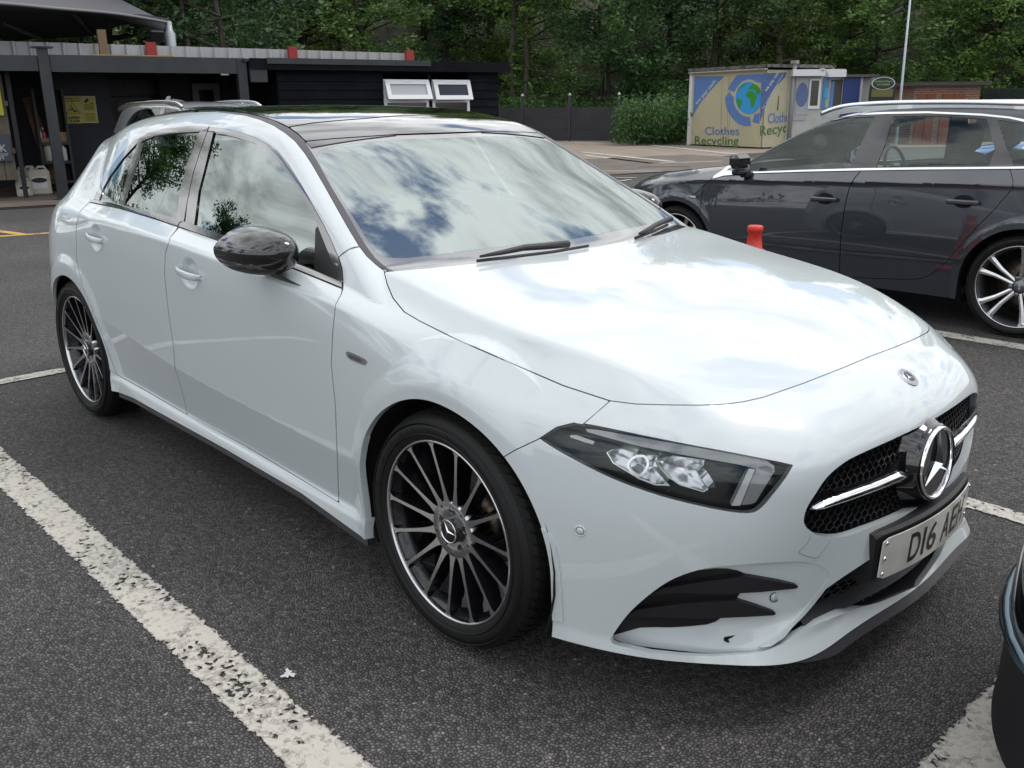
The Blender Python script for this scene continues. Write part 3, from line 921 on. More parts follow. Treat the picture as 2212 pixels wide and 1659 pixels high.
def merc_spokes(w_, rr, h, A, D, spin):
    zf = h - .016           # face plane at the rim
    n = 15
    def zface(r): return zf - .030 * (1 - min(1, (r / rr)) ** 1.2)
    face = MB(); body = MB()
    r0, r1 = .078, rr - .006
    for k in range(n):
        a = 2 * PI * k / n + spin
        ca, sa = math.cos(a), math.sin(a)
        def P(r, t, z): return (r * ca - t * sa, r * sa + t * ca, z)
        rs = [r0 - .01, .095, .13, .17, .21, r1 - .012, r1]
        hw = [.0150, .0085, .0058, .0050, .0048, .0055, .0125]
        for i in range(len(rs) - 1):
            za, zb = zface(rs[i]), zface(rs[i + 1])
            face.add([P(rs[i], -hw[i], za), P(rs[i], hw[i], za), P(rs[i + 1], hw[i + 1], zb), P(rs[i + 1], -hw[i + 1], zb)], [(3, 2, 1, 0)], sm=False)
            # dark sides slope down and backwards to one side, like deep fins
            for sg in (-1, 1):
                da, db = .028 + .03 * (rs[i] / rr), .028 + .03 * (rs[i + 1] / rr)
                sp = .004 if sg < 0 else .011
                vs = [P(rs[i], sg * hw[i], za - .0005), P(rs[i + 1], sg * hw[i + 1], zb - .0005), P(rs[i + 1], sg * (hw[i + 1] + sp), zb - db), P(rs[i], sg * (hw[i] + sp * .6), za - da)]
                body.add(vs, [(0, 1, 2, 3) if sg > 0 else (3, 2, 1, 0)], sm=False)
            # back
            body.add([P(rs[i], -hw[i] - .004, za - .028 - .03 * rs[i] / rr), P(rs[i + 1], -hw[i + 1] - .004, zb - .028 - .03 * rs[i + 1] / rr), P(rs[i + 1], hw[i + 1] + .011, zb - .028 - .03 * rs[i + 1] / rr), P(rs[i], hw[i] + .0066, za - .028 - .03 * rs[i] / rr)], [(0, 1, 2, 3)], sm=False)
        # fin plate between some spokes (aero blade)
        a2 = a + PI / n
        for (ra, rb, tw) in ((.15, r1 + .004, .0),):
            p = lambda r, aa, z: (r * math.cos(aa), r * math.sin(aa), z)
            body.add([p(.165, a + .03, zface(.165) - .046), p(r1, a + .022, zface(r1) - .030), p(r1 - .004, a2 + .045, zface(r1) - .060), p(.20, a2 - .02, zface(.2) - .062)], [(0, 1, 2, 3)], sm=False)
    # hub face with bolt holes
    hub = MB()
    hub.lathe([(.034, zface(.03) - .002), (.050, zface(.05)), (.078, zface(.078) + .0006), (.084, zface(.08) - .004), (.084, zface(.08) - .05)], 60)
    hub.build('hub_face', A, w_)
    bolts = MB()
    for k in range(5):
        a = 2 * PI * k / 5 + spin + .2
        M_ = Matrix.Translation((.056 * math.cos(a), .056 * math.sin(a), zface(.056) + .0012))
        bolts.lathe([(.0125, -.004), (.0125, .0), (.0105, .0005), (.010, -.0006), (.0, -.0008)], 20, M_)
        a += PI / 5
        M_ = Matrix.Translation((.070 * math.cos(a), .070 * math.sin(a), zface(.07) + .0012))
        bolts.lathe([(.0045, -.004), (.0045, .0003), (.0, .0003)], 12, M_)
    bolts.build('wheel_bolts', BLACKG, w_)
    face.build('spoke_face', A, w_); body.build('spoke_body', D, w_)
    cap = MB()
    cap.lathe([(.036, zface(.03) - .004), (.036, zface(.03) + .014), (.034, zface(.03) + .018)], 40)
    cap.lathe([(.0335, zface(.03) + .017), (.0, zface(.03) + .0175)], 40, mi=0)
    c = cap.build('hub_cap', BLACKG, w_)
    st = MB()
    z0 = zface(.03) + .0178
    st.lathe([(.030, z0 - .001), (.031, z0 + .001), (.0335, z0 + .001), (.0345, z0 - .001)], 40)
    star_solid(st, .0305, z0, .0035, spin + .4)
    st.build('star_emblem', CHROME, c)


def star_solid(mb, R, z0, hgt, rot, thick=.12, M_=None):
    """three-pointed star with a raised ridge on each arm"""
    M_ = M_ or Matrix.Identity(4)
    pts = []
    for k in range(6):
        a = rot + PI / 2 + k * PI / 3
        r = R if k % 2 == 0 else R * thick
        pts.append((r * math.cos(a), r * math.sin(a)))
    vs = [tuple(M_ @ Vector((0, 0, z0 + hgt)))] + [tuple(M_ @ Vector((x, y, z0 + (hgt * .25 if i % 2 == 0 else 0)))) for i, (x, y) in enumerate(pts)]
    mb.add(vs, [(0, 1 + i, 1 + (i + 1) % 6) for i in range(6)], sm=False)


def audi_spokes(w_, rr, h, A, D, spin):
    zf = h - .016
    def zface(r): return zf - .026 * (1 - min(1, (r / rr)) ** 1.5)
    mb = MB()
    for k in range(5):
        for sgn in (-1, 1):
            a = 2 * PI * k / 5 + spin
            ca, sa = math.cos(a), math.sin(a)
            rs = [.045, .09, .15, rr - .03, rr - .008]
            cen = [.012, .018, .027, .047, .058]
            hw = [.011, .011, .0125, .017, .026]
            def P(r, t, z): return (r * ca - t * sa, r * sa + t * ca, z)
            for i in range(4):
                za, zb = zface(rs[i]), zface(rs[i + 1])
                c0, c1 = sgn * cen[i], sgn * cen[i + 1]
                v = [P(rs[i], c0 - hw[i], za - .006), P(rs[i], c0, za), P(rs[i], c0 + hw[i], za - .006), P(rs[i + 1], c1 - hw[i + 1], zb - .006), P(rs[i + 1], c1, zb), P(rs[i + 1], c1 + hw[i + 1], zb - .006),
                     P(rs[i], c0 - hw[i] * 1.1, za - .05), P(rs[i], c0 + hw[i] * 1.1, za - .05), P(rs[i + 1], c1 - hw[i + 1] * 1.1, zb - .05), P(rs[i + 1], c1 + hw[i + 1] * 1.1, zb - .05)]
                mb.add(v, [(0, 3, 4, 1), (1, 4, 5, 2), (0, 6, 8, 3), (2, 5, 9, 7), (6, 7, 9, 8)], sm=False)
    mb.build('spokes', A, w_)
    hub = MB(); hub.lathe([(.0, zface(.03) + .004), (.033, zface(.03) + .003), (.036, zface(.03) - .002), (.06, zface(.05) - .01), (.07, zface(.05) - .05)], 40)
    for k in range(5):
        a = 2 * PI * (k + .5) / 5 + spin
        hub.lathe([(.014, -.02), (.014, .0), (.010, .003), (.0, .003)], 16, Matrix.Translation((.054 * math.cos(a), .054 * math.sin(a), zface(.05) - .002)))
    hub.build('hub_cap', D, w_)
    rings = MB()
    for k in range(4):
        M_ = Matrix.Rotation(-PI / 2 + R_(8), 4, 'Z') @ Matrix.Translation(((k - 1.5) * .0095, 0, zface(.03) + .0045))
        rings.lathe([(.0050, 0), (.0058, .0012), (.0066, 0)], 20, M_)
    rings.build('ring_emblem', CHROME, w_)
# ------------------------------------------------------------------ hero hatchback
HX = CarSurf(F_hero, (-3.64, 0, .13), (1.0, 1.0, 1.5), .0095)
print('skin', len(HX.V), round(time.time() - T0, 1))
car = empty('parked_car', (0, 0, 0))
tag(car, 'white five-door hatchback with black door mirror and glass roof, nearest car', 'car')
PB = 'near'
WIN = Spl([-3.4, -2.6, -2.0, -1.6, -1.4, -1.2, -1.09], [.48, .505, .52, .524, .534, .546, .558])
f_roofin = lambda V: (WIN(V[:, 0]) - V[:, 1])
FA = arc_field(XF, .374); RA = arc_field(XR, .360)
G_ = .0016
front = lambda x0: (lambda V: V[:, 0] > x0)
low = lambda V: V[:, 2] - .0
# bonnet
HX.panel('bonnet', WHITE, car, HX.cut([P_BONNET], gap=G_, pre=lambda V: (V[:, 0] > -.5) & (V[:, 2] > .6), sub=0), side='both')
# bumper
vt = HX.cut([P_BUMPER], [P_HEAD, P_GRILLE, P_INTAKE, P_LOWSLOT], fields=[FA, lambda V: V[:, 2] - Spl(ST, [k[8][0] for k in KN])(s_of(V[:, 0], V[:, 1])[0])], gap=G_ * .6, pre=lambda V: V[:, 0] > .1, sub=1)
BUMP = HX.panel('front_bumper', WHITE, car, vt, side='both', flange=.022)
# wings, doors, sills
for side in ('near', 'far'):
    HX.panel('front_wing', WHITE, car, HX.cut([P_WING], fields=[FA], gap=G_, pre=lambda V: (V[:, 0] > -.75) & (V[:, 0] < .6) & (V[:, 1] > .5), sub=1), side=side, flange=.02)
def cup(cx, cz):
    def f(V):
        q = np.hypot((V[:, 0] - cx) / .074, (V[:, 2] - cz) / .054)
        t = np.clip((1.06 - q) / .50, 0, 1); return -.017 * t * t * (3 - 2 * t)
    return f


for side, sg in (('near', -1), ('far', 1)):
    d1 = HX.panel('front_door', WHITE, car, HX.cut([P_FDOOR], gap=G_, pre=lambda V: (V[:, 0] > -1.8) & (V[:, 0] < -.3) & (V[:, 1] > .6), sub=1), side=side, disp=cup(-1.392, .866))
    d2 = HX.panel('rear_door', WHITE, car, HX.cut([P_RDOOR], fields=[RA], gap=G_, pre=lambda V: (V[:, 0] > -2.8) & (V[:, 0] < -1.4) & (V[:, 1] > .6), sub=1), side=side, disp=cup(-2.305, .905))
    if side == 'near': DF, DR = d1, d2
    else: DFAR = (d1, d2)
P_SILL = np.array([(236, 800)] + O_SILLTOP + [(830, 1150), (830, 1260), (600, 1100), (380, 960), (240, 880)])
sk = lambda V: V[:, 2] - np.interp(V[:, 0], [-2.4, -2.15, -1.3, -.75, -.42, -.3], [.206, .225, .222, .212, .182, .178])
for side in ('near', 'far'):
    HX.panel('sill_panel', WHITE, car, HX.cut([P_SILL], fields=[FA, RA, sk], gap=.001, pre=lambda V: (V[:, 0] > -2.5) & (V[:, 0] < -.2) & (V[:, 1] > .7) & (V[:, 2] < .36)), side=side, flange=.03)
    HX.panel('side_skirt', GREYP, car, HX.cut([P_SILL], fields=[FA, lambda V: RA(V) - .05, lambda V: -sk(V), lambda V: sk(V) + .024], gap=-.03, pre=lambda V: (V[:, 0] > -2.5) & (V[:, 0] < -.2) & (V[:, 1] > .7) & (V[:, 2] < .36)), side=side, off=-.006, flange=.03)
# body shell: pillars, roof rails, quarter panels, tail
notwin = lambda V: V[:, 0] < .6
shell_out = [P_DLO, P_BELT, P_STRIP]
def f_ws(V): return np.where(V[:, 0] > -1.09, 1.0, -1.0)
vt = HX.cut([], [P_DLO, P_BELT], fields=[RA, lambda V: -(V[:, 0] + .38), lambda V: V[:, 2] - .16], gap=0.0)
V, T = vt
def sub_cut(V, T, fn):
    return clip(V, T, fn(V))
px = lambda V: HX.px(V)
V, T = clip(V, T, -(WIN(V[:, 0]) + .018 - V[:, 1]) * np.where((V[:, 0] < -1.0), 1, -1) if False else np.where(V[:, 0] < -1.0, V[:, 1] - WIN(V[:, 0]) - .018 + np.where(V[:, 0] < -3.2, .6, 0), 1.0))
for poly in (P_STRIP, P_WS, P_BONNET, P_WING, P_FDOOR, P_RDOOR, P_SILL):
    q, z = px(V); sdv = -sdpoly(q, poly) * z / CQ[6] - (G_ if poly is not P_SILL else .001)
    vis = (V[:, 0] > -2.8) & ~((poly is P_WS) & (V[:, 1] > .75))
    V, T = clip(V, T, np.where(vis, sdv, 1.0))
# below-floor doors region already removed; keep only what lies behind the front arch
V, T = clip(V, T, np.where((V[:, 0] > -2.3) & (V[:, 2] < .85), -1.0, 1.0))
HX.panel('body_shell', WHITE, car, (V, T), side='both', flange=.016)
# black roof, wind deflector, windscreen
rf = lambda V: (V[:, 2] > 1.2) & (V[:, 1] < .7)
HX.panel('roof_glass', BLACKG, car, HX.cut([], [P_DEFL], fields=[f_roofin, lambda V: -(V[:, 0] + 1.04), lambda V: V[:, 0] + 3.05, lambda V: V[:, 2] - 1.2], gap=.002, pre=rf), side='both', flange=.006)
HX.panel('roof_deflector', BLACKG, car, HX.cut([P_DEFL], [], gap=.0015, pre=rf, fields=[f_roofin]), side='both', flange=.006)
for side in ('near', 'far'):
    HX.panel('roof_strip', GREYP, car, HX.cut([P_STRIP], fields=[lambda V: -(V[:, 0] + .36)], pre=lambda V: (V[:, 2] > .93) & (V[:, 0] > -2.05) & (V[:, 1] > .4), gap=.001), side=side, off=-.002, flange=.01)
    HX.panel('roof_strip_rear', GREYP, car, HX.cut([], fields=[lambda V: -(V[:, 0] + 2.0), lambda V: V[:, 0] + 3.15, lambda V: V[:, 1] - WIN(V[:, 0]), lambda V: WIN(V[:, 0]) + .016 - V[:, 1]], pre=lambda V: (V[:, 2] > 1.1) & (V[:, 0] < -1.8)), side=side, off=-.002)
wsp = lambda V: (V[:, 0] > -1.25) & (V[:, 0] < -.15) & (V[:, 2] > .85) & (V[:, 1] < .78)
FRIT = mat('windscreen_border', (.03, .027, .03), rough=.18, spec=.9, ior=2.2, coat=1.0, coat_rough=.02)
HX.panel('windscreen', GLASS_WS, car, HX.cut([P_WS, P_WSCLR], pre=wsp, gap=-.001, fields=[lambda V: (T_GH(V[:, 0]) - .03 - T_BON(np.maximum(V[:, 0], -.6)) * 0 - .9)]), side='both', off=-.003, flange=0)
HX.panel('windscreen_border', FRIT, car, HX.cut([P_WS], [P_WSCLR], pre=wsp, gap=.0), side='both', off=-.003, flange=0)
# rear screen and tail lamps (hidden side)
HX.panel('rear_screen', GLASS_PRIV, car, HX.cut([], fields=[lambda V: -(V[:, 0] + 3.2), lambda V: V[:, 2] - 1.06, lambda V: 1.24 - V[:, 2], lambda V: .52 - V[:, 1]]), side='both', off=.003)
LAMPR = mat('tail_lamp_red', (.25, .008, .008), rough=.1, coat=1)
for side in ('near', 'far'):
    HX.panel('tail_lamp', LAMPR, car, HX.cut([], fields=[lambda V: -(V[:, 0] + 3.16 + .5 * (V[:, 2] - .9)), lambda V: V[:, 2] - .86, lambda V: .99 - V[:, 2], lambda V: V[:, 1] - .33]), side=side, off=.003)
# side glass, frames, belt trim
sd_ = lambda V: (V[:, 1] > .5) & (V[:, 0] < -.4) & (V[:, 0] > -2.75) & (V[:, 2] > .85)
P_BP = np.array([(431.3, 284), (462.4, 284.5), (467.8, 289), (448.4, 364), (435.9, 413.8), (427.4, 489), (380, 474), (391, 400), (405, 351.6)])
P_SAIL = np.array([(683.5, 494), (687, 491), (732, 602), (738, 611), (680.5, 583)])
for side in ('near', 'far'):
    fr = HX.panel('window_frame', FRAMEG, car, HX.cut([P_DLO], [O_FRAME_IN_F, O_FRAME_IN_R, O_QGLASS, P_BP], pre=sd_, gap=.0012, sub=1), side=side, off=.001, flange=.012)
    HX.panel('belt_trim', FRAMEG, car, HX.cut([P_BELT], pre=sd_, gap=.0008, sub=1), side=side, off=.004, flange=.008)
    q = np.array(SEAM_B)
    HX.panel('door_pillar_cover', FRAMEG, car, HX.cut([np.concatenate([[(431.3, 284)], q[:-1] - [0, 0], [(398, 480), (380, 474), (391, 400), (405, 351.6)]])], pre=sd_, gap=.0012, sub=1), side=side, off=.001)
    HX.panel('door_pillar_cover', FRAMEG, car, HX.cut([np.concatenate([[(462.4, 284.5), (443, 364), (430, 413.8), (420.4, 487)], q[::-1][:-1]])], pre=sd_, gap=.0012, sub=1), side=side, off=.001)
    HX.panel('front_door_glass', GLASS_SIDE, car, HX.cut([O_FRAME_IN_F], [P_SAIL], pre=sd_, gap=-.006), side=side, off=-.004, flange=0)
    HX.panel('rear_door_glass', GLASS_PRIV, car, HX.cut([O_FRAME_IN_R], pre=sd_, gap=-.006), side=side, off=-.004, flange=0)
    HX.panel('quarter_glass', GLASS_PRIV, car, HX.cut([O_QGLASS], pre=sd_, gap=-.006), side=side, off=-.004, flange=0)
    HX.panel('mirror_sail', BLACKP, car, HX.cut([P_SAIL], pre=sd_, gap=-.004), side=side, off=-.001, flange=0)
    RUB = np.array([(462.4, 287), (467.8, 290), (448.4, 364), (435.9, 413.8), (427.4, 488.5), (420.4, 487), (430, 413.8), (443, 364)])
# black shell added inside to keep seams and openings dark and stop light leaks
vt = HX.cut([], fields=[lambda V: V[:, 2] - .2, lambda V: 1.0 + .0 * V[:, 0] - V[:, 2] - np.where(V[:, 0] < -.45, .09, -.2), arc_field(XF, .385), arc_field(XR, .375), lambda V: np.where(V[:, 0] > .3, V[:, 2] - .36, 1.0)])
dl = lambda V: -np.interp(V[:, 0], [-3, -.6, -.3, .2, .5, 1.0], [.035, .035, .045, .06, .12, .14])
HX.panel('blackout_shell', DARK, car, vt, side='both', disp=dl, flange=0)
# wheel arch liners and floor
mb = MB()
for cx in (XF, XR):
    for sg in (-1, 1):
        n = 24; vs = []; fs = []
        for i in range(n + 1):
            a = R_(-25) + R_(230) * i / n
            for y, r in ((.850, .388), (.60, .40), (.60, .05)):
                vs.append((cx + r * math.cos(a), sg * y, .331 + r * math.sin(a)))
        for i in range(n):
            for k in (0, 1): fs.append((i * 3 + k, i * 3 + k + 1, i * 3 + 4 + k, i * 3 + 3 + k))
        mb.add(vs, fs)
mb.build('arch_liner', DARK, car)
mb = MB(); mb.box((-1.36, 0, .22), (1.95, 1.60, .06)); mb.box((.45, 0, .23), (.3, .9, .05)); mb.box((-3.2, 0, .26), (.4, 1.3, .06)); mb.box((-1.36, 0, .21), (3.9, .9, .05))
mb.build('underfloor', DARK, car)
# ------------------------------------------------------------------ hero details
def hit(px_, py_, F=F_hero, t0=1.6, t1=9.0):
    """point of the near skin seen at a calibration pixel"""
    d = CF + (px_ - PW / 2) / CQ[6] * CR - (py_ - PH / 2) / CQ[6] * CU
    d /= np.linalg.norm(d)
    t = np.linspace(t0, t1, 1500); Q = CC + t[:, None] * d; Q[:, 1] = np.abs(Q[:, 1])
    i = np.where(F(Q) < 0)[0]
    if len(i) == 0: return None
    a, b = t[i[0] - 1], t[i[0]]
    for _ in range(18):
        m_ = (a + b) / 2; q = (CC + m_ * d)[None]; q[:, 1] = abs(q[:, 1])
        if F(q)[0] < 0: b = m_
        else: a = m_
    return CC + a * d


def skin_n(p, F=F_hero):
    q = np.array([[p[0], abs(p[1]), p[2]]]); g = grad(F, q)[0]; g /= np.linalg.norm(g)
    if p[1] < 0: g[1] *= -1
    return g


def skin_line(name, pts, r, m, parent, off=0.0, closed=False, sides=('near',), n=6, dens=3):
    P = smooth_poly(pts, dens, closed=closed)
    if closed: P = np.concatenate([P, P[:1]])
    W = []
    for p in P:
        h = hit(*p)
        if h is not None and (not W or np.linalg.norm(h - W[-1]) < .25): W.append(h + skin_n(h) * off)
    for sd in sides:
        mb = MB(); mb.tube([(a[0], a[1] if sd == 'near' else -a[1], a[2]) for a in W], r, n)
        o = mb.build(name, m, parent)
    return o


def decal(name, m, parent, poly, off=.001, flange=.01, side='near', sub=2, disp=None, outs=(), gap=0.0, fields=()):
    return HX.panel(name, m, parent, HX.cut([poly], list(outs), fields, gap, sub=sub, pre=lambda V: V[:, 0] > -2.8, disp=disp, off=off), off=off, flange=flange, side=side, disp=disp)


zf_ = lambda pts, ox, oy, k: np.array([((ox + x / k) / 1.3942, (oy + y / k) / 1.3942) for x, y in pts])
LINEM = mat('panel_gap', (.03, .032, .034), rough=.8)
LINEL = mat('panel_gap_fine', (.22, .24, .25), rough=.6)
# --- headlamps
E1 = lambda pts: zf_(pts, 1550, 1150, 2.37)
HLD = {}
MIRR = mat('lamp_reflector', (.80, .82, .84), rough=.22, metal=1.0)
LENS = mat('lamp_light_guide', (.55, .58, .6), rough=.12, coat=1.0, trans=.3)
LAMPB = mat('lamp_bezel', (.006, .006, .007), rough=.35)
for side in ('near', 'far'):
    hl = HX.panel('headlight', LAMPB, car, HX.cut([P_HEAD], gap=-.012, sub=1), side=side, off=-.052, flange=.0)
    LR = lambda V: .25 * np.clip(sdpoly(HX.px(V)[0], P_HEAD), 0, 60) / 655
    decal('light_guide', LENS, hl, E1([(505, 335), (600, 343), (760, 372), (1200, 450), (1790, 556), (1852, 600), (1856, 640), (1840, 660), (1800, 640), (1600, 590), (1200, 520), (900, 462), (640, 392), (520, 358)]), off=-.010, side=side)
    decal('daytime_lamp', mat('lamp_white', (.9, .92, .93), rough=.25), hl, E1([(1672, 618), (1715, 626), (1610, 884), (1546, 884)]), off=-.009, flange=.02, side=side)
    decal('daytime_lens', LENS, hl, E1([(1722, 626), (1780, 590), (1845, 620), (1838, 665), (1720, 860), (1690, 872), (1618, 880)]), off=-.010, flange=.02, side=side)
    for poly, dp in (([(655, 505), (700, 482), (760, 476), (870, 512), (1018, 522), (1000, 560), (985, 610), (1110, 742), (1000, 738), (880, 690), (800, 640), (700, 580)], .030),
                     ([(1010, 560), (1040, 545), (1130, 527), (1355, 557), (1345, 600), (1300, 640), (1385, 768), (1350, 788), (1180, 738), (1110, 690), (1040, 620)], .030)):
        pp = E1(poly); cc = pp.mean(0)
        def dd(V, pp=pp, cc=cc, dp=dp):
            q = HX.px(V)[0]; s_ = np.clip(sdpoly(q, pp) / 26, 0, 1)
            r_ = np.hypot((q[:, 0] - cc[0]) / 45, (q[:, 1] - cc[1]) / 26)
            fac = .0022 * np.sin((q[:, 0] * .8 + q[:, 1] * .55) * .13)
            return -.004 - dp * s_ ** .6 + fac * s_
        decal('reflector', MIRR, hl, pp, side=side, sub=3, disp=dd, off=-.008, flange=.02)
    decal('projector_rim', MIRR, hl, smooth_poly(E1([(800, 590), (850, 530), (930, 525), (960, 590), (900, 680), (830, 650)]), 4), outs=[smooth_poly(E1([(818, 590), (858, 545), (920, 540), (942, 590), (892, 660), (838, 638)]), 4)], off=-.008, flange=.012, side=side, sub=3)
    decal('lamp_label', mat('label_white', (.8, .8, .8), rough=.5), hl, E1([(398, 380), (440, 380), (572, 425), (560, 446), (500, 432), (395, 395)]), off=-.009, flange=0, side=side)
    HX.panel('headlight_glass', GLASS_LAMP, hl, HX.cut([P_HEAD], gap=.001, sub=1), side=side, off=-.0015, flange=0)
# --- grille
HX.panel('grille_back', DARK, car, HX.cut([P_GRILLE], gap=-.03), side='both', off=-.055, flange=0)


def x_on(w, z, x0=.3, x1=1.1, F=F_lower):
    w = np.asarray(w, float); z = np.asarray(z, float); a = np.full(w.shape, x0); b = np.full(w.shape, x1)
    for _ in range(22):
        m_ = (a + b) / 2; f = F(np.stack([m_, w, z], 1)); a = np.where(f < 0, m_, a); b = np.where(f < 0, b, m_)
    return a


def hexmesh(name, poly, cw, ch, z0, z1, w1, depth, bar, m, pins=None):
    segs = []; nodes = []
    rows = int((z1 - z0) / ch) + 2; cols = int(w1 / cw) + 2
    for j in range(rows):
        for i in range(-1, cols):
            cx, cz = i * cw + (cw / 2 if j % 2 else 0), z0 + j * ch
            # hexagon: two slanted roofs and one upright per cell
            a = (cx - cw / 2, cz - ch * .17); b = (cx, cz + ch * .17 + ch * .16); c = (cx + cw / 2, cz - ch * .17); d = (cx - cw / 2, cz - ch * .67)
            segs += [(a, b), (b, c), (a, d)]; nodes.append((cx, cz + .33 * ch))
    S = np.array(segs); A, B = S[:, 0], S[:, 1]
    Mi = (A + B) / 2
    ok = (Mi[:, 0] > -.001)
    A, B, Mi = A[ok], B[ok], Mi[ok]
    X = x_on(np.abs(Mi[:, 0]), Mi[:, 1]); q, _ = HX.px(np.stack([X, Mi[:, 0], Mi[:, 1]], 1))
    ok = sdpoly(q, poly) > -14
    A, B = A[ok], B[ok]
    xa = x_on(np.abs(A[:, 0]), A[:, 1]) - depth; xb = x_on(np.abs(B[:, 0]), B[:, 1]) - depth
    mb = MB()
    for (a, b, p, q_) in zip(A, B, xa, xb):
        for sg in (-1, 1):
            u = np.array([b[0] - a[0], b[1] - a[1]]); L_ = np.hypot(*u) or 1; n_ = np.array([-u[1], u[0]]) / L_ * bar
            vs = [(p, sg * (a[0] + n_[0]), a[1] + n_[1]), (p, sg * (a[0] - n_[0]), a[1] - n_[1]), (q_, sg * (b[0] - n_[0]), b[1] - n_[1]), (q_, sg * (b[0] + n_[0]), b[1] + n_[1])]
            vs += [(x - .012, y, z) for x, y, z in vs]
            f = [(0, 1, 2, 3), (0, 4, 5, 1), (2, 6, 7, 3), (1, 5, 6, 2), (3, 7, 4, 0)]
            if sg < 0: f = [t[::-1] for t in f]
            mb.add(vs, f, sm=False)
    if pins:
        N2 = np.array(nodes); N2 = N2[N2[:, 0] > -.001]
        X = x_on(np.abs(N2[:, 0]), N2[:, 1]); q, _ = HX.px(np.stack([X, N2[:, 0], N2[:, 1]], 1))
        ok = (sdpoly(q, poly) > -4) & (N2[:, 1] > pins)
        for (w_, z_), x_ in zip(N2[ok], X[ok]):
            for sg in (-1, 1):
                mb.add([(x_ - depth + .006, sg * w_, z_ + .0005), (x_ - depth, sg * w_ - .0035, z_), (x_ - depth, sg * w_, z_ - .0035), (x_ - depth, sg * w_ + .0035, z_), (x_ - depth, sg * w_, z_ + .0035)],
                       [(0, 1, 2), (0, 2, 3), (0, 3, 4), (0, 4, 1)], mi=1, sm=False)
    return mb.build(name, [m, mat('pin_metal', (.16, .16, .17), rough=.35, metal=1)], car)


MESHM = mat('grille_mesh_black', (.005, .005, .006), rough=.35)
hexmesh('grille_mesh', P_GRILLE, .0245, .0165, .40, .68, .56, .026, .0014, MESHM, pins=.53)
E2 = lambda pts: zf_(pts, 2400, 1250, 2.5526)
for side in ('near', 'far'):
    decal('grille_louvre', BLACKG, car, smooth_poly(E2([(100, 690), (112, 650), (150, 622), (400, 545), (600, 470), (700, 420), (770, 350), (830, 285), (900, 265), (960, 290), (960, 470), (893, 470), (860, 480), (700, 545), (400, 655), (200, 720), (130, 725)]), 3), off=-.010, flange=.03, side=side, disp=lambda V: .006 * np.sin(np.clip((HX.px(V)[0][:, 1] - 1000) / 60, -1, 1)))
    decal('grille_bar_chrome', CHROME, car, smooth_poly(E2([(120, 716), (135, 700), (200, 663), (400, 588), (600, 518), (780, 440), (850, 434), (892, 455), (893, 470), (860, 487), (700, 553), (400, 662), (200, 726), (140, 731)]), 3), off=-.002, flange=.014, side=side, sub=3,
          disp=lambda V: .010 * np.sqrt(np.clip(sdpoly(HX.px(V)[0], E2([(120, 716), (200, 663), (400, 588), (600, 518), (780, 440), (892, 455), (893, 470), (700, 553), (400, 662), (200, 726), (140, 731)])) / 7, 0, 1)))
SC = np.array([.918, 0, .552]); SR = .0935
tilt = R_(4)
Ms = frame(SC, (0, 1, 0), (math.sin(-tilt), 0, math.cos(tilt)))      # local Z looks forward
mb = MB(); mb.lathe([(.126, -.050), (.114, -.034), (.105, -.018), (.101, -.010), (.100, -.004), (.096, -.002)], 72, Ms)
st_ = mb.build('star_mount', BLACKG, car)
mb = MB(); mb.lathe([(SR - .0075, -.004), (SR - .007, .003), (SR - .003, .0075), (SR, .006), (SR + .002, -.002), (SR + .002, -.010)], 96, Ms)
ring = mb.build('star_ring', CHROME, car)
mb = MB(); mb.lathe([(SR - .006, -.002), (0, -.0015)], 72, Ms); mb.build('star_plate', mat('star_plate_black', (.015, .015, .016), rough=.12, coat=1), car)
mb = MB(); star_solid(mb, SR - .004, -.001, .016, 0, .13, Ms); mb.build('star_arms', CHROME, ring)
# --- bonnet badge
pb = hit(1962, 815); nb_ = skin_n(pb); yv = np.array([-1.0, 0, 0]) - nb_ * (-nb_[0]); yv /= np.linalg.norm(yv)
Mb = frame(pb, np.cross(yv, nb_), yv)
mb = MB(); mb.lathe([(.0295, -.001), (.029, .0016), (.0275, .002), (.0185, .002), (.0175, .0028), (.0165, .0028)], 48, Mb)
bd = mb.build('bonnet_badge', mat('badge_silver', (.5, .52, .55), rough=.25, metal=1), car)
mb = MB(); mb.lathe([(.0268, .0023), (.0192, .0023)], 48, Mb); mb.build('badge_ring', mat('badge_grey', (.10, .11, .13), rough=.3, vary=(700, 1, 3, (.5, .52, .55))), bd)
mb = MB(); mb.lathe([(.0170, .0022), (0, .0022)], 36, Mb); mb.build('badge_field', mat('badge_dark', (.03, .03, .035), rough=.3), bd)
mb = MB(); star_solid(mb, .0168, .0024, .0016, 0, .16, Mb); mb.build('badge_star', CHROME, bd)
# --- number plate
def plate_x(y, z): return .945 - .44 * y * y + (z - .371) * .044
mb = MB(); n = 26; HZ = .0555
vs = []; 
outl = []
for k in range(n + 1):
    y = -.26 + .52 * k / n
    e = min(y + .26, .26 - y); zz = HZ - (.008 - math.sqrt(max(0, .008 ** 2 - (.008 - e) ** 2)) if e < .008 else 0)
    for sg in (-1, 1):
        z = .371 + sg * zz; vs.append((plate_x(y, z), y, z))
for (x, y, z) in list(vs): vs.append((x - .003, y, z))
m_ = 2 * (n + 1); fs = []
for k in range(n):
    a, b, c, d = 2 * k, 2 * k + 2, 2 * k + 3, 2 * k + 1
    fs += [(a, b, c, d), (a + m_, d + m_, c + m_, b + m_), (a, a + m_, b + m_, b), (d, c, c + m_, d + m_)]
fs += [(0, 1, 1 + m_, m_), (2 * n, 2 * n + m_, 2 * n + 1 + m_, 2 * n + 1)]
mb.add(vs, fs)
plate = mb.build('number_plate', mat('plate_white', (.78, .79, .75), rough=.28, coat=.5, vary=(14, .5, 4, (.50, .50, .46))), car)
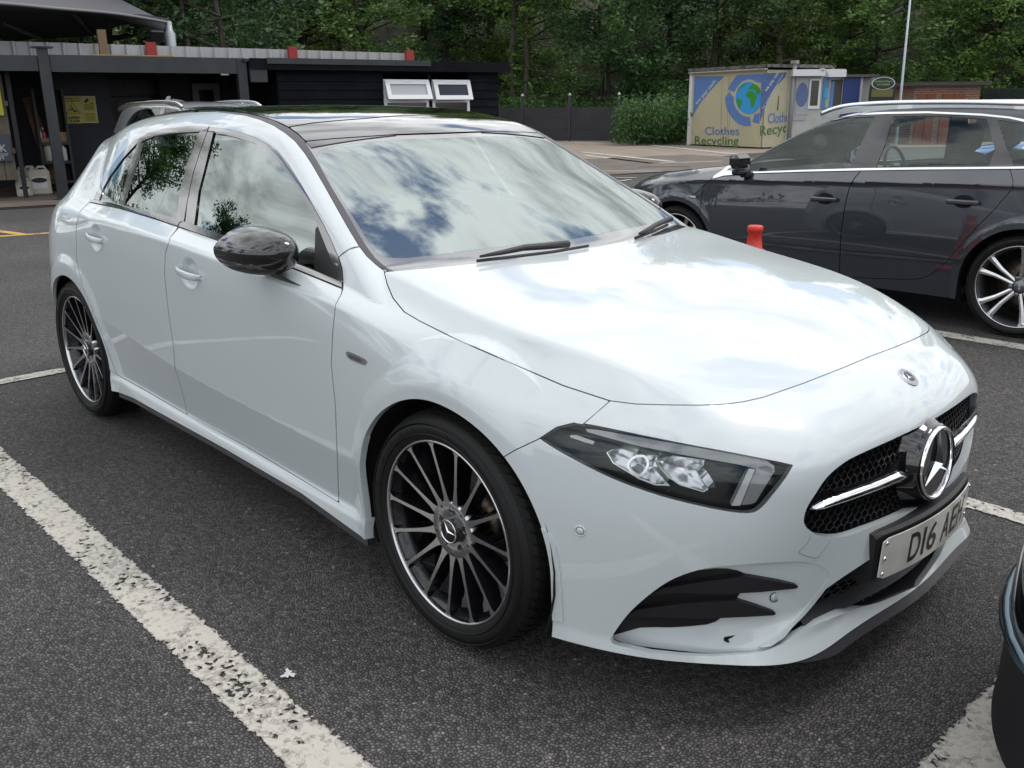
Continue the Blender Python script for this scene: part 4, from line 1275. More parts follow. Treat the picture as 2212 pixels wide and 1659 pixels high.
GL = [('D', -.151), ('I', -.090), ('6', -.065), ('A', .020), ('E', .081), ('H', .142)]
vs_all = MB()
for ch_, y0 in GL:
    if ch_ == 'I':
        wd_, me = .013, None; V2 = [(0, 0), (1, 0), (1, 1), (0, 1)]; F2 = [(0, 1, 2, 3)]
    else:
        me = text_mesh(ch_, 1.0, bold=.012, align='LEFT'); V2 = [(v.co.x, v.co.y) for v in me.vertices]; F2 = [tuple(p.vertices) for p in me.polygons]; wd_ = .050
    xs = [v[0] for v in V2]; ys = [v[1] for v in V2]
    ax, bx_, ay, by_ = min(xs), max(xs), min(ys), max(ys)
    vs = []
    for (a, b) in V2:
        y = y0 + (a - ax) / (bx_ - ax) * wd_; z = .371 - .0395 + (b - ay) / (by_ - ay) * .079
        vs.append((plate_x(y, z) + .0008, y, z))
    vs_all.add(vs, F2, sm=False)
vs_all.build('plate_characters', mat('plate_black', (.008, .008, .008), rough=.4), plate)
mb = MB()
for y in (-.247, .247):
    for z in (.371 - .042, .371 + .042) + ((.371,) if y < 0 else ()):
        Mq = frame((plate_x(y, z), y, z), (0, 1, 0), (0, 0, 1))
        mb.lathe([(.0052, 0), (.0045, .0022), (.002, .003), (0, .0022)], 14, Mq)
mb.build('plate_screws', CHROME, plate)
mb = MB(); n = 20
rows = []
for k in range(n + 1):
    y = -.278 + .556 * k / n
    e = min(1, min(y + .278, .278 - y) / .016)
    xf = plate_x(y, .371) - .004
    for (x, z) in ((.84, .445), (xf - .010, .441 - .004 * (1 - e)), (xf - .002, .434 - .006 * (1 - e)), (xf - .004, .318), (xf - .012, .307), (.84, .300)):
        rows.append((x, y, z))
fs = []
for k in range(n):
    for j in range(5): a = k * 6 + j; fs.append((a, a + 1, a + 7, a + 6))
fs += [tuple(range(6)), tuple(reversed(range(n * 6, n * 6 + 6)))]
mb.add(rows, fs, sm=False); mb.build('plate_plinth', BLACKP, car)
# --- bumper intakes
E3 = lambda pts: zf_(pts, 1700, 1500, 2.212)
def rec(V):
    w_ = V[:, 1]; s_ = np.clip((w_ - .43) / .30, 0, 1); s_ = s_ * s_ * (3 - 2 * s_)
    return -.050 * s_ - .0005
HX.panel('intake_recess', WHITE, car, HX.cut([P_INTAKE], gap=-.012, sub=1, pre=lambda V: V[:, 0] > .3), side='near', disp=rec, flange=0)
HX.panel('intake_recess', WHITE, car, HX.cut([P_INTAKE], gap=-.012, sub=1, pre=lambda V: V[:, 0] > .3), side='far', disp=rec, flange=0)
for side in ('near', 'far'):
    decal('intake_mesh', MESHM, car, smooth_poly(E3([(270, 930), (330, 862), (420, 740), (600, 600), (750, 512), (1000, 472), (1150, 484), (1212, 525), (1185, 600), (1165, 640), (1140, 680), (1120, 730), (1040, 800), (950, 842), (700, 862), (500, 864)]), 2), off=.003, flange=.01, side=side, disp=rec, sub=2)
    decal('intake_blade', BLACKP, car, E3([(560, 655), (660, 600), (900, 562), (1205, 522), (1400, 553), (1545, 579), (1560, 590), (1545, 603), (1300, 628), (1100, 637), (950, 638), (750, 630)]), off=.012, flange=.026, side=side, sub=2, disp=lambda V: rec(V) * .9 - .008 * np.clip((.52 - V[:, 1]) / .08, 0, 1))
    decal('intake_blade', BLACKP, car, E3([(390, 800), (480, 745), (800, 702), (1140, 682), (1250, 715), (1390, 757), (1412, 770), (1395, 782), (1250, 790), (1000, 802), (800, 803), (600, 790)]), off=.012, flange=.026, side=side, sub=2, disp=lambda V: rec(V) * .9 - .008 * np.clip((.56 - V[:, 1]) / .08, 0, 1))
HX.panel('lower_intake_back', DARK, car, HX.cut([P_LOWSLOT], fields=[lambda V: .50 - V[:, 1]], gap=-.03), side='both', off=-.060, flange=0)
hexmesh('lower_intake_mesh', P_LOWSLOT, .034, .016, .215, .345, .58, .045, .0022, MESHM)
mb = MB()
ys = np.linspace(-.45, .45, 31); zt_ = np.full(31, .236); xo = x_on(np.abs(ys), zt_)
vs = []
for y, x in zip(ys, xo): vs += [(x - .016, y, .222 + .03 * abs(y)), (x - .055, y, .262 + .02 * abs(y)), (x - .06, y, .235 + .02 * abs(y))]
fs = []
for k in range(30):
    for j in range(2): a = 3 * k + j; fs.append((a, a + 1, a + 4, a + 3))
mb.add(vs, fs, sm=False); mb.build('intake_tray', BLACKP, car)
lipz = lambda V: Spl(ST, [k[8][0] for k in KN])(s_of(V[:, 0], V[:, 1])[0])
HX.panel('front_splitter', GREYP, car, HX.cut([], fields=[lambda V: lipz(V) - .0015 - V[:, 2], lambda V: V[:, 2] - lipz(V) + .024 * np.clip((s_of(V[:, 0], V[:, 1])[0] - .90) / .12, 0, 1), lambda V: s_of(V[:, 0], V[:, 1])[0] - .90], pre=lambda V: (V[:, 0] > .3) & (V[:, 2] < .25)), side='both', off=-.004, flange=.05, dirn=(1, 0, .1))
# --- sensors, tow-eye cover, seams, side badge
for c in ((1253, 1147), (1674, 1290)):
    p = hit(*c); n_ = skin_n(p); q_ = np.array(c, float)
    if c[0] > 1600:
        for _ in range(6):
            p = hit(*q_); n_ = skin_n(p); p2 = p + n_ * rec(np.array([[p[0], abs(p[1]), p[2]]]))[0]
            q_ = q_ + (np.array(c) - to_px(p2[None])[0][0])
        p = p2
    for sg in (1, -1):
        pp = p * [1, sg, 1]; nn = n_ * [1, sg, 1]
        Mq = frame(pp, np.cross([0, 0, 1], nn), (0, 0, 1)); mb = MB()
        mb.lathe([(.0145, -.003), (.0145, .001), (.0135, .0022), (.0112, .0022), (.0105, .0005), (.0095, .0005), (.0092, .0018), (0, .0020)] if c[0] < 1600 else [(.0115, -.003), (.0115, .0008), (0, .0012)], 32, Mq)
        so_ = mb.build('parking_sensor', WHITE, car)
        mb = MB(); mb.lathe([(.0108, .0010), (.0100, .0012), (.0092, .0010)] if c[0] < 1600 else [(.0135, -.001), (.0132, .0010), (.0118, .0012), (.0114, -.001)], 32, Mq); mb.build('sensor_ring', LINEM, so_)
skin_line('tow_cover_seam', [(1752, 1156), (1745.3, 1171), (1727.8, 1189.4), (1728.8, 1196), (1758.9, 1204.4), (1767.7, 1203), (1780, 1186.5), (1795, 1167)], .0011, LINEL, car, dens=2)
skin_line('pillar_seam', [(731.3, 555.3), (740, 547.5), (753.4, 538.7), (765, 534), (777, 532.4)], .0016, LINEL, car, dens=2, sides=('near', 'far'))
skin_line('trim_seam', [(385.3, 489.8), (390.5, 481.5), (396, 479)], .0018, LINEM, car, off=.004, dens=2)
skin_line('trim_seam', [(452.3, 273.5), (449, 283)], .0018, LINEM, car, off=.001, dens=2)
# raised guard on the bumper behind the front wheel arch
HX.panel('arch_guard', WHITE, car, HX.cut([smooth_poly([(1148, 1134), (1172, 1141), (1192, 1160), (1203, 1190), (1211, 1240), (1217, 1342), (1178, 1336), (1150, 1300), (1150, 1200)], 3, sharp=(0, 5, 6))], fields=[FA], sub=2, pre=lambda V: V[:, 0] > .1), side='near', off=.004, flange=.006)
pbd = hit(768.5, 774.5); nb2 = skin_n(pbd); xv = hit(789, 781) - hit(748, 765); xv /= np.linalg.norm(xv)
decal('edition_badge', mat('badge_chrome', (.55, .56, .58), rough=.3, metal=1), car, smooth_poly([(746.9, 761.3), (758.3, 761.7), (789.3, 776.6), (789.9, 785.6), (783.3, 787.3), (754.7, 774.9)], 3), off=.0025, flange=.004, sub=4)
Mt = frame(pbd + nb2 * .0032, xv, np.cross(nb2, xv))
text_obj('badge_letters', 'EDITION', .0125, Mt @ Matrix.Translation((0, -.0042, 0)), mat('badge_letter', (.02, .02, .02), rough=.4), car, sx=1.15, bold=.0)
# --- door handles with their dished cups
for side, sg in (('near', -1), ('far', 1)):
    for D_, cx, cz, rise in ((DF, -1.392, .866, .010), (DR, -2.305, .905, .010)):
        hx = [cx - .092, cx - .075, cx - .04, cx, cx + .04, cx + .075, cx + .098]
        hz = [cz + .004, cz + .006, cz + .005, cz + .002, cz - .001, cz - .003, cz - .004]
        so2 = [.002, .013, .024, .028, .027, .019, .003]; hh = [.008, .0125, .0135, .0135, .0135, .0125, .008]; tt = [.003, .006, .0065, .0065, .0065, .006, .003]
        vs = []; fs = []; n = 14
        for i in range(7):
            q = np.array([[hx[i], .9, hz[i]]]); wv = .70 + np.linspace(0, .25, 400); Q = np.stack([np.full(400, hx[i]), wv, np.full(400, hz[i])], 1)
            f = F_hero(Q); wv0 = wv[np.argmax(f > 0)]
            for k in range(n):
                t = 2 * PI * k / n
                vs.append((hx[i], sg * (wv0 + so2[i] + tt[i] * math.cos(t)), hz[i] + hh[i] * math.copysign(abs(math.sin(t)) ** .8, math.sin(t))))
        for i in range(6):
            for k in range(n): k2 = (k + 1) % n; fs.append((i * n + k, i * n + k2, (i + 1) * n + k2, (i + 1) * n + k))
        fs += [tuple(range(n)), tuple(reversed(range(6 * n, 7 * n)))]
        if sg > 0: fs = [t_[::-1] for t_ in fs]
        mb = MB(); mb.add(vs, fs, sm=True)
        par = D_ if side == 'near' else DFAR[0 if D_ is DF else 1]
        mb.build('door_handle', WHITE, par)
# --- door mirrors
for sg in (-1, 1):
    nu, nv = 40, 28
    def mp(u, v):
        th = v * PI / 2; ph = u * 2 * PI
        c_, s__ = math.cos(ph), math.sin(ph)
        cx_ = math.copysign(abs(c_) ** .80, c_); sz_ = math.copysign(abs(s__) ** .86, s__)
        R0 = math.sin(th) ** .72
        up_ = sz_ > 0
        wv = .908 + R0 * .096 * cx_
        zv = 1.010 + R0 * (.072 if up_ else .079) * sz_ * (1 - (.52 if up_ else .30) * max(0, cx_) ** 1.4)
        x_ = -.888 + .205 * math.cos(th) ** .85 - .38 * (wv - .90)
        return (x_, sg * wv, zv)
    parts_ = {'top': MB(), 'low': MB(), 'ind': MB()}
    grid = [[mp(u / nu, v / nv) for u in range(nu)] for v in range(nv + 1)]
    for v in range(nv):
        for u in range(nu):
            q = [grid[v][u], grid[v][(u + 1) % nu], grid[v + 1][(u + 1) % nu], grid[v + 1][u]]
            cz_ = sum(p[2] for p in q) / 4; cw_ = abs(sum(p[1] for p in q) / 4)
            zsplit = .964 + .05 * max(0, cw_ - .95)
            key = 'low' if cz_ < zsplit else ('ind' if (cz_ < zsplit + .013 and cw_ > .935 + (cz_ - zsplit) * 1.5) else 'top')
            parts_[key].add(q if sg > 0 else q[::-1], [(0, 1, 2, 3)], sm=True)
    names = {'top': ('door_mirror', BLACKG), 'low': ('mirror_lower_shell', BLACKP), 'ind': ('mirror_indicator', mat('indicator_lens', (.12, .12, .13), rough=.1, coat=1))}
    root = None
    for k_ in ('top', 'low', 'ind'):
        me = parts_[k_].mesh(names[k_][0]); bmm = bmesh.new(); bmm.from_mesh(me); bmesh.ops.remove_doubles(bmm, verts=bmm.verts, dist=1e-5); bmesh.ops.recalc_face_normals(bmm, faces=bmm.faces)
        bmm.to_mesh(me); bmm.free(); me.polygons.foreach_set('use_smooth', [True] * len(me.polygons))
        o = link(names[k_][0], me, names[k_][1], root or car)
        if root is None: root = o
    mb = MB(); rim_ = [Vector(p) for p in grid[nv]]; cen_ = sum(rim_, Vector()) / nu
    mb.add([tuple(p + Vector((-.006, 0, 0)) + (p - cen_) * -.03) for p in rim_] + [tuple(p) for p in rim_], [tuple(range(nu))] + [(u, (u + 1) % nu, nu + (u + 1) % nu, nu + u) for u in range(nu)])
    mb.build('mirror_glass_rim', BLACKP, root)
    mb = MB()
    sec = []
    for (cx_, cw, cz_, a, b) in ((-.80, .905, .950, .060, .040), (-.775, .885, .936, .062, .034), (-.735, .868, .920, .062, .022), (-.705, .855, .908, .058, .013)):
        sec.append([(cx_ + a * math.cos(2 * PI * k / 14), sg * (cw + b * math.sin(2 * PI * k / 14) * .6), cz_ + b * .35 * math.sin(2 * PI * k / 14)) for k in range(14)])
    vs = [p for s_ in sec for p in s_]; fs = [(i * 14 + k, i * 14 + (k + 1) % 14, i * 14 + 14 + (k + 1) % 14, i * 14 + 14 + k) for i in range(3) for k in range(14)] + [tuple(range(14)), tuple(range(42, 56))]
    mb.add(vs, fs, sm=True); mb.build('mirror_stalk', BLACKP, root)
# --- wipers
WIPM = mat('wiper_black', (.012, .012, .013), rough=.45)
def pline(pts, off):
    out = []
    for p in pts:
        h = hit(*p)
        if h is not None: out.append(h + skin_n(h) * off)
    return out
mb = MB(); mb.tube(pline([(1036, 569), (1083, 560), (1129, 549), (1172, 546), (1226, 541)], .022), [.004, .008, .010, .011, .012], 6)
mb.tube(pline([(1030, 569), (1090, 562), (1195, 549), (1270, 536)], .008), .005, 6)
mb.build('wiper', WIPM, car)
mb = MB(); mb.tube(pline([(1378, 518), (1396, 510), (1411, 499), (1428, 490), (1443, 484)], .022), [.004, .010, .011, .011, .012], 6)
mb.tube(pline([(1372, 519), (1411, 504), (1440, 490)], .008), .006, 6)
mb.build('wiper', WIPM, car)
# --- wheels
ST_M = dict(face=ALU, dark=ALUD, spokes=merc_spokes)
WH = {}
for nm, x, sg, sp in (('f', XF, -1, .10), ('r', XR, -1, .36), ('f', XF, 1, 0), ('r', XR, 1, .2)):
    y = .770 if nm == 'f' else .765
    make_wheel('wheel', car, (x, sg * y, .331), .331, .256, .228, ST_M, sg, spin=sp)
# --- cabin
mb = MB()
mb.box((-.75, 0, .90), (.70, 1.36, .12), bev=.04)
mb.box((-.62, 0, .82), (.5, 1.3, .2), bev=.04)
mb.build('dashboard', INTER, car)
for yy in (-.37, .37):
    s_ = MB(); s_.box((-1.75, yy, .50), (.55, .50, .16), bev=.05)
    s_.box((-2.02, yy, .84), (.16, .48, .62), M=Matrix.Rotation(R_(-14), 4, 'Y'), bev=.05)
    s_.box((-2.10, yy, 1.21), (.10, .27, .17), M=Matrix.Rotation(R_(-10), 4, 'Y'), bev=.04)
    s_.build('front_seat', INTERG, car)
s_ = MB(); s_.box((-2.72, 0, .80), (.16, 1.25, .6), M=Matrix.Rotation(R_(-18), 4, 'Y'), bev=.05); s_.box((-2.5, 0, .5), (.5, 1.25, .16), bev=.05); s_.build('rear_bench', INTERG, car)
s_ = MB(); s_.tube([(-1.10 + .03 * math.sin(t), -.37 + .185 * math.cos(t), .90 + .18 * math.sin(t)) for t in np.linspace(0, 2 * PI, 33)], .015, 8, caps=False); s_.box((-1.08, -.37, .90), (.06, .14, .10), bev=.02)
s_.box((-1.09, -.37, .90), (.02, .34, .03)); s_.build('steering_wheel', INTER, car)
s_ = MB(); s_.box((-1.02, 0, 1.245), (.16, .20, .05), bev=.02); s_.box((-1.10, 0, 1.20), (.03, .23, .06), bev=.012); s_.build('rear_view_mirror', INTER, car)
# ------------------------------------------------------------------ placing helpers
def ray(px_, py_):
    return CF + (px_ - PW / 2) / CQ[6] * CR - (py_ - PH / 2) / CQ[6] * CU


def gp(px_, py_, z=0.0):
    d = ray(px_, py_); return CC + d * ((z - CC[2]) / d[2])


def at(px_, py_, depth): return CC + ray(px_, py_) * depth


def on_plane(px_, py_, p0, n):
    d = ray(px_, py_); return CC + d * (np.dot(np.array(p0) - CC, n) / np.dot(d, n))


FL = np.array([CF[0], CF[1], 0]); FL /= np.linalg.norm(FL)
RL = np.array([CR[0], CR[1], 0]); RL /= np.linalg.norm(RL)
# ------------------------------------------------------------------ ground
def asphalt(name, base=(.055, .051, .049), hi=(.165, .155, .15), stone=98.0, bump=.9, patch=.28):
    m = bpy.data.materials.new(name); m.use_nodes = True; t = m.node_tree; b = t.nodes['Principled BSDF']; n = t.nodes.new; l = t.links.new
    co = n('ShaderNodeTexCoord')
    wa = n('ShaderNodeTexNoise'); wa.inputs['Scale'].default_value = 40; wa.inputs['Detail'].default_value = 2
    l(co.outputs['Object'], wa.inputs['Vector'])
    wm = n('ShaderNodeVectorMath'); wm.operation = 'MULTIPLY_ADD'; wm.inputs[1].default_value = (.010, .010, 0)
    l(wa.outputs['Color'], wm.inputs[0]); l(co.outputs['Object'], wm.inputs[2])
    v = n('ShaderNodeTexVoronoi'); v.inputs['Scale'].default_value = stone; v.voronoi_dimensions = '2D'
    l(wm.outputs[0], v.inputs['Vector'])
    ve = n('ShaderNodeTexVoronoi'); ve.feature = 'DISTANCE_TO_EDGE'; ve.inputs['Scale'].default_value = stone; ve.voronoi_dimensions = '2D'
    l(wm.outputs[0], ve.inputs['Vector'])
    big = n('ShaderNodeTexNoise'); big.inputs['Scale'].default_value = .55; big.inputs['Detail'].default_value = 6
    l(co.outputs['Object'], big.inputs['Vector'])
    fine = n('ShaderNodeTexNoise'); fine.inputs['Scale'].default_value = 260; fine.inputs['Detail'].default_value = 4
    l(co.outputs['Object'], fine.inputs['Vector'])
    sepc = n('ShaderNodeSeparateColor'); l(v.outputs['Color'], sepc.inputs[0])
    c1 = n('ShaderNodeMix'); c1.data_type = 'RGBA'; c1.inputs['A'].default_value = (*base, 1); c1.inputs['B'].default_value = (*hi, 1)
    l(sepc.outputs[0], c1.inputs['Factor'])
    pale = n('ShaderNodeMath'); pale.operation = 'GREATER_THAN'; pale.inputs[1].default_value = .9965; l(sepc.outputs[1], pale.inputs[0])
    c1b = n('ShaderNodeMix'); c1b.data_type = 'RGBA'; c1b.inputs['B'].default_value = (.32, .29, .25, 1); l(c1.outputs['Result'], c1b.inputs['A']); l(pale.outputs[0], c1b.inputs['Factor'])
    ed = n('ShaderNodeMapRange'); ed.inputs['From Max'].default_value = .10; ed.inputs['To Min'].default_value = .22; ed.interpolation_type = 'SMOOTHSTEP'
    l(ve.outputs['Distance'], ed.inputs['Value'])
    c2 = n('ShaderNodeMix'); c2.data_type = 'RGBA'; c2.blend_type = 'MULTIPLY'; c2.inputs['Factor'].default_value = 1
    l(c1b.outputs['Result'], c2.inputs['A']); l(ed.outputs[0], c2.inputs['B'])
    br = n('ShaderNodeMapRange'); br.inputs['From Min'].default_value = .3; br.inputs['From Max'].default_value = .7
    br.inputs['To Min'].default_value = 1 - patch; br.inputs['To Max'].default_value = 1 + patch
    l(big.outputs['Fac'], br.inputs['Value'])
    c3 = n('ShaderNodeMix'); c3.data_type = 'RGBA'; c3.blend_type = 'MULTIPLY'; c3.inputs['Factor'].default_value = 1
    l(c2.outputs['Result'], c3.inputs['A']); l(br.outputs[0], c3.inputs['B'])
    l(c3.outputs['Result'], b.inputs['Base Color'])
    # relief: domed stones of differing height in a tar bed
    hh = n('ShaderNodeMapRange'); hh.inputs['From Max'].default_value = .28; hh.interpolation_type = 'SMOOTHSTEP'; l(ve.outputs['Distance'], hh.inputs['Value'])
    hv = n('ShaderNodeMath'); hv.operation = 'MULTIPLY_ADD'; hv.inputs[1].default_value = .7; hv.inputs[2].default_value = .5; l(sepc.outputs[2], hv.inputs[0])
    hm = n('ShaderNodeMath'); hm.operation = 'MULTIPLY'; l(hh.outputs[0], hm.inputs[0]); l(hv.outputs[0], hm.inputs[1])
    ha = n('ShaderNodeMath'); ha.operation = 'MULTIPLY_ADD'; ha.inputs[1].default_value = .22; l(fine.outputs['Fac'], ha.inputs[0]); l(hm.outputs[0], ha.inputs[2])
    bp = n('ShaderNodeBump'); bp.inputs['Strength'].default_value = bump; bp.inputs['Distance'].default_value = .011
    l(ha.outputs[0], bp.inputs['Height']); l(bp.outputs[0], b.inputs['Normal'])
    b.inputs['Roughness'].default_value = .72; b.inputs['Specular IOR Level'].default_value = .45
    MATS[name] = m
    return m


def line_paint(name, col, wear, dirt=(.23, .21, .19), scale=1.0, edge=0.0):
    """worn road paint: opaque flakes on clear gaps where the stones show"""
    m = bpy.data.materials.new(name); m.use_nodes = True; t = m.node_tree; b = t.nodes['Principled BSDF']; n = t.nodes.new; l = t.links.new
    out = t.nodes['Material Output']
    co = n('ShaderNodeTexCoord')
    wa = n('ShaderNodeTexNoise'); wa.inputs['Scale'].default_value = 40; wa.inputs['Detail'].default_value = 2; l(co.outputs['Object'], wa.inputs['Vector'])
    wm = n('ShaderNodeVectorMath'); wm.operation = 'MULTIPLY_ADD'; wm.inputs[1].default_value = (.010, .010, 0); l(wa.outputs['Color'], wm.inputs[0]); l(co.outputs['Object'], wm.inputs[2])
    ve = n('ShaderNodeTexVoronoi'); ve.feature = 'DISTANCE_TO_EDGE'; ve.inputs['Scale'].default_value = 82; ve.voronoi_dimensions = '2D'; l(wm.outputs[0], ve.inputs['Vector'])
    vc = n('ShaderNodeTexVoronoi'); vc.inputs['Scale'].default_value = 82; vc.voronoi_dimensions = '2D'; l(wm.outputs[0], vc.inputs['Vector'])
    sc_ = n('ShaderNodeSeparateColor'); l(vc.outputs['Color'], sc_.inputs[0])
    n1_ = n('ShaderNodeTexNoise'); n1_.inputs['Scale'].default_value = 5.5 * scale; n1_.inputs['Detail'].default_value = 7; n1_.inputs['Roughness'].default_value = .62; l(co.outputs['Object'], n1_.inputs['Vector'])
    n2_ = n('ShaderNodeTexNoise'); n2_.inputs['Scale'].default_value = 46 * scale; n2_.inputs['Detail'].default_value = 4; l(co.outputs['Object'], n2_.inputs['Vector'])
    a = n('ShaderNodeMath'); a.operation = 'MULTIPLY_ADD'; a.inputs[1].default_value = .30; l(sc_.outputs[0], a.inputs[0]); 
    a2 = n('ShaderNodeMath'); a2.operation = 'MULTIPLY_ADD'; a2.inputs[1].default_value = .8; l(n1_.outputs['Fac'], a2.inputs[0])
    a3 = n('ShaderNodeMath'); a3.operation = 'MULTIPLY'; a3.inputs[1].default_value = .5; l(n2_.outputs['Fac'], a3.inputs[0])
    l(a3.outputs[0], a2.inputs[2]); l(a2.outputs[0], a.inputs[2])
    uv = n('ShaderNodeUVMap'); su = n('ShaderNodeSeparateXYZ'); l(uv.outputs[0], su.inputs[0])
    e1 = n('ShaderNodeMath'); e1.operation = 'SUBTRACT'; e1.inputs[1].default_value = .5; l(su.outputs[1], e1.inputs[0])
    e2 = n('ShaderNodeMath'); e2.operation = 'ABSOLUTE'; l(e1.outputs[0], e2.inputs[0])
    e3 = n('ShaderNodeMapRange'); e3.inputs['From Min'].default_value = .40; e3.inputs['From Max'].default_value = .5; e3.inputs['To Max'].default_value = -.42; l(e2.outputs[0], e3.inputs['Value'])
    a4 = n('ShaderNodeMath'); a4.operation = 'ADD'; l(a.outputs[0], a4.inputs[0]); l(e3.outputs[0], a4.inputs[1])
    gapm = n('ShaderNodeMapRange'); gapm.inputs['From Max'].default_value = .05; gapm.inputs['To Min'].default_value = -.16; gapm.inputs['To Max'].default_value = .0; l(ve.outputs['Distance'], gapm.inputs['Value'])
    a5 = n('ShaderNodeMath'); a5.operation = 'ADD'; l(a4.outputs[0], a5.inputs[0]); l(gapm.outputs[0], a5.inputs[1])
    mk_ = n('ShaderNodeMapRange'); mk_.inputs['From Min'].default_value = wear; mk_.inputs['From Max'].default_value = wear + .03; l(a5.outputs[0], mk_.inputs['Value'])
    mi = n('ShaderNodeMix'); mi.data_type = 'RGBA'; mi.inputs['A'].default_value = (*dirt, 1); mi.inputs['B'].default_value = (*col, 1)
    dm = n('ShaderNodeMapRange'); dm.inputs['From Min'].default_value = wear - .02; dm.inputs['From Max'].default_value = wear + .22; l(a5.outputs[0], dm.inputs['Value']); l(dm.outputs[0], mi.inputs['Factor'])
    l(mi.outputs['Result'], b.inputs['Base Color']); b.inputs['Roughness'].default_value = .75
    bp = n('ShaderNodeBump'); bp.inputs['Strength'].default_value = .5; bp.inputs['Distance'].default_value = .004; l(a5.outputs[0], bp.inputs['Height']); l(bp.outputs[0], b.inputs['Normal'])
    tr = n('ShaderNodeBsdfTransparent'); mx_ = n('ShaderNodeMixShader'); l(mk_.outputs[0], mx_.inputs[0]); l(tr.outputs[0], mx_.inputs[1]); l(b.outputs[0], mx_.inputs[2]); l(mx_.outputs[0], out.inputs[0])
    MATS[name] = m
    return m


ASPH = asphalt('asphalt')
mb = MB(); mb.add([(-260, -260, 0), (260, -260, 0), (260, 260, 0), (-260, 260, 0)], [(0, 1, 2, 3)])
tag(mb.build('ground', ASPH), kind='structure')
CONC = mat('concrete_ground', (.30, .25, .20), rough=.85, vary=(1.3, .8, 8, (.20, .165, .135)), bump=(60, .3, .004))
quadn = 0


def sheet(name, pts, m, z, label=None, cat=None, kind='structure', group=None):
    mb = MB(); mb.add([(p[0], p[1], z) for p in pts], [tuple(range(len(pts)))])
    me = mb.mesh(name)
    o = link(name, me, m); 
    if me.polygons[0].normal.z < 0: me.flip_normals()
    tag(o, label, cat, group, kind); return o


def strip(name, a, b, wdt, m, z=.004, label=None, group=None, n=1):
    """painted line from a to b with UV across its width"""
    a = np.array(a[:2], float); b = np.array(b[:2], float); d = (b - a) / np.linalg.norm(b - a); q = np.array([-d[1], d[0]]) * wdt / 2
    me = bpy.data.meshes.new(name); P = [a - q, b - q, b + q, a + q]
    me.from_pydata([(p[0], p[1], z) for p in P], [], [(0, 1, 2, 3)])
    uv = me.uv_layers.new(name='UVMap'); L_ = float(np.linalg.norm(b - a))
    for i, c in enumerate([(0, 0), (L_, 0), (L_, 1), (0, 1)]): uv.data[i].uv = c
    if me.polygons[0].normal.z < 0: me.flip_normals()
    o = link(name, me, m)
    return tag(o, label, 'road marking' if label else None, group, None if label else 'structure')


LW = line_paint('worn_white_line', (.50, .475, .42), .60)
LWF = line_paint('worn_white_line_far', (.52, .50, .45), .55)
LY = line_paint('worn_yellow_line', (.62, .36, .07), .60)
strip('bay_line', (-3.60, -1.392), (1.6, -1.387), .150, LW, label='wide cracked white bay line along the near side of the white hatchback')
strip('bay_line', (-3.665, -2.9), (-3.665, 9.5), .120, LW, z=.006, label='white bay end line crossing behind the rear wheel of the white hatchback')
strip('bay_line', (-3.60, 1.10), (1.10, 1.10), .105, LW, label='white bay line between the white hatchback and the empty bay')
strip('bay_line', (-3.60, 3.655), (1.10, 3.655), .16, LW, label='white bay line beside the grey estate rear wheel')
strip('bay_line', (1.20, -2.9), (1.20, 9.5), .170, LW, z=.006, label='white line at the front of the bays beside the dark car bumper')
y0 = gp(-60, 515); y1 = gp(48, 507); y2 = gp(118, 503); y3 = gp(-60, 492)
strip('yellow_line', y0, y2, .13, LY, z=.004, label='straight faded yellow line on the asphalt behind the white car')
strip('yellow_line', y3, y1, .13, LY, z=.006, label='faded yellow line running diagonally into the other yellow line')
# pale concrete lot in the distance with its own markings
cp = [gp(x, y) for x, y in ((1200, 372), (1304, 365.8), (1378, 360), (1456, 350), (1514, 344.4), (1600, 333), (1760, 322), (2300, 312), (2300, 288), (1500, 293), (1100, 296), (900, 300), (900, 380))]
sheet('concrete_lot', cp, CONC, .004)
sheet('wet_patch', [gp(x, y) for x, y in smooth_poly([(1232, 346), (1290, 343), (1345, 340.5), (1343, 345), (1290, 348.5), (1240, 349.5)], 4)], mat('damp_concrete', (.035, .03, .03), rough=.3), .008)
far = [((1253, 329), (1454, 350)), ((1261, 335.6), (1409, 354)), ((1401, 314), (1590, 334)), ((1216, 307.2), (1397, 314.6)), ((1424, 353), (1561, 348.8)), ((1378, 362), (1489, 361)), ((1300, 370.6), (1431, 370.6)), ((1330, 385), (1376, 385)), ((1340, 392), (1362, 389))]
for i, (a, b) in enumerate(far):
    A, B = gp(*a), gp(*b); dep = (np.dot((A + B) / 2 - CC, CF))
    vdir = np.linalg.norm(gp(a[0], a[1] + 1.6)[:2] - gp(*a)[:2]) * .55
    o = strip('far_bay_line', A, B, min(vdir, .3), LWF, z=.012 if i % 2 else .014, group='bay lines in the far part of the car park')
    o['label'] = 'thin white far bay line, ' + ['second longest on the pale concrete, above its twin', 'just below its twin on the pale concrete', 'running towards the clothes bank', 'furthest back, at the foot of the panel fence', 'topmost on the dark asphalt', 'second down on the dark asphalt', 'third down on the dark asphalt', 'short stub fourth down by the white car roof', 'lowest tiny stub by the white car roof'][i]; o['category'] = 'road marking'; del o['kind']
for pts in ([(1350, 334), (1372, 331), (1424, 330.5), (1420, 335), (1405, 337), (1390, 335), (1372, 338)], [(1431, 328), (1462, 325), (1472, 324), (1468, 329), (1450, 332)], [(1290, 354), (1304, 355.5), (1298, 357)]):
    o = sheet('floor_lettering', [gp(x, y) for x, y in pts], LWF, .010, 'worn white lettering on the far concrete, ' + ('left word' if pts[0][0] == 1350 else 'right word' if pts[0][0] == 1431 else 'small scrap'), 'road marking', None, 'worn letters on the far concrete'); del_k = o.pop('kind', None)

# ------------------------------------------------------------------ woodland
random.seed(11)
NPR = np.random.RandomState(7)
LEAFV = {}


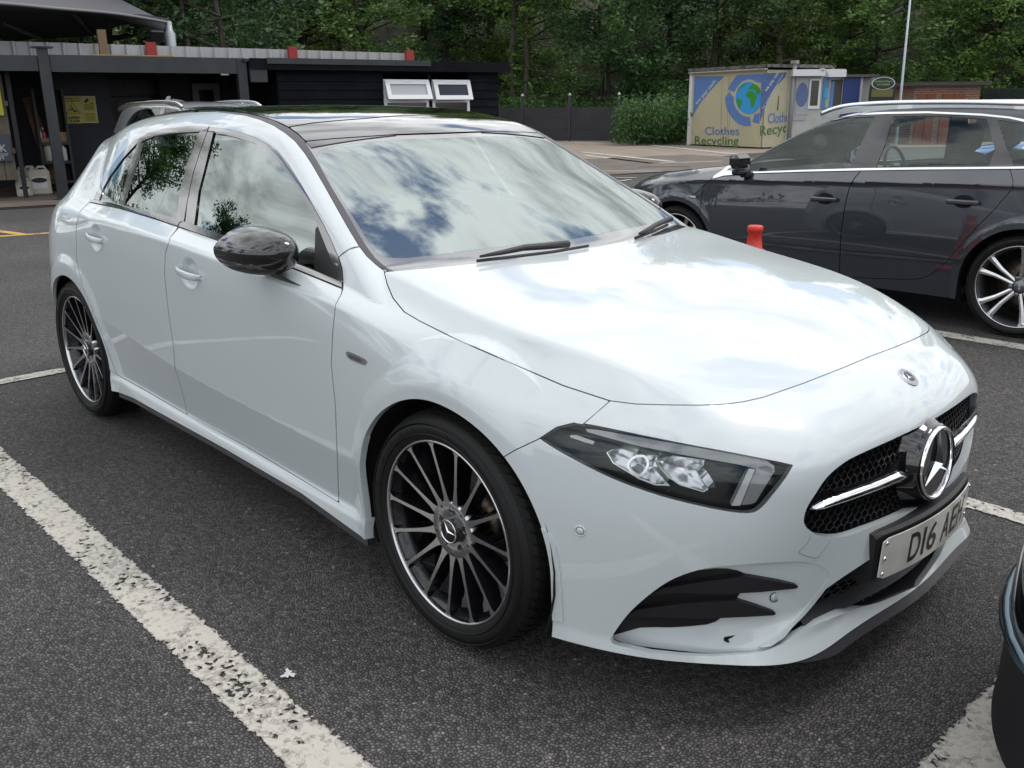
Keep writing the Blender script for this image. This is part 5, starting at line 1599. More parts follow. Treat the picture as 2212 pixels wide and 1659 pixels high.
def leaf_mat(name, c1, c2, c3):
    m = bpy.data.materials.new(name); m.use_nodes = True; t = m.node_tree; n = t.nodes.new; l = t.links.new; t.nodes.clear()
    out = n('ShaderNodeOutputMaterial'); co = n('ShaderNodeTexCoord'); oi = n('ShaderNodeObjectInfo')
    add = n('ShaderNodeVectorMath'); add.operation = 'ADD'; l(co.outputs['Object'], add.inputs[0]); l(oi.outputs['Location'], add.inputs[1])
    nz = n('ShaderNodeTexNoise'); nz.inputs['Scale'].default_value = .9; nz.inputs['Detail'].default_value = 3; l(add.outputs[0], nz.inputs['Vector'])
    nf = n('ShaderNodeTexNoise'); nf.inputs['Scale'].default_value = 9; nf.inputs['Detail'].default_value = 2; l(add.outputs[0], nf.inputs['Vector'])
    cr = n('ShaderNodeValToRGB'); e = cr.color_ramp.elements; e[0].position = .36; e[0].color = (*c1, 1); e[1].position = .66; e[1].color = (*c3, 1); q = e.new(.5); q.color = (*c2, 1)
    s = n('ShaderNodeMath'); s.operation = 'MULTIPLY_ADD'; s.inputs[1].default_value = .55; l(nf.outputs['Fac'], s.inputs[0]); s2 = n('ShaderNodeMath'); s2.operation = 'MULTIPLY'; s2.inputs[1].default_value = .45; l(nz.outputs['Fac'], s2.inputs[0]); l(s2.outputs[0], s.inputs[2])
    rr_ = n('ShaderNodeMath'); rr_.operation = 'MULTIPLY_ADD'; rr_.inputs[1].default_value = .12; l(oi.outputs['Random'], rr_.inputs[0]); l(s.outputs[0], rr_.inputs[2])
    sb = n('ShaderNodeMath'); sb.operation = 'SUBTRACT'; sb.inputs[1].default_value = .06; l(rr_.outputs[0], sb.inputs[0])
    l(sb.outputs[0], cr.inputs[0])
    d = n('ShaderNodeBsdfPrincipled'); d.inputs['Roughness'].default_value = .5; l(cr.outputs[0], d.inputs['Base Color'])
    tl = n('ShaderNodeBsdfTranslucent'); hs = n('ShaderNodeHueSaturation'); hs.inputs['Value'].default_value = 1.3; l(cr.outputs[0], hs.inputs['Color']); l(hs.outputs[0], tl.inputs[0])
    mx_ = n('ShaderNodeMixShader'); mx_.inputs[0].default_value = .3; l(d.outputs[0], mx_.inputs[1]); l(tl.outputs[0], mx_.inputs[2]); l(mx_.outputs[0], out.inputs[0])
    MATS[name] = m
    return m


LEAF_A = leaf_mat('leaf_green', (.035, .080, .020), (.10, .20, .042), (.25, .37, .075))
LEAF_B = leaf_mat('leaf_dark', (.018, .048, .018), (.048, .115, .034), (.12, .22, .055))
LEAF_C = leaf_mat('leaf_olive', (.045, .075, .018), (.12, .18, .038), (.26, .34, .075))
BARK = mat('bark', (.045, .035, .026), rough=.9, vary=(6, 1, 5, (.02, .018, .015)), bump=(25, .6, .02))
BARKL = mat('bark_pale', (.10, .09, .07), rough=.9, vary=(5, 1, 5, (.05, .05, .035)), bump=(25, .6, .02))


def leaves(C_, size, flat=.5, jit=.5, rs=NPR):
    """quads (folded leaf diamonds) at centres C_"""
    n = len(C_)
    d = rs.normal(size=(n, 3)); d[:, 2] *= flat; d /= np.linalg.norm(d, axis=1, keepdims=True)
    u = rs.normal(size=(n, 3)); u[:, 2] = u[:, 2] * .5 + .2; u -= d * (u * d).sum(1, keepdims=True); u /= np.linalg.norm(u, axis=1, keepdims=True)
    s = size * (1 + jit * (rs.rand(n, 1) * 2 - 1))
    V = np.stack([C_ - d * s, C_ - u * s * .42 + d * s * .1, C_ + d * s, C_ + u * s * .42 + d * s * .1], 1).reshape(-1, 3)
    Q = np.arange(4 * n).reshape(-1, 4)
    return V, Q


def tree_mesh(seed, H, spread, z0, nclus, per, leaf, csize, lean=0.0, trunk_r=.16, ivy=0.0, stems=1):
    rs = np.random.RandomState(seed); random.seed(seed)
    tb_ = MB(); cl_ = []
    for st in range(stems):
        bx_, by_ = (rs.normal(size=2) * .35 if stems > 1 else (0, 0))
        pts = []; x, y = bx_, by_
        for i in range(9):
            z = H * .8 * i / 8; x += rs.normal() * .10 + lean * .2; y += rs.normal() * .10; pts.append((x, y, z))
        tr = trunk_r / math.sqrt(stems)
        tb_.tube(pts, [tr * (1.25 if i == 0 else 1 - .085 * i) for i in range(9)], 9, caps=False)
        if ivy:
            for _ in range(int(ivy)):
                k = rs.randint(0, 5); f_ = rs.rand(); p = np.array(pts[k]) * (1 - f_) + np.array(pts[k + 1]) * f_
                cl_.append((p + rs.normal(size=3) * [.16, .16, .3], .28))
        nl = int(nclus / stems / 3.2)
        for b_ in range(nl):
            f_ = rs.rand() ** .8; z = z0 + (H * .78 - z0) * f_
            k = min(7, int(z / (H * .8) * 8)); p0 = np.array(pts[k]); p0[2] = z
            a = rs.rand() * 2 * PI; ln = spread * (.45 + .75 * rs.rand()) * (1 - .55 * abs(f_ - .35))
            up = .15 + .5 * f_ + rs.normal() * .12
            d = np.array([math.cos(a), math.sin(a), up]); d /= np.linalg.norm(d)
            mid = p0 + d * ln * .5 + [0, 0, -.05 * ln]; end = p0 + d * ln + [0, 0, -.12 * ln]
            tb_.tube([p0, mid, end], [.05 * tr / .16 + .015, .028, .010], 5, caps=False)
            for t_, e in ((.45, mid), (.8, (mid + end) / 2), (1.0, end)):
                cl_.append((e + rs.normal(size=3) * .18 * spread * .4, csize * (.7 + .6 * rs.rand())))
                tw = e + rs.normal(size=3) * csize * .8
                tb_.tube([e, tw], [.012, .004], 3, caps=False)
    Cs = []
    for c, r_ in cl_:
        k = max(6, int(per * (r_ / csize) ** 2)); q = rs.normal(size=(k, 3)); q /= np.linalg.norm(q, axis=1, keepdims=True); q *= (rs.rand(k, 1) ** .45) * r_; q[:, 2] *= .55
        Cs.append(c + q)
    Cs = np.concatenate(Cs)
    V, Q = leaves(Cs, leaf, rs=rs)
    return tb_.mesh('trunk'), mesh_np('crown', V, Q, smooth=False)


TREES = [tree_mesh(1, 11, 3.0, 1.2, 210, 78, .090, .62, ivy=16),
         tree_mesh(2, 12.5, 3.4, 2.2, 200, 78, .095, .66, lean=.5, trunk_r=.2, ivy=30),
         tree_mesh(3, 10, 2.6, .7, 210, 78, .085, .58, stems=3, trunk_r=.16),
         tree_mesh(4, 13, 3.2, 4.0, 150, 70, .095, .66, stems=2, trunk_r=.17, ivy=46),
         tree_mesh(5, 9, 3.0, .5, 220, 80, .080, .56, lean=-.4)]
TL = ['dense dark tree', 'tall ivy-clad tree', 'bushy many-stemmed tree', 'bare-stemmed ivy tree', 'bright low-branched tree']
tn = 0
PLACES = ['behind the grey corrugated fence', 'behind the black shed roof', 'behind the dark panel fence', 'behind the clothes bank', 'behind the brick hut']


def place_tree(k, x, y, rz, s, leafm, bark, label, group, z=0.0):
    root = empty('tree', (x, y, z), rz, label, 'tree', group); root.scale = (s, s, s * random.uniform(.92, 1.08))
    tm, cm_ = TREES[k]
    if len(cm_.materials) == 0: cm_.materials.append(None); tm.materials.append(None)
    a = bpy.data.objects.new('trunk', tm); COL.objects.link(a); a.parent = root; a.material_slots[0].link = 'OBJECT'; a.material_slots[0].material = bark
    b = bpy.data.objects.new('crown', cm_); COL.objects.link(b); b.parent = root; b.material_slots[0].link = 'OBJECT'; b.material_slots[0].material = leafm
    return root


def tree_label(row, i, px_, where):
    kind = ['bright green leafy tree', 'dark-leaved tree', 'tall olive-green tree', 'ivy-clad tree', 'many-stemmed tree'][(i * 2 + row) % 5]
    depth = ['front-row', 'second-row', 'rearmost'][row]
    pos = max(1, min(13, int((px_ + 150) / 190) + 1))
    nth = ['first', 'second', 'third', 'fourth', 'fifth', 'sixth', 'seventh', 'eighth', 'ninth', 'tenth', 'eleventh', 'twelfth', 'thirteenth'][i]
    return '%s %s %s, %s from left' % (depth, kind, where, nth)


ti = 0
for row, (dep, n_, off_) in enumerate(((44, 13, 0), (49, 13, .5), (55, 13, .2))):
    for i in range(n_):
        fx = (i + off_ + random.uniform(-.22, .22)) / (n_ - .5)
        px_ = -150 + fx * 2560
        d_ = dep + random.uniform(-1.5, 1.5)
        if px_ < 560: d_ -= 17 if row == 0 else 14
        p = CC + FL * d_ + RL * (px_ - 1106) / CQ[6] * d_
        k = [0, 2, 1, 4, 3, 0, 4, 1, 3, 2][(i * 3 + row * 2) % 10]
        lm = [LEAF_A, LEAF_B, LEAF_A, LEAF_C, LEAF_B][(i * 2 + row) % 5] if row == 0 else [LEAF_B, LEAF_A, LEAF_B][(i + row) % 3]
        where = 'behind the grey corrugated fence' if px_ < 700 else 'behind the black shed' if px_ < 1120 else 'behind the dark panel fence' if px_ < 1480 else 'behind the clothes bank' if px_ < 1860 else 'behind the brick hut'
        o = place_tree(k, p[0], p[1], random.uniform(0, 6.28), random.uniform(1.0, 1.3), lm, BARK if i % 3 else BARKL, tree_label(row, i, px_, where), 'woodland trees %s' % where, z=(0, 1.4, 3.6)[row] * (0 if px_ < 560 else 1))
# woodland floor bank
mb = MB(); vs = []; fs = []
nx_, ny_ = 40, 14
for j in range(ny_ + 1):
    for i in range(nx_ + 1):
        d_ = 41 + j * 5; l_ = -60 + 120 * i / nx_
        p = CC + FL * d_ + RL * l_
        vs.append((p[0], p[1], max(0, (d_ - 43)) * .42 + .5 * math.sin(i * 1.7 + j) * min(1, j / 2) - .02))
for j in range(ny_):
    for i in range(nx_): a = j * (nx_ + 1) + i; fs.append((a, a + 1, a + nx_ + 2, a + nx_ + 1))
mb.add(vs, fs, sm=True)
tag(mb.build('woodland_bank', mat('woodland_soil', (.018, .020, .010), rough=.95, vary=(.8, 1, 6, (.035, .045, .015)), bump=(5, .6, .1))), kind='structure')
# undergrowth: shrubs, nettles and saplings nobody could count
Cs = []
for _ in range(900):
    px_ = random.uniform(-100, 2400); d_ = random.uniform(42, 58); p = CC + FL * d_ + RL * (px_ - 1106) / CQ[6] * d_
    g_ = max(0, d_ - 43) * .42; r_ = random.uniform(.35, 1.0)
    q = NPR.normal(size=(60, 3)); q /= np.linalg.norm(q, axis=1, keepdims=True); q *= r_ * NPR.rand(60, 1) ** .4
    Cs.append(np.array([p[0], p[1], g_ + r_ * .55]) + q * [1, 1, .9])
V, Q = leaves(np.concatenate(Cs), .10, rs=NPR)
tag(link('undergrowth', mesh_np('undergrowth', V, Q, smooth=False), LEAF_A), kind='stuff')
# tall nettles and bushes by the dark fence
Cs = []
for _ in range(420):
    px_ = random.uniform(1085, 1560); d_ = random.uniform(41, 44); p = CC + FL * d_ + RL * (px_ - 1106) / CQ[6] * d_
    h_ = random.uniform(.9, 1.9) if px_ < 1340 else random.uniform(1.2, 2.5)
    n_ = 40; zz = np.sqrt(NPR.rand(n_)) * h_; rr_ = .16 + .1 * (1 - zz / h_)
    Cs.append(np.stack([p[0] + NPR.normal(size=n_) * rr_, p[1] + NPR.normal(size=n_) * rr_, zz], 1))
for _ in range(260):
    px_ = random.uniform(1340, 1500); d_ = random.uniform(34.5, 39); p = CC + FL * d_ + RL * (px_ - 1106) / CQ[6] * d_
    r_ = random.uniform(.3, .75); q = NPR.normal(size=(60, 3)); q /= np.linalg.norm(q, axis=1, keepdims=True); q *= r_ * NPR.rand(60, 1) ** .4
    Cs.append(np.array([p[0], p[1], random.uniform(.2, 1.35)]) + q)
V, Q = leaves(np.concatenate(Cs), .075, flat=1.2, rs=NPR)
tag(link('nettle_bank', mesh_np('nettle_bank', V, Q, smooth=False), LEAF_B), kind='stuff')
# trees standing across the lane to the left: they show mirrored in the side windows
for i, (x, y, k, s) in enumerate([(-21, -9.5, 0, .95), (-26, -15, 4, 1.2), (-17, -16, 2, .9), (-31, -7, 1, 1.1), (-13, -22, 3, 1.0)]):
    place_tree(k, x, y, i * 1.3, s, LEAF_B, BARK, ['dark tree mirrored in the rear quarter glass of the white hatchback', 'tall dark tree mirrored in the rear door glass of the white hatchback', 'bushy tree mirrored by the door mirror of the white hatchback', 'far dark tree mirrored in the quarter glass edge of the white hatchback', 'bare-stemmed tree mirrored in the front door glass of the white hatchback'][i], 'trees mirrored in the side windows of the white hatchback')
# ------------------------------------------------------------------ car-wash shed, carport and yard on the left
TB = np.array([.208, .978, 0]); NB_ = np.array([.978, -.208, 0])      # along the wall / out of the wall (towards the car park)
B0 = gp(130, 432)


def wp(px_, py_, off=0.0):
    """(s, z) on the wall plane moved `off` metres out of the wall"""
    P = on_plane(px_, py_, B0 + NB_ * off, NB_)
    return float(np.dot(P - B0, TB)), float(P[2])


def W3(s, o, z): return tuple(B0 + TB * s + NB_ * o + np.array([0, 0, z]))


MW = Matrix(((TB[0], NB_[0], 0), (TB[1], NB_[1], 0), (0, 0, 1))).to_4x4()


class LB(MB):
    """boxes in wall coordinates (along, out, up)"""
    def wb(self, s0, s1, o0, o1, z0, z1, mi=None):
        return self.box(W3((s0 + s1) / 2, (o0 + o1) / 2, (z0 + z1) / 2), (s1 - s0, o1 - o0, z1 - z0), M=MW, mi=mi)


GREYM = mat('painted_steel_grey', (.016, .019, .024), rough=.45, vary=(3, .6, 5, (.036, .04, .045)))
NAVY = mat('shed_black_paint', (.003, .0035, .006), rough=.8, spec=.15, vary=(2.5, .7, 6, (.009, .010, .014)), bump=(14, .1, .01))
DARKW = mat('back_wall_dark', (.020, .021, .026), rough=.8)
WHITEP = mat('white_upvc', (.72, .73, .74), rough=.35)
# carport: posts, front beam, roof
s_l = wp(-60, 137)[0]; s_r, z_r = wp(528, 131)
zt_ = wp(93, 118)[1]; zb_ = zt_ - .26
cpo = empty('carport', tuple(B0), 0, 'low grey steel carport with flat roof in front of the dark wash bay', 'carport')
cpo_inv = Matrix.Translation(-Vector(B0))


def child(o, parent):
    o.parent = parent; o.matrix_parent_inverse = parent.matrix_basis.inverted(); return o


for (px_, w_) in ((108, .16), (528, .16)):
    s_ = wp(px_, 230)[0] if px_ > 200 else .06
    m_ = LB(); m_.wb(s_ - w_ / 2, s_ + w_ / 2, -.08, .08, 0, zt_ + (.10 if px_ < 200 else -.02))
    if px_ < 200: m_.wb(s_ - .16, s_ + .16, -.16, .16, zt_ + .10, zt_ + .12)
    m_.wb(s_ - .14, s_ + .14, -.13, .13, 0, .015)
    child(m_.build('post', GREYM), cpo)
m_ = LB(); m_.wb(.15, s_r, -.06, .06, zb_, zt_); child(m_.build('beam', GREYM), cpo)
m_ = LB(); m_.wb(s_l - 3, -.03, -.05, .05, zb_ + .01, zt_ - .02); child(m_.build('beam', GREYM), cpo)
m_ = LB(); m_.wb(s_l - 3, s_r - .02, -3.2, -.07, zt_ - .05, zt_ - .01)
for k in range(9): m_.wb(s_l - 2 + k * (s_r - s_l + 2) / 8, s_l - 1.92 + k * (s_r - s_l + 2) / 8, -3.2, -.07, zt_ - .17, zt_ - .055)
child(m_.build('roof', mat('carport_roof', (.05, .052, .055), rough=.7)), cpo)
m_ = LB(); m_.wb(.8, s_r - 1.2, -.05, .03, zt_ + .001, zt_ + .02); child(m_.build('edge_strip', mat('yellow_edge', (.30, .22, .06), rough=.6)), cpo)
# back wall of the bay and partition panel
bw = LB(); bw.wb(s_l - 4, s_r + .4, -3.35, -3.22, 0, zt_ - .06)
tag(bw.build('back_wall', DARKW), 'dark rear wall of the wash bay under the carport', 'wall')
s0_, _ = wp(133, 320, -2.2); s1_, _ = wp(222, 320, -2.2)
bw = LB(); bw.wb(s0_, s1_ + .25, -2.25, -2.20, 0, zt_ - .2)
tag(bw.build('partition_panel', mat('partition_navy', (.012, .014, .022), rough=.6)), 'black partition board behind the two yellow signs', 'partition')
# slab
sheet('wash_bay_floor', [W3(s_l - 6, .85, 0)[:2], W3(s_r + 14, 1.15, 0)[:2], W3(s_r + 14, -4, 0)[:2], W3(s_l - 6, -4, 0)[:2]], mat('slab_concrete', (.16, .13, .11), rough=.75, vary=(1.5, .8, 7, (.09, .075, .065))), .012)
k_ = LB(); k_.wb(s_l - 6, s_r + 14, 1.16, 1.21, .0, .02); tag(k_.build('slab_edge', mat('damp_kerb', (.035, .028, .022), rough=.6)), kind='structure')
# yellow signs on the partition
YEL = mat('sign_yellow', (.48, .44, .03), rough=.35)
BLK = mat('sign_black', (.012, .012, .012), rough=.5)


def sign_frame(pxs, off):
    """frame from top-left, top-right and bottom-left pixels on the plane `off`"""
    (a, za), (b, zb), (c, zc_) = [wp(x, y, off) for x, y in pxs]
    return a, b, za, zc_


a0, a1, zt1, zb1 = sign_frame([(134, 207.5), (173, 207.5), (141, 267)], -2.19)
sg_ = empty('caution_sign', W3((a0 + a1) / 2, -2.19, (zt1 + zb1) / 2), 0, 'yellow CAUTION SLIPPERY FLOOR sign with black figure in a triangle', 'sign')
w_, h_ = a1 - a0, zt1 - zb1
LBX = lambda nm, s0, s1, o0, o1, z0, z1, m, par: child(LB().wb(s0, s1, o0, o1, z0, z1).build(nm, m), par)
LBX('sign_board', a0, a1, -2.19, -2.18, zb1, zt1, YEL, sg_)
LBX('sign_header', a0 + .06 * w_, a1 - .06 * w_, -2.18, -2.177, zt1 - .20 * h_, zt1 - .06 * h_, BLK, sg_)
Mx = lambda s, z, off: frame(W3(s, off, z), TB, (0, 0, 1))


def wtext(nm, s, size, cs, cz, off, m, par, **k):
    o = text_obj(nm, s, size, Mx(cs, cz, off), m, None, **k)
    if par is not None: child(o, par)
    return o


wtext('sign_text', 'CAUTION', .125 * h_ / 1.0, (a0 + a1) / 2, zt1 - .175 * h_, -2.175, YEL, sg_, bold=.004, sx=w_ * .8 / (.125 * h_ * 4.5))
wtext('sign_text', 'SLIPPERY', .115 * h_, (a0 + a1) / 2, zb1 + .17 * h_, -2.178, BLK, sg_, bold=.003, sx=.95)
wtext('sign_text', 'FLOOR', .115 * h_, (a0 + a1) / 2, zb1 + .05 * h_, -2.178, BLK, sg_, bold=.003, sx=.95)


def flat_poly(nm, pts, s0, s1, z0, z1, off, m, par, th=.003):
    """polygon in unit coordinates of a box on the wall"""
    P = [(s0 + x * (s1 - s0), z0 + y * (z1 - z0)) for x, y in pts]
    mb_ = MB(); n = len(P)
    mb_.add([W3(s, off, z) for s, z in P] + [W3(s, off - th, z) for s, z in P], [tuple(range(n))] + [(i, i + n, (i + 1) % n + n, (i + 1) % n) for i in range(n)])
    o = mb_.build(nm, m)
    if par is not None: child(o, par)
    return o


def ring_tri(nm, pts, wd, *a):
    c = np.mean(pts, 0); P = [np.array(p) for p in pts]; q = [c + (p - c) * (1 - wd) for p in P]
    for i in range(len(P)):
        j = (i + 1) % len(P); flat_poly(nm, [P[i], P[j], q[j], q[i]], *a)


ring_tri('warning_triangle', [(.5, .77), (.90, .36), (.10, .36)], .12, a0, a1, zb1, zt1, -2.177, BLK, sg_)
flat_poly('falling_figure', [(.40, .60), (.46, .62), (.52, .52), (.62, .46), (.72, .50), (.70, .44), (.60, .40), (.50, .44), (.44, .50), (.34, .46), (.30, .50), (.42, .54)], a0, a1, zb1, zt1, -2.177, BLK, sg_)
flat_poly('falling_head', [(.36, .64), (.41, .66), (.42, .62), (.37, .60)], a0, a1, zb1, zt1, -2.177, BLK, sg_)
c0, c1, zt2, zb2 = sign_frame([(173.5, 207.5), (205, 207.5), (178, 266)], -2.19)
s2_ = empty('camera_sign', W3((c0 + c1) / 2, -2.19, (zt2 + zb2) / 2), 0, 'yellow camera warning sign with white edge, right of the caution sign', 'sign')
LBX('sign_board', c0, c1, -2.192, -2.184, zb2, zt2, mat('sign_edge_white', (.5, .5, .45), rough=.5), s2_)
LBX('sign_face', c0 + .015, c1 - .015, -2.184, -2.181, zb2 + .015, zt2 - .015, YEL, s2_)
flat_poly('camera_symbol', [(.18, .80), (.40, .92), (.50, .90), (.54, .84), (.34, .74), (.22, .76)], c0, c1, zb2, zt2, -2.178, BLK, s2_)
flat_poly('camera_symbol', [(.44, .82), (.47, .82), (.66, .72), (.84, .71), (.84, .74), (.68, .75)], c0, c1, zb2, zt2, -2.178, BLK, s2_)
for k in range(7): flat_poly('text_line', [(.14 + .03 * (k % 2), .36 - .045 * k), (.86 - .03 * (k % 3), .36 - .045 * k), (.86 - .03 * (k % 3), .335 - .045 * k), (.14 + .03 * (k % 2), .335 - .045 * k)], c0, c1, zb2, zt2, -2.178, mat('sign_small_print', (.20, .18, .02), rough=.5), s2_)
LBX('sign_band', c0 + .03, c1 - .04, -2.181, -2.1795, zb2 + .47 * (zt2 - zb2), zb2 + .70 * (zt2 - zb2), mat('sign_band', (.30, .27, .03), rough=.5), s2_)
# dim shop sign and dog poster on the rear wall
p0_ = wp(233, 190, -3.2); p1_ = wp(332, 190, -3.2); zz0 = wp(233, 207, -3.2)[1]; zz1 = wp(233, 172, -3.2)[1]
ps = LB(); ps.wb(p0_[0], p1_[0], -3.22, -3.19, zz0, zz1)
o = ps.build('shop_sign', mat('shop_sign_dark', (.012, .013, .022), rough=.5)); tag(o, 'dim navy shop sign high on the rear wall of the bay', 'sign')
SM = mat('sign_dim_letters', (.055, .060, .085), rough=.6)
cx_ = (p0_[0] + p1_[0]) / 2
wtext('sign_text', 'POSHIDOGS', .22, cx_, (zz0 + zz1) / 2 - .10, -3.185, SM, o)
wtext('sign_text', 'dog grooming', .11, cx_, (zz0 + zz1) / 2 - .27, -3.185, SM, o)
q0 = wp(233, 250, -3.2); q1 = wp(330, 250, -3.2); zq1 = wp(233, 211, -3.2)[1]; zq0 = wp(240, 273, -3.2)[1]
ps = LB(); ps.wb(q0[0], q1[0], -3.22, -3.20, zq0, zq1); po = tag(ps.build('dog_poster', mat('poster_grey', (.085, .085, .085), rough=.6)), 'grey poster with three dark dog shapes on the rear wall', 'poster')
for k, xx in enumerate((.20, .52, .82)):
    pts = [(xx + .085 * math.cos(t), .50 + .36 * math.sin(t) * (1 - .15 * math.cos(t * 2))) for t in np.linspace(0, 2 * PI, 16, endpoint=False)]
    flat_poly('dog_silhouette', pts, q0[0], q1[0], zq0, zq1, -3.196, mat('poster_brown', (.030, .024, .016), rough=.6, vary=(5, 1, 4, (.07, .06, .035))), po)
# doorway with white frame inside the bay
d0 = wp(418, 230, -2.6)[0]; d1 = wp(477, 230, -2.6)[0]; zd = wp(418, 180, -2.6)[1]
dr = empty('inner_door', W3((d0 + d1) / 2, -2.6, 0), 0, 'grey-framed glazed door at the right end of the wash bay', 'door')
GF = mat('door_frame_grey', (.13, .135, .14), rough=.5)
LBX('door_frame', d0, d0 + .12, -2.65, -2.55, 0, zd, GF, dr); LBX('door_frame', d1 - .12, d1, -2.65, -2.55, 0, zd, GF, dr); LBX('door_frame', d0 + .12, d1 - .12, -2.65, -2.55, zd - .12, zd, GF, dr)
LBX('door_pane', d0 + .12, d1 - .12, -2.61, -2.60, .0, zd - .12, mat('door_glass_dark', (.01, .012, .02), rough=.15), dr)
bw = LB(); bw.wb(d1 + .05, s_r + .6, -2.7, -2.6, 0, zt_ - .2); bw.wb(wp(395, 230, -2.6)[0] - .4, d0 - .03, -2.7, -2.6, 0, zt_ - .2)
tag(bw.build('door_wall', DARKW), 'dark wall around the grey-framed door in the bay', 'wall')
# shelf unit with bottles
sh0 = wp(88, 330, -1.9)[0]; sh1 = wp(137, 330, -1.9)[0] + .1
shf = empty('shelf_unit', W3((sh0 + sh1) / 2, -1.8, 0), 0, 'dark storage shelves with bottles behind the carport post', 'shelf')
SHM = mat('shelf_dark', (.028, .03, .034), rough=.6)
hz_ = [wp(120, y, -1.6)[1] for y in (391, 348, 307)]
hz_ = [max(.15, h) for h in hz_]
for h in hz_: LBX('shelf', sh0, sh1, -2.15, -1.65, h - .05, h, SHM, shf)
for s_ in (sh0, sh1): LBX('side_panel', s_ - .02, s_ + .02, -2.15, -1.65, 0, hz_[-1] + .9, SHM, shf)
BCOL = {'white': mat('white_plastic', (.55, .55, .53), rough=.4), 'red': mat('red_plastic', (.30, .03, .04), rough=.4), 'tan': mat('cardboard', (.28, .17, .10), rough=.8), 'cream': mat('cream_plastic', (.50, .47, .38), rough=.45, vary=(6, .6, 3, (.40, .38, .32)))}


def bottle(px_, py_, h, r, col, label, cat='bottle', hz=None, off=-1.75):
    s_, z_ = wp(px_, py_, off)
    z_ = hz if hz is not None else z_
    mb_ = MB(); M_ = Matrix.Translation(W3(s_, off, z_))
    mb_.lathe([(r * .9, 0), (r, .01), (r, h * .62), (r * .8, h * .72), (r * .35, h * .80), (r * .35, h * .86)], 14, M_, cap=True)
    o = mb_.build('bottle', BCOL[col]); tag(o, label, cat)
    c_ = MB(); c_.lathe([(r * .42, h * .86), (r * .42, h), (r * .1, h)], 12, M_, cap=True); c_.build('cap', BCOL['white' if col != 'white' else 'red'] if col != 'cream' else BCOL['white'], o)
    return o


bottle(89, 305, .24, .040, 'white', 'white spray bottle left of the red bottle on the top shelf', hz=hz_[2])
bottle(96, 305, .25, .045, 'red', 'small red bottle with white cap on the top shelf', hz=hz_[2])
bottle(110, 347, .36, .10, 'cream', 'cream plastic bottle on the middle shelf left of the carport post', hz=hz_[1])
bottle(141, 347, .30, .05, 'white', 'slim white bottle on the middle shelf right of the carport post', hz=hz_[1], off=-1.7)
bx_ = LB(); s_, _z = wp(102, 305, -1.75); bx_.wb(s_ - .12, s_ + .12, -1.85, -1.67, hz_[2], hz_[2] + .07); tag(bx_.build('cardboard_tray', BCOL['tan']), 'flat cardboard tray on the top shelf beside the red bottle', 'tray')
s_, _z = wp(134, 305, -1.75); bx_ = LB(); bx_.wb(s_ - .09, s_ + .09, -1.85, -1.70, hz_[2], hz_[2] + .17); tag(bx_.build('cardboard_box', BCOL['tan']), 'small cardboard box on the top shelf right of the post', 'box')
# cardboard tube leaning on the wall
tb2 = MB(); a_ = W3(*(lambda q: (q[0], -2.0, 0.02))(wp(118, 380, -2.0))); b_ = W3(*(lambda q: (q[0], -2.35, q[1]))(wp(61, 212, -2.3)))
tb2.tube([a_, b_], .095, 20); tag(tb2.build('cardboard_tube', mat('kraft_card', (.23, .115, .060), rough=.8, vary=(3, .5, 4, (.17, .085, .045)))), 'tall brown cardboard tube leaning beside the shelves', 'tube')


def jerry(px_, py_, w__, d__, h__, off, label):
    s_, z_ = wp(px_, py_, off); o0 = (s_, off)
    mb_ = MB(); mb_.box(W3(s_, off, h__ * .44), (w__, d__, h__ * .88), M=MW, bev=.035)
    mb_.lathe([(.035, 0), (.035, .05)], 12, Matrix.Translation(W3(s_ - w__ * .25, off, h__ * .86)), cap=True)
    mb_.tube([W3(s_ - w__ * .05, off, h__ * .86), W3(s_ + w__ * .05, off, h__ * .97), W3(s_ + w__ * .30, off, h__ * .97), W3(s_ + w__ * .40, off, h__ * .84)], .022, 8)
    bm_ = None
    o = mb_.build('jerry_can', BCOL['cream']); tag(o, label, 'jerry can')
    pts = [(.5 + .34 * math.cos(t), .6 + .10 * math.sin(t)) for t in np.linspace(0, 2 * PI, 20, endpoint=False)]
    flat_poly('can_label', [(.18, .28), (.82, .28), (.82, .74), (.18, .74)], s_ - w__ / 2, s_ + w__ / 2, 0, h__ * .88, off + d__ / 2 + .003, mat('paper_label', (.60, .60, .60), rough=.6), o)
    flat_poly('label_oval', pts, s_ - w__ / 2, s_ + w__ / 2, 0, h__ * .88, off + d__ / 2 + .006, BLK, o)
    return o


jerry(62, 408, .36, .26, .50, -1.35, 'large white jerry can behind the small one, left of its pair')
jerry(87, 412, .36, .26, .50, -1.20, 'large white jerry can with oval label nearest the carport post')
jerry(53, 413, .24, .20, .31, -.95, 'small white jerry can in front of the two large cans')
# left edge: timber fence panel, grey board sign reading ..SK, yellow sign
WOOD = mat('weathered_timber', (.15, .125, .095), rough=.85, vary=(4, .8, 6, (.09, .08, .065)), bump=(9, .5, .01))
e1 = wp(29, 300, -.6)[0]
tf = LB()
for k in range(9): tf.wb(e1 - .02 - .17 * (k + 1), e1 - .03 - .17 * k, -.64, -.61, .32, 2.0)
tf.wb(e1 - 1.6, e1, -.60, -.57, .75, .83); tf.wb(e1 - 1.6, e1, -.60, -.57, 1.5, 1.58)
tag(tf.build('timber_fence', WOOD), 'weathered timber fence panel at the left edge of the photo', 'fence')
ds = LB(); d_s, d_z = wp(21, 300, -.5); zz_t = wp(10, 290, -.5)[1]; zz_b = wp(10, 348, -.5)[1]
ds.wb(d_s - .9, d_s, -.56, -.53, zz_b, zz_t); ob = tag(ds.build('desk_sign', mat('slate_board', (.045, .055, .075), rough=.5)), 'slate grey board with white lettering at the left edge', 'sign')
LWHT = mat('sign_white_letters', (.42, .43, .45), rough=.5)
h_b = zz_t - zz_b
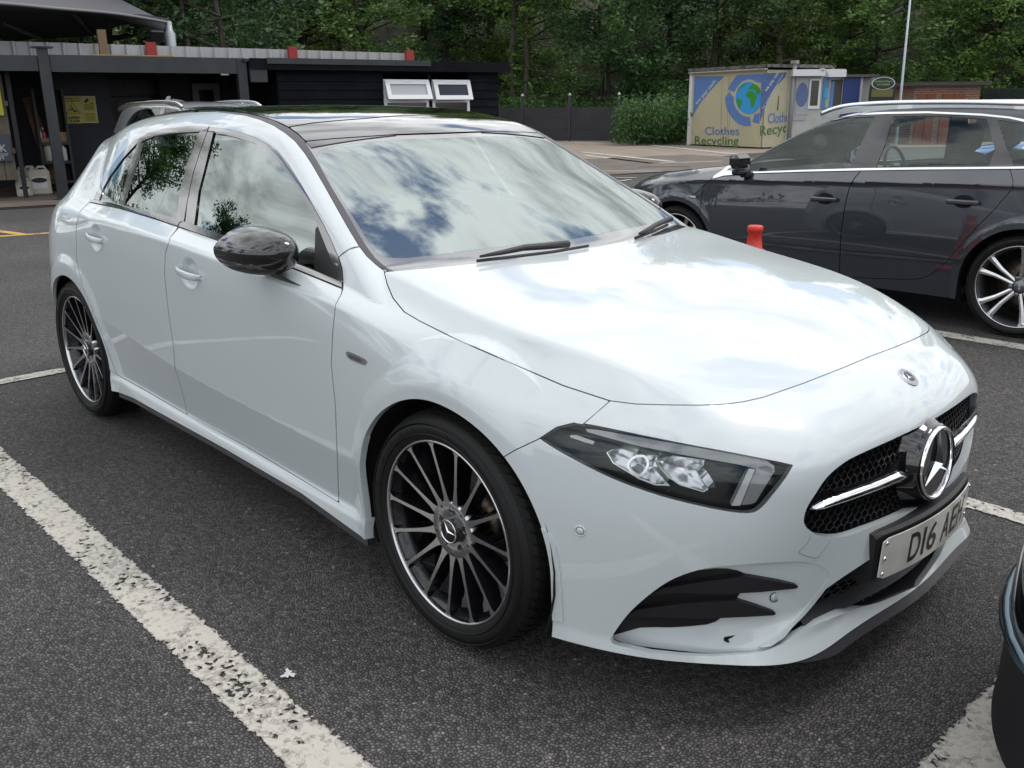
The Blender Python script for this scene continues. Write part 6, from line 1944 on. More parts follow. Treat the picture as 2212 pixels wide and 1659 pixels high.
wtext('sign_text', 'DESK', .155, d_s - .07, zz_b + .36 * h_b, -.525, LWHT, ob, align='RIGHT', bold=.002)
wtext('sign_text', 'for your', .10, d_s - .05, zz_b + .19 * h_b, -.525, LWHT, ob, align='RIGHT')
wtext('sign_text', 'keys', .10, d_s - .12, zz_b + .07 * h_b, -.525, LWHT, ob, align='RIGHT')
ys_ = LB(); y_s = wp(8, 240, -.5)[0]; ys_.wb(y_s - .8, y_s, -.56, -.53, wp(5, 249, -.5)[1], wp(5, 195, -.5)[1]); tag(ys_.build('yellow_sign', YEL), 'yellow sign cut off by the left edge of the photo', 'sign')
pp_ = LB(); pp_.wb(e1 + .02, e1 + .09, -.7, -.62, 0, zb_); tag(pp_.build('bay_post', mat('dark_post', (.006, .007, .01), rough=.5)), 'dark upright post beside the timber fence panel', 'post')
# ------------------------------------------------------------------ black shed
sA = wp(534, 140)[0]; sB = wp(1076, 160)[0]; zS = wp(1089, 143)[1]; zS0 = wp(560, 122)[1]
shed = empty('black_shed', W3((sA + sB) / 2, 0, 0), 0, 'long low black timber shed with two white top-hung windows', 'shed')
sC = wp(602, 200)[0]
ws_ = [wp(x, 200)[0] for x in (828, 924, 932, 1012)]
zwt, zwb = wp(915, 172)[1], wp(915, 262)[1]
zwm = wp(915, 218)[1]
nb = 14; bh = zS / nb
m_ = LB()
for k in range(nb):
    z0, z1 = k * bh, (k + 1) * bh
    segs = [(sC, sB)]
    if z1 > zwb and z0 < zwt: segs = [(sC, ws_[0]), (ws_[1], ws_[2]), (ws_[3], sB)]
    for (a, b) in segs:
        v = [W3(a, .0, z0), W3(b, .0, z0), W3(b, .022, z0 + .002), W3(a, .022, z0 + .002), W3(a, 0.0, z1), W3(b, 0.0, z1)]
        m_.add(v, [(3, 2, 5, 4), (0, 1, 2, 3)])
child(m_.build('clapboard_wall', NAVY), shed)
m_ = LB(); m_.wb(sC + .0, sB, -3.2, -.03, 0, zS - .05) if False else None
m_.wb(sB - .04, sB - .004, -3.2, -.004, 0, zS - .02); m_.wb(sC - .02, sC + .02, -1.2, -.004, 0, zS - .02); m_.wb(sA, sC - .02, -1.24, -1.2, 0, zS)
m_.wb(sC, sB, -3.24, -3.2, 0, zS)
child(m_.build('side_walls', NAVY), shed)
m_ = LB(); m_.wb(sA - .1, sB + .18, -3.3, .16, zS, zS + .05); child(m_.build('roof', mat('shed_roof', (.015, .016, .018), rough=.7)), shed)
m_ = LB(); m_.wb(sA, sB + .18, .161, .185, zS - .13, zS + .06)
child(m_.build('fascia', NAVY), shed)
m_ = LB(); m_.wb(sA, sA + .30, -.1, .158, zS - .34, zS - .002); m_.wb(sA + .3, sC + 3.0, .19, .205, zS - .03, zS + .07); child(m_.build('gutter_box', GREYM), shed)
m_ = LB(); m_.wb(sC - .42, sC - .38, -.9, -.86, zS * .62, zS * .72); child(m_.build('wall_light', mat('dull_white', (.3, .3, .3), rough=.5)), shed)
m_ = LB(); m_.wb(ws_[0] - .3, ws_[3] + .3, -1.6, -1.55, 0, zS - .1); child(m_.build('dark_room', DARK), shed)
for i, (a, b) in enumerate(((ws_[0], ws_[1]), (ws_[2], ws_[3]))):
    wn = empty('window', W3((a + b) / 2, 0, zwb)); child(wn, shed)
    fw = .055
    m_ = LB(); m_.wb(a, a + fw, -.04, .045, zwb, zwt); m_.wb(b - fw, b, -.04, .045, zwb, zwt); m_.wb(a + fw, b - fw, -.04, .045, zwt - fw, zwt); m_.wb(a + fw, b - fw, -.04, .045, zwm - .03, zwm + .03); m_.wb(a + fw, b - fw, -.04, .045, zwb, zwb + fw)
    o = m_.build('frame', WHITEP); child(o, shed); 
    bpy.data.objects.remove(wn)
    o.name = 'window'
    # open top-hung sash swung out
    ang = R_(24 if i == 0 else 20); H_ = zwt - zwm - .01
    Ms_ = MW @ Matrix.Rotation(ang, 4, 'X')
    m_ = MB(); c_ = Vector(W3((a + b) / 2, .055, zwt - .02))
    def lb(x0, x1, y0, y1, z0, z1, mm):
        l_ = Vector(((x0 + x1) / 2, (y0 + y1) / 2, (z0 + z1) / 2)); mm.box(c_ + Ms_.to_3x3() @ l_, (x1 - x0, y1 - y0, z1 - z0), M=Ms_)
    hw_ = (b - a) / 2 - .005; sw = .085
    lb(-hw_, -hw_ + sw, -.02, .03, -H_, 0, m_); lb(hw_ - sw, hw_, -.02, .03, -H_, 0, m_); lb(-hw_ + sw, hw_ - sw, -.02, .03, -sw, 0, m_); lb(-hw_ + sw, hw_ - sw, -.02, .03, -H_, -H_ + sw, m_)
    lb(-.10, .10, .031, .040, -.05, -.035, m_)
    so2 = m_.build('sash', WHITEP); child(so2, o)
    m_ = MB(); lb(-hw_ + sw, hw_ - sw, -.004, .004, -H_ + sw, -sw, m_)
    g_ = m_.build('pane', mat('frosted_glass', (.40, .42, .44), rough=.45, vary=(120, .6, 2, (.30, .32, .34))) if i == 0 else mat('dark_pane', (.022, .026, .036), rough=.12)); child(g_, o)
    m_ = LB(); m_.wb(a + fw, b - fw, .0, .008, zwb + fw, zwm - .03); child(m_.build('lower_pane', mat('window_dark', (.012, .012, .015), rough=.06)), o)
    m_ = LB(); m_.wb(a + .12, a + .32, -.5, -.46, zwb, zwm - .08); m_.wb(b - .3, b - .24, -.5, -.46, zwb, zwm - .12); child(m_.build('room_clutter', mat('clutter_grey', (.25, .25, .24), rough=.7)), o)
# ------------------------------------------------------------------ corrugated fence behind the roofs
off = -4.6
c0 = wp(-80, 90, off)[0]; c1 = wp(876, 118, off)[0]; zc0, zc1 = wp(0, 88, off)[1], wp(876, 115, off)[1]
zt3 = (zc0 + zc1) / 2
m_ = MB(); n = int((c1 - c0) / .30); vs = []
for k in range(n):
    s_ = c0 + (c1 - c0) * k / n; st = (c1 - c0) / n
    for ds_, oo in ((0, 0), (.68, 0), (.76, .06), (.90, .06), (1.0, 0)): vs.append((s_ + ds_ * st, off + oo))
zz_top = lambda s: zc0 + (zc1 - zc0) * (s - c0) / (c1 - c0)
P = [W3(s, o_, .0) for s, o_ in vs] + [W3(s, o_, zz_top(s)) for s, o_ in vs]
L_ = len(vs)
m_.add(P, [(i, i + 1, i + 1 + L_, i + L_) for i in range(L_ - 1)], sm=False)
cf = empty('corrugated_fence', W3((c0 + c1) / 2, off, 0), 0, 'pale grey corrugated metal fence with red posts behind the roofs', 'fence')
child(m_.build('sheeting', mat('galvanised_grey', (.40, .40, .41), rough=.5, vary=(2, .6, 5, (.33, .33, .335)))), cf)
REDP = mat('red_oxide', (.30, .025, .022), rough=.6)
for px_ in (325, 628.5, 880):
    s_ = wp(px_, 115, off)[0]; m_ = LB(); m_.wb(s_ - .10, s_ + .10, off + .05, off + .17, 0, zz_top(s_) + .06); child(m_.build('fence_post', REDP), cf)
s_ = wp(222, 95, off + .3)[0]; z_ = wp(217, 64, off + .3)[1]
m_ = LB(); m_.wb(s_ - .08, s_ + .08, off + .22, off + .36, 0, z_); tag(m_.build('timber_post', mat('tanalised_timber', (.19, .13, .075), rough=.8)), 'brown timber post standing in front of the corrugated fence', 'post')
# shade sail on its pole
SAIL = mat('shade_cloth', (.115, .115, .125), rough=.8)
dS = 21.0
A_ = at(365, 47, dS); Bc = at(201, 74, dS - 3.0)
edge = [at(x, y, d) for x, y, d in ((-260, -8, 15.5), (0, 7, 16.5), (110, 17, 17.5), (228, 27, 18.8), (300, 37, 20), (362, 48, dS))]
topc = [at(x, y, d) for x, y, d in ((-260, -160, 20), (0, -120, 21), (110, -80, 21.5), (228, -18, 21.5), (321, 29, 21.3), (364, 47, dS + .1))]
lowc = [at(x, y, d) for x, y, d in ((-260, 80, 23), (0, 86, 23), (90, 80, 22.5), (201, 74, 22), (290, 42, 21.6), (360, 50, dS + .3))]
E_ = [smooth_poly(e, 6, closed=False) for e in (edge, topc, lowc)]
m_ = MB(); n = len(E_[0]); rows = []
for t in np.linspace(0, 1, 7): rows.append([E_[0][i] * (1 - t) + E_[1][i] * t + np.array([0, 0, -.25 * math.sin(PI * t)]) for i in range(n)])
vs = [tuple(p) for r_ in rows for p in r_]; m_.add(vs, [(j * n + i, j * n + i + 1, (j + 1) * n + i + 1, (j + 1) * n + i) for j in range(6) for i in range(n - 1)], sm=True)
sail = empty('shade_sail', tuple(A_ * [1, 1, 0]), 0, 'dark grey shade sail canopy stretched above the wash bay', 'canopy')
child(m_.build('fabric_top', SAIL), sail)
m_ = MB(); rows = []
for t in np.linspace(0, 1, 5): rows.append([E_[0][i] * (1 - t) + E_[2][i] * t + np.array([0, 0, .12 * math.sin(PI * t) - .03]) for i in range(n)])
vs = [tuple(p) for r_ in rows for p in r_]; m_.add(vs, [(j * n + i, j * n + i + 1, (j + 1) * n + i + 1, (j + 1) * n + i) for j in range(4) for i in range(n - 1)], sm=True)
child(m_.build('fabric_underside', mat('shade_cloth_shaded', (.022, .022, .026), rough=.9)), sail)  # shade under the sail put into a darker copy of the cloth colour
m_ = MB(); m_.tube([tuple(p) for p in E_[0]], .03, 6); child(m_.build('edge_hem', mat('sail_hem', (.20, .20, .21), rough=.7)), sail)
m_ = MB(); m_.tube([tuple(at(155, 26, 18.5)), tuple(at(200, 73, 21.9)), tuple(at(203, 90, 21.9))], .045, 6); m_.tube([tuple(at(10, 52, 19)), tuple(at(100, 90, 21))], .045, 6); child(m_.build('sail_strut', mat('strut_grey', (.06, .06, .065), rough=.5)), sail)
GALV = mat('galvanised_pole', (.33, .36, .38), rough=.45, metal=.3)
m_ = MB(); pb_ = at(367, 110, dS); m_.tube([(pb_[0], pb_[1], 0), tuple(at(367, 72, dS)), tuple(at(366, 66, dS)), tuple(A_)], [.13, .12, .075, .06], 14)
tag(m_.build('sail_pole', GALV), 'galvanised steel pole holding the right corner of the shade sail', 'pole')
lamp_p = at(71, 57, 21.5)
m_ = MB(); m_.box(tuple(lamp_p), (.5, .12, .07)); tag(m_.build('canopy_lamp', mat('lamp_lit', (.8, .9, .9), emis=(.75, 1.0, .95, 1.6))), 'small lit strip lamp under the shade sail', 'lamp')
fp = at(338, 78, dS - .4); m_ = MB(); m_.box(tuple(fp), (.10, .32, .26), M=Matrix.Rotation(.4, 4, 'Y'), bev=.02); m_.tube([tuple(fp), tuple(at(352, 74, dS)), tuple(at(366, 76, dS))], .02, 6)
tag(m_.build('floodlight', BLACKP), 'black floodlight bracketed to the shade sail pole', 'floodlight')
# ------------------------------------------------------------------ dark panel fence
f0, f1 = gp(1050, 303), gp(1336, 306)
fd = (f1 - f0) / np.linalg.norm(f1 - f0); fn_ = np.array([fd[1], -fd[0], 0])
if np.dot(fn_, CC - f0) < 0: fn_ = -fn_
Fp = lambda s, o_, z: tuple(f0 + fd * s + fn_ * o_ + np.array([0, 0, z]))
fs_ = lambda px_, py_: (lambda P: (float(np.dot(P - f0, fd)), float(P[2])))(on_plane(px_, py_, f0, fn_))
PANEL = mat('fence_panel_charcoal', (.030, .031, .036), rough=.6, vary=(1.5, .7, 6, (.045, .045, .05)))
fenc = empty('panel_fence', tuple((f0 + f1) / 2), 0, 'dark charcoal panel fence with three taller posts right of the shed', 'fence')
MF = Matrix(((fd[0], fn_[0], 0), (fd[1], fn_[1], 0), (0, 0, 1))).to_4x4()
def fbox(mb_, s0, s1, o0, o1, z0, z1): mb_.box(Fp((s0 + s1) / 2, (o0 + o1) / 2, (z0 + z1) / 2), (s1 - s0, o1 - o0, z1 - z0), M=MF)
zF = fs_(1230, 232)[1]; zP = fs_(1230, 206)[1]
posts_ = [fs_(x, 300)[0] for x in (1129, 1230, 1335)]
m_ = MB(); edges_ = [0] + posts_
for a, b in zip(edges_[:-1], edges_[1:]):
    fbox(m_, a + .06, b - .06, -.03, .02, .03, zF * .34); fbox(m_, a + .06, b - .06, -.03, .025, zF * .345, zF * .70); fbox(m_, a + .06, b - .06, -.03, .02, zF * .705, zF)
child(m_.build('panels', PANEL), fenc)
for s_ in posts_:
    m_ = MB(); fbox(m_, s_ - .055, s_ + .055, -.055, .055, 0, zP); p_ = m_.build('fence_post', mat('fence_post_dark', (.045, .045, .05), rough=.6)); child(p_, fenc)
    m_ = MB(); m_.lathe([(.065, 0), (.05, .06), (.0, .11)], 8, Matrix.Translation(Fp(s_, 0, zP))); child(m_.build('post_cap', mat('cap_pale', (.45, .45, .45), rough=.5)), p_)
# scrap sheet of corrugated metal
m_ = MB(); q = [gp(1347, 309), gp(1391, 309)]; dd = q[1] - q[0]; hs = [1.0, .97, .93, .86, .74, .52]
for k in range(5):
    a = q[0] + dd * k / 5; b = q[0] + dd * (k + .8) / 5; nn_ = np.array([dd[1], -dd[0], 0]) / np.linalg.norm(dd)
    if np.dot(nn_, CC - a) < 0: nn_ = -nn_
    H_ = .78
    m_.add([tuple(a), tuple(b), tuple(b - nn_ * .12 + [0, 0, H_ * hs[k + 1] * 1.02]), tuple(a - nn_ * .12 + [0, 0, H_ * hs[k]]), tuple(b + nn_ * .03), tuple(b - nn_ * .09 + [0, 0, H_ * hs[k + 1]]), tuple(q[0] + dd * (k + 1) / 5), tuple(q[0] + dd * (k + 1) / 5 - nn_ * .12 + [0, 0, H_ * hs[k + 1]])], [(0, 1, 2, 3), (1, 4, 5, 2), (4, 6, 7, 5)])
tag(m_.build('metal_sheet', mat('scrap_metal', (.26, .28, .30), rough=.5)), 'offcut of grey corrugated metal propped beside the panel fence', 'metal sheet')
m_ = MB(); m_.tube([tuple(gp(1424, 302) + [0, 0, .55]), tuple(gp(1440, 304) + [0, 0, .50]), tuple(gp(1470, 309) + [0, 0, .22]), tuple(gp(1492, 311) + [0, 0, .10])], .035, 8)
tag(m_.build('hose', mat('hose_blue', (.08, .26, .50), rough=.5)), 'blue hose lying by the bushes left of the clothes bank', 'hose')
# ------------------------------------------------------------------ clothes recycling kiosk
K0, K1 = gp(1489, 314), gp(1643, 322)
kd = (K1 - K0); KL = np.linalg.norm(kd); kd /= KL; kn = np.array([kd[1], -kd[0], 0])
if np.dot(kn, CC - K0) < 0: kn = -kn
k2 = -kn; KH = 2.60
kp = lambda px_, py_, face: (lambda P: (float(np.dot(P - (K0 if face == 1 else K1), kd if face == 1 else k2)), float(P[2])))(on_plane(px_, py_, K0 if face == 1 else K1, kn if face == 1 else kd))
kio = empty('clothes_bank_kiosk', tuple((K0 + K1) / 2), 0, 'cream clothes recycling kiosk with blue arrows and a globe painted on it', 'kiosk')
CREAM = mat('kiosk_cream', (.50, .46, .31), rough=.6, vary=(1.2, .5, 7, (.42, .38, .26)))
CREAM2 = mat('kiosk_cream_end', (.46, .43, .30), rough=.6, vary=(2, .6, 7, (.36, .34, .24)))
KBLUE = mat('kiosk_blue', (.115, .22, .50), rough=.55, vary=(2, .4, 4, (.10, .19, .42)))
KGREEN = mat('kiosk_green', (.055, .16, .045), rough=.6)
KTXB = mat('kiosk_text_blue', (.12, .20, .42), rough=.6)
KWHITE = mat('kiosk_white', (.60, .62, .64), rough=.55)
F2L = kp(1712, 250, 2)[0]
print('kiosk', KL, F2L)
def K3(face, s, o_, z):
    b_, d_, n_ = (K0, kd, kn) if face == 1 else (K1, k2, kd)
    return b_ + d_ * s + n_ * o_ + np.array([0, 0, z])
def kbox(mb_, face, s0, s1, o0, o1, z0, z1):
    d_, n_ = (kd, kn) if face == 1 else (k2, kd)
    M_ = Matrix(((d_[0], n_[0], 0), (d_[1], n_[1], 0), (0, 0, 1))).to_4x4(); mb_.box(tuple(K3(face, (s0 + s1) / 2, (o0 + o1) / 2, (z0 + z1) / 2)), (s1 - s0, o1 - o0, z1 - z0), M=M_)
m_ = MB(); kbox(m_, 1, .05, KL, -.06, 0, .05, KH - .12); child(m_.build('front_panel', CREAM), kio)
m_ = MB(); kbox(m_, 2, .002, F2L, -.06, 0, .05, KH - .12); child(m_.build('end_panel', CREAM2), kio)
m_ = MB(); kbox(m_, 1, -.10, KL + .08, -3.0, .10, KH - .02, KH + .03); child(m_.build('roof', mat('kiosk_roof', (.05, .05, .055), rough=.8)), kio)
m_ = MB(); kbox(m_, 1, -.08, KL + .08, .101, .13, KH - .06, KH + .04); kbox(m_, 2, -.05, F2L + 1.5, .081, .11, KH - .05, KH + .05); child(m_.build('roof_edge', mat('kiosk_roof_edge', (.03, .03, .033), rough=.7, vary=(9, .9, 4, (.22, .20, .18)))), kio)
m_ = MB(); kbox(m_, 1, -.09, KL + .08, .0, .135, KH - .12, KH - .075); child(m_.build('gutter', mat('kiosk_gutter', (.45, .44, .42), rough=.5, vary=(3, .9, 3, (.25, .25, .25)))), kio)
m_ = MB(); kbox(m_, 1, -.10, .05, -.08, .05, .02, KH - .12); child(m_.build('corner_post', WHITEP), kio)
m_ = MB(); kbox(m_, 1, 0, KL, -3.0, -2.9, 0, KH - .02); kbox(m_, 1, -.0, .05, -3.0, -.1, 0, KH - .02); child(m_.build('rear_walls', CREAM2), kio)


def kpoly(nm, pxs, face, off_, m, th=.006):
    P = [kp(x, y, face) for x, y in pxs]; n = len(P); mb_ = MB()
    mb_.add([tuple(K3(face, s, off_, z)) for s, z in P] + [tuple(K3(face, s, off_ - th, z)) for s, z in P], [tuple(range(n))] + [(i, i + n, (i + 1) % n + n, (i + 1) % n) for i in range(n)])
    o = mb_.build(nm, m); return child(o, kio)


ZK = lambda pts: [((2040 + x / 6.1444) / 1.3942, (200 + y / 6.1444) / 1.3942) for x, y in pts]
cat = lambda *a: sum([list(x) for x in a], [])
kpoly('painted_shape', ZK([(318, 190), (880, 180), (760, 290), (600, 460), (440, 660), (340, 820), (288, 930)]), 1, .006, KBLUE)
arc = lambda cx, cy, rx, ry, a0, a1, n=14: [(cx + rx * math.cos(R_(a)), cy + ry * math.sin(R_(a))) for a in np.linspace(a0, a1, n)]
kpoly('arrow_shape', ZK([(1110, 160), (1555, 140), (1555, 300), (1480, 300), (1420, 262)] + [(1350, 240), (1270, 245), (1200, 280), (1130, 350), (1085, 410), (1055, 475), (935, 425), (980, 330), (1040, 240)]), 1, .006, KBLUE)
kpoly('arrow_shape', ZK([(965, 475), (1060, 590), (1040, 600), (1045, 680), (1080, 770), (1140, 850), (1210, 910), (1290, 935), (1350, 935), (1362, 1105), (1240, 1105), (1120, 1060), (1010, 950), (930, 820), (890, 690), (888, 590), (870, 597)]), 1, .006, KBLUE)
kpoly('arrow_shape', ZK([(1435, 875), (1460, 888), (1520, 850), (1518, 1060), (1384, 1030)]), 1, .006, KBLUE)
kpoly('globe_sea', ZK([(x, min(y, 9999)) for x, y in arc(1320, 585, 240, 298, 0, 360, 40)[:-1] if x < 1548]), 1, .009, mat('globe_blue', (.045, .33, .72), rough=.5))
GG = mat('globe_green', (.045, .30, .035), rough=.5)
kpoly('globe_land', ZK([(1105, 590), (1130, 570), (1165, 620), (1200, 640), (1195, 700), (1165, 750), (1150, 790), (1120, 720), (1100, 650)]), 1, .012, GG)
kpoly('globe_land', ZK([(1290, 480), (1330, 450), (1400, 450), (1440, 500), (1480, 560), (1440, 640), (1435, 700), (1390, 765), (1368, 765), (1358, 690), (1350, 600), (1300, 585), (1272, 540)]), 1, .012, GG)
kpoly('globe_land', ZK([(1370, 340), (1400, 320), (1480, 350), (1530, 410), (1545, 470), (1490, 530), (1460, 500), (1440, 440), (1390, 410), (1340, 430), (1310, 410), (1350, 380)]), 1, .012, GG)
kpoly('globe_land', ZK([(1110, 470), (1150, 400), (1200, 345), (1240, 320), (1290, 300), (1250, 350), (1180, 400), (1140, 450)]), 1, .012, GG)
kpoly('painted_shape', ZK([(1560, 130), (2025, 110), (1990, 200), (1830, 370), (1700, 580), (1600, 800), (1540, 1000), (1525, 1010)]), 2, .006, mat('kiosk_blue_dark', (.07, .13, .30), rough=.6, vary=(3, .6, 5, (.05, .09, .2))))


def ktext(s, a, b, c, face, m, off_=.012, bold=.0):
    """text fitted to a run from pixel a to pixel b (baseline) with the height of pixel c above a"""
    pa, pb, pc = kp(*a, face), kp(*b, face), kp(*c, face)
    me = text_mesh(s, 1.0, bold=bold, align='LEFT'); xs = [v.co.x for v in me.vertices]
    ux = np.array([pb[0] - pa[0], pb[1] - pa[1]]); uy = np.array([pc[0] - pa[0], pc[1] - pa[1]])
    x0_, x1_ = min(xs), max(xs)
    for v in me.vertices:
        q = np.array(pa) + ux * (v.co.x - x0_) / (x1_ - x0_) + uy * v.co.y / .70
        P = K3(face, q[0], off_, q[1]); v.co = tuple(P)
    return child(link('painted_text', me, m), kio)


z1 = lambda x, y: ZK([(x, y)])[0]
ktext('Clothes', z1(515, 1262), z1(1145, 1265), z1(512, 1118), 1, KTXB, bold=.008)
ktext('Recycling', z1(328, 1440), z1(1135, 1452), z1(330, 1290), 1, KGREEN, bold=.004)
ktext('we pay cash', z1(358, 715), z1(722, 285), z1(320, 672), 1, KWHITE, bold=.012)
ktext('Clothes', z1(1675, 1052), z1(2115, 1015), z1(1678, 868), 2, KTXB, bold=.008)
ktext('Recycling', z1(1522, 1290), z1(2330, 1170), z1(1530, 1100), 2, KGREEN, bold=.004)
ktext('we pay cash', z1(1640, 470), z1(1890, 100), z1(1600, 440), 2, KWHITE, bold=.006)
ktext('for your unwanted items', z1(1580, 790), z1(1960, 150), z1(1556, 770), 2, KWHITE)
for x in (798, 915, 950): kpoly('panel_joint', ZK([(x - 2 + (30 if x > 900 else 34), 180), (x + 2 + (30 if x > 900 else 34), 180), (x + 2, 1490), (x - 2, 1490)]), 1, .004, mat('joint_dark', (.18, .16, .11), rough=.7))
kpoly('panel_scratch', ZK([(1868, 540), (1882, 540), (1862, 815), (1842, 815)]), 2, .008, mat('rust_scratch', (.09, .06, .04), rough=.8))
# down pipe at the kiosk corner
s_, z_ = kp(1704, 230, 2); m_ = MB(); P = K3(2, s_, .12, 0); m_.tube([tuple(P), tuple(P + [0, 0, KH + .12])], .065, 10); m_.box(tuple(P + [0, 0, KH + .12]), (.2, .2, .1))
tag(m_.build('down_pipe', mat('grey_pipe', (.26, .25, .24), rough=.6)), 'grey down pipe against the end of the clothes kiosk', 'pipe')
# shuttered booth to the right: a shallow box whose front is square to the line of sight
dB_ = float(np.dot(K3(2, F2L, 0, 0) - CC, FL)) - .1
bpn = -FL
def bq(px_, py_, o_=0.0):
    P = on_plane(px_, py_, CC + FL * (dB_ - o_), FL); return float(np.dot(P - CC, RL)), float(P[2])
def B3(l, o_, z): return CC * [1, 1, 0] + FL * (dB_ - o_) + RL * l + np.array([0, 0, z])
MBm = Matrix(((RL[0], -FL[0], 0), (RL[1], -FL[1], 0), (0, 0, 1))).to_4x4()
def bbox_(nm, x0, x1, y0, y1, o0, o1, m, par, toground=False, bev=0):
    l0, zt_b = bq(x0, y0, o1); l1, _ = bq(x1, y0, o1); _, zb_b = bq((x0 + x1) / 2, y1, o1)
    if toground: zb_b = 0
    mb_ = MB(); mb_.box(tuple(B3((l0 + l1) / 2, (o0 + o1) / 2, (zt_b + zb_b) / 2)), (l1 - l0, o1 - o0, abs(zt_b - zb_b)), M=MBm, bev=bev)
    o = mb_.build(nm, m)
    if par is not None: child(o, par)
    return o
boo = empty('shuttered_booth', tuple(B3(bq(1765, 300)[0], 0, 0)), 0, 'white booth with a half-open shutter, window and leaflets beside the clothes bank', 'booth')
BW = mat('booth_white', (.48, .48, .46), rough=.6, vary=(2, .6, 5, (.36, .36, .34)))
bbox_('booth_wall', 1712, 1832, 150, 320, -2.2, 0, BW, boo, True)
bbox_('shutter_box', 1719, 1789, 150, 164, .0, .30, WHITEP, boo); bbox_('shutter_box', 1797, 1834, 151, 166, .0, .30, WHITEP, boo)
sh = bbox_('shutter', 1724, 1751, 168, 260, .0, .03, mat('shutter_grey', (.36, .37, .39), rough=.5), boo)
for k in range(22): bbox_('shutter', 1724, 1751, 169 + k * 3.6, 171.5 + k * 3.6, .03, .045, mat('shutter_rib', (.44, .45, .47), rough=.45), sh)
l0, zc_ = bq(1737.5, 205, .06); mb_ = MB(); mb_.lathe([(0, 0), (.20, 0)], 24, frame(tuple(B3(l0, .05, zc_)), tuple(RL), (0, 0, 1))); mb_.v = [tuple(Vector(p) + Vector((0, 0, (p[2] - zc_) * .9))) for p in mb_.v]; child(mb_.build('painted_disc', mat('shutter_blue', (.11, .15, .30), rough=.6)), boo)
wf = bbox_('booth_window_frame', 1755, 1780, 171, 235, .0, .06, WHITEP, boo); bbox_('window_pane', 1758.5, 1775, 174, 228, .06, .07, mat('booth_glass', (.012, .018, .016), rough=.08, vary=(9, .8, 4, (.03, .05, .03))), wf)
bbox_('leaflet_panel', 1785, 1797, 166, 236, .0, .04, mat('leaflet_blue', (.10, .22, .42), rough=.6), boo); bbox_('leaflet', 1787, 1795, 190, 212, .04, .05, mat('leaflet_cyan', (.03, .38, .62), rough=.5), boo); bbox_('leaflet', 1788, 1794, 214, 232, .04, .05, mat('leaflet_green', (.25, .45, .25), rough=.6), boo)
bbox_('open_hatch', 1801, 1827, 172, 236, -.0, .015, mat('hatch_dark', (.07, .065, .055), rough=.7), boo); bbox_('hatch_post', 1827, 1832, 168, 240, .0, .05, WHITEP, boo)
kl, kz = bq(1806, 205, .02); bbox_('hatch_stripe', 1801, 1808, 176, 236, .016, .02, KBLUE, boo)
cm = bbox_('security_camera', 1781, 1787, 147, 152, .1, .35, mat('camera_white', (.5, .5, .5), rough=.4), boo)
# blue steel container and white kiosk further right
bl = bbox_('container_wall', 1829, 1865, 165, 260, -2.6, .10, mat('container_navy', (.012, .035, .16), rough=.5, vary=(2, .4, 3, (.014, .045, .19))), None, True)
tag(bl, 'deep blue steel container wall between the white booth and the sign', 'container'); bl.name = 'blue_container'
wk = bbox_('white_kiosk', 1868, 1935, 168, 250, -2.6, -.25, BW, None, True); tag(wk, 'small white flat-roofed kiosk partly hidden by the black oval sign', 'kiosk')
bbox_('roof_edge', 1829, 1905, 161, 166, -2.7, .25, mat('flat_roof_edge', (.09, .085, .08), rough=.7), wk)
bbox_('side_strip', 1865, 1870, 167, 250, -.24, .0, WHITEP, wk, True)
# black arched advertising sign
sg3 = bbox_('sign_board', 1885, 1940, 186, 250, .5, .56, mat('sign_black_gloss', (.008, .008, .008), rough=.35), None, True)
sg3.name = 'arched_sign'; tag(sg3, 'black arched sign with a white-rimmed green oval on top', 'sign')
ls_, zs_ = bq(1912.5, 186, .53); hwd = (bq(1940, 186, .53)[0] - bq(1885, 186, .53)[0]) / 2
mb_ = MB(); pts = [(hwd * math.cos(t), .34 * math.sin(t)) for t in np.linspace(0, PI, 20)]; mb_.prism(pts, -.03, .03, frame(tuple(B3(ls_, .53, zs_)), tuple(RL), (0, 0, 1))); mb_.build('arch_top', MATS['sign_black_gloss'], None).parent = sg3
for nm, sc_, m, o_ in (('oval_rim', 1.0, mat('oval_white', (.55, .56, .55), rough=.5), .565), ('oval_field', .90, mat('oval_green', (.010, .045, .018), rough=.5, vary=(6, .8, 3, (.02, .02, .02))), .572)):
    lo_, zo_ = bq(1912.5, 180, .56); mb_ = MB(); a_ = (bq(1938, 180, .56)[0] - lo_) * sc_; b_ = a_ * .52
    pts = [(a_ * math.cos(t), b_ * math.sin(t)) for t in np.linspace(0, 2 * PI, 36, endpoint=False)]; mb_.prism(pts, 0, .006, frame(tuple(B3(lo_, o_, zo_)), tuple(RL), (0, 0, 1))); mb_.build(nm, m, sg3)
for s, y, sz, m in (('handmade of elegance', 177.5, .085, mat('oval_text', (.40, .44, .22), rough=.5)), ('01612468080', 184.5, .085, MATS['oval_text'] if 'oval_text' in MATS else None)):
    if s.startswith('hand'): s = 'Sandblast & Repair'
    lo_, zo_ = bq(1912.5, y, .575); text_obj('sign_text', '~~~~~~~~~~' if False else s, sz, frame(tuple(B3(lo_, .582, zo_)), tuple(RL), (0, 0, 1)), MATS['oval_text'], sg3, sx=.9)
bbox_('sign_band', 1888, 1934, 193, 209, .56, .568, mat('olive_band', (.13, .13, .03), rough=.6), sg3)
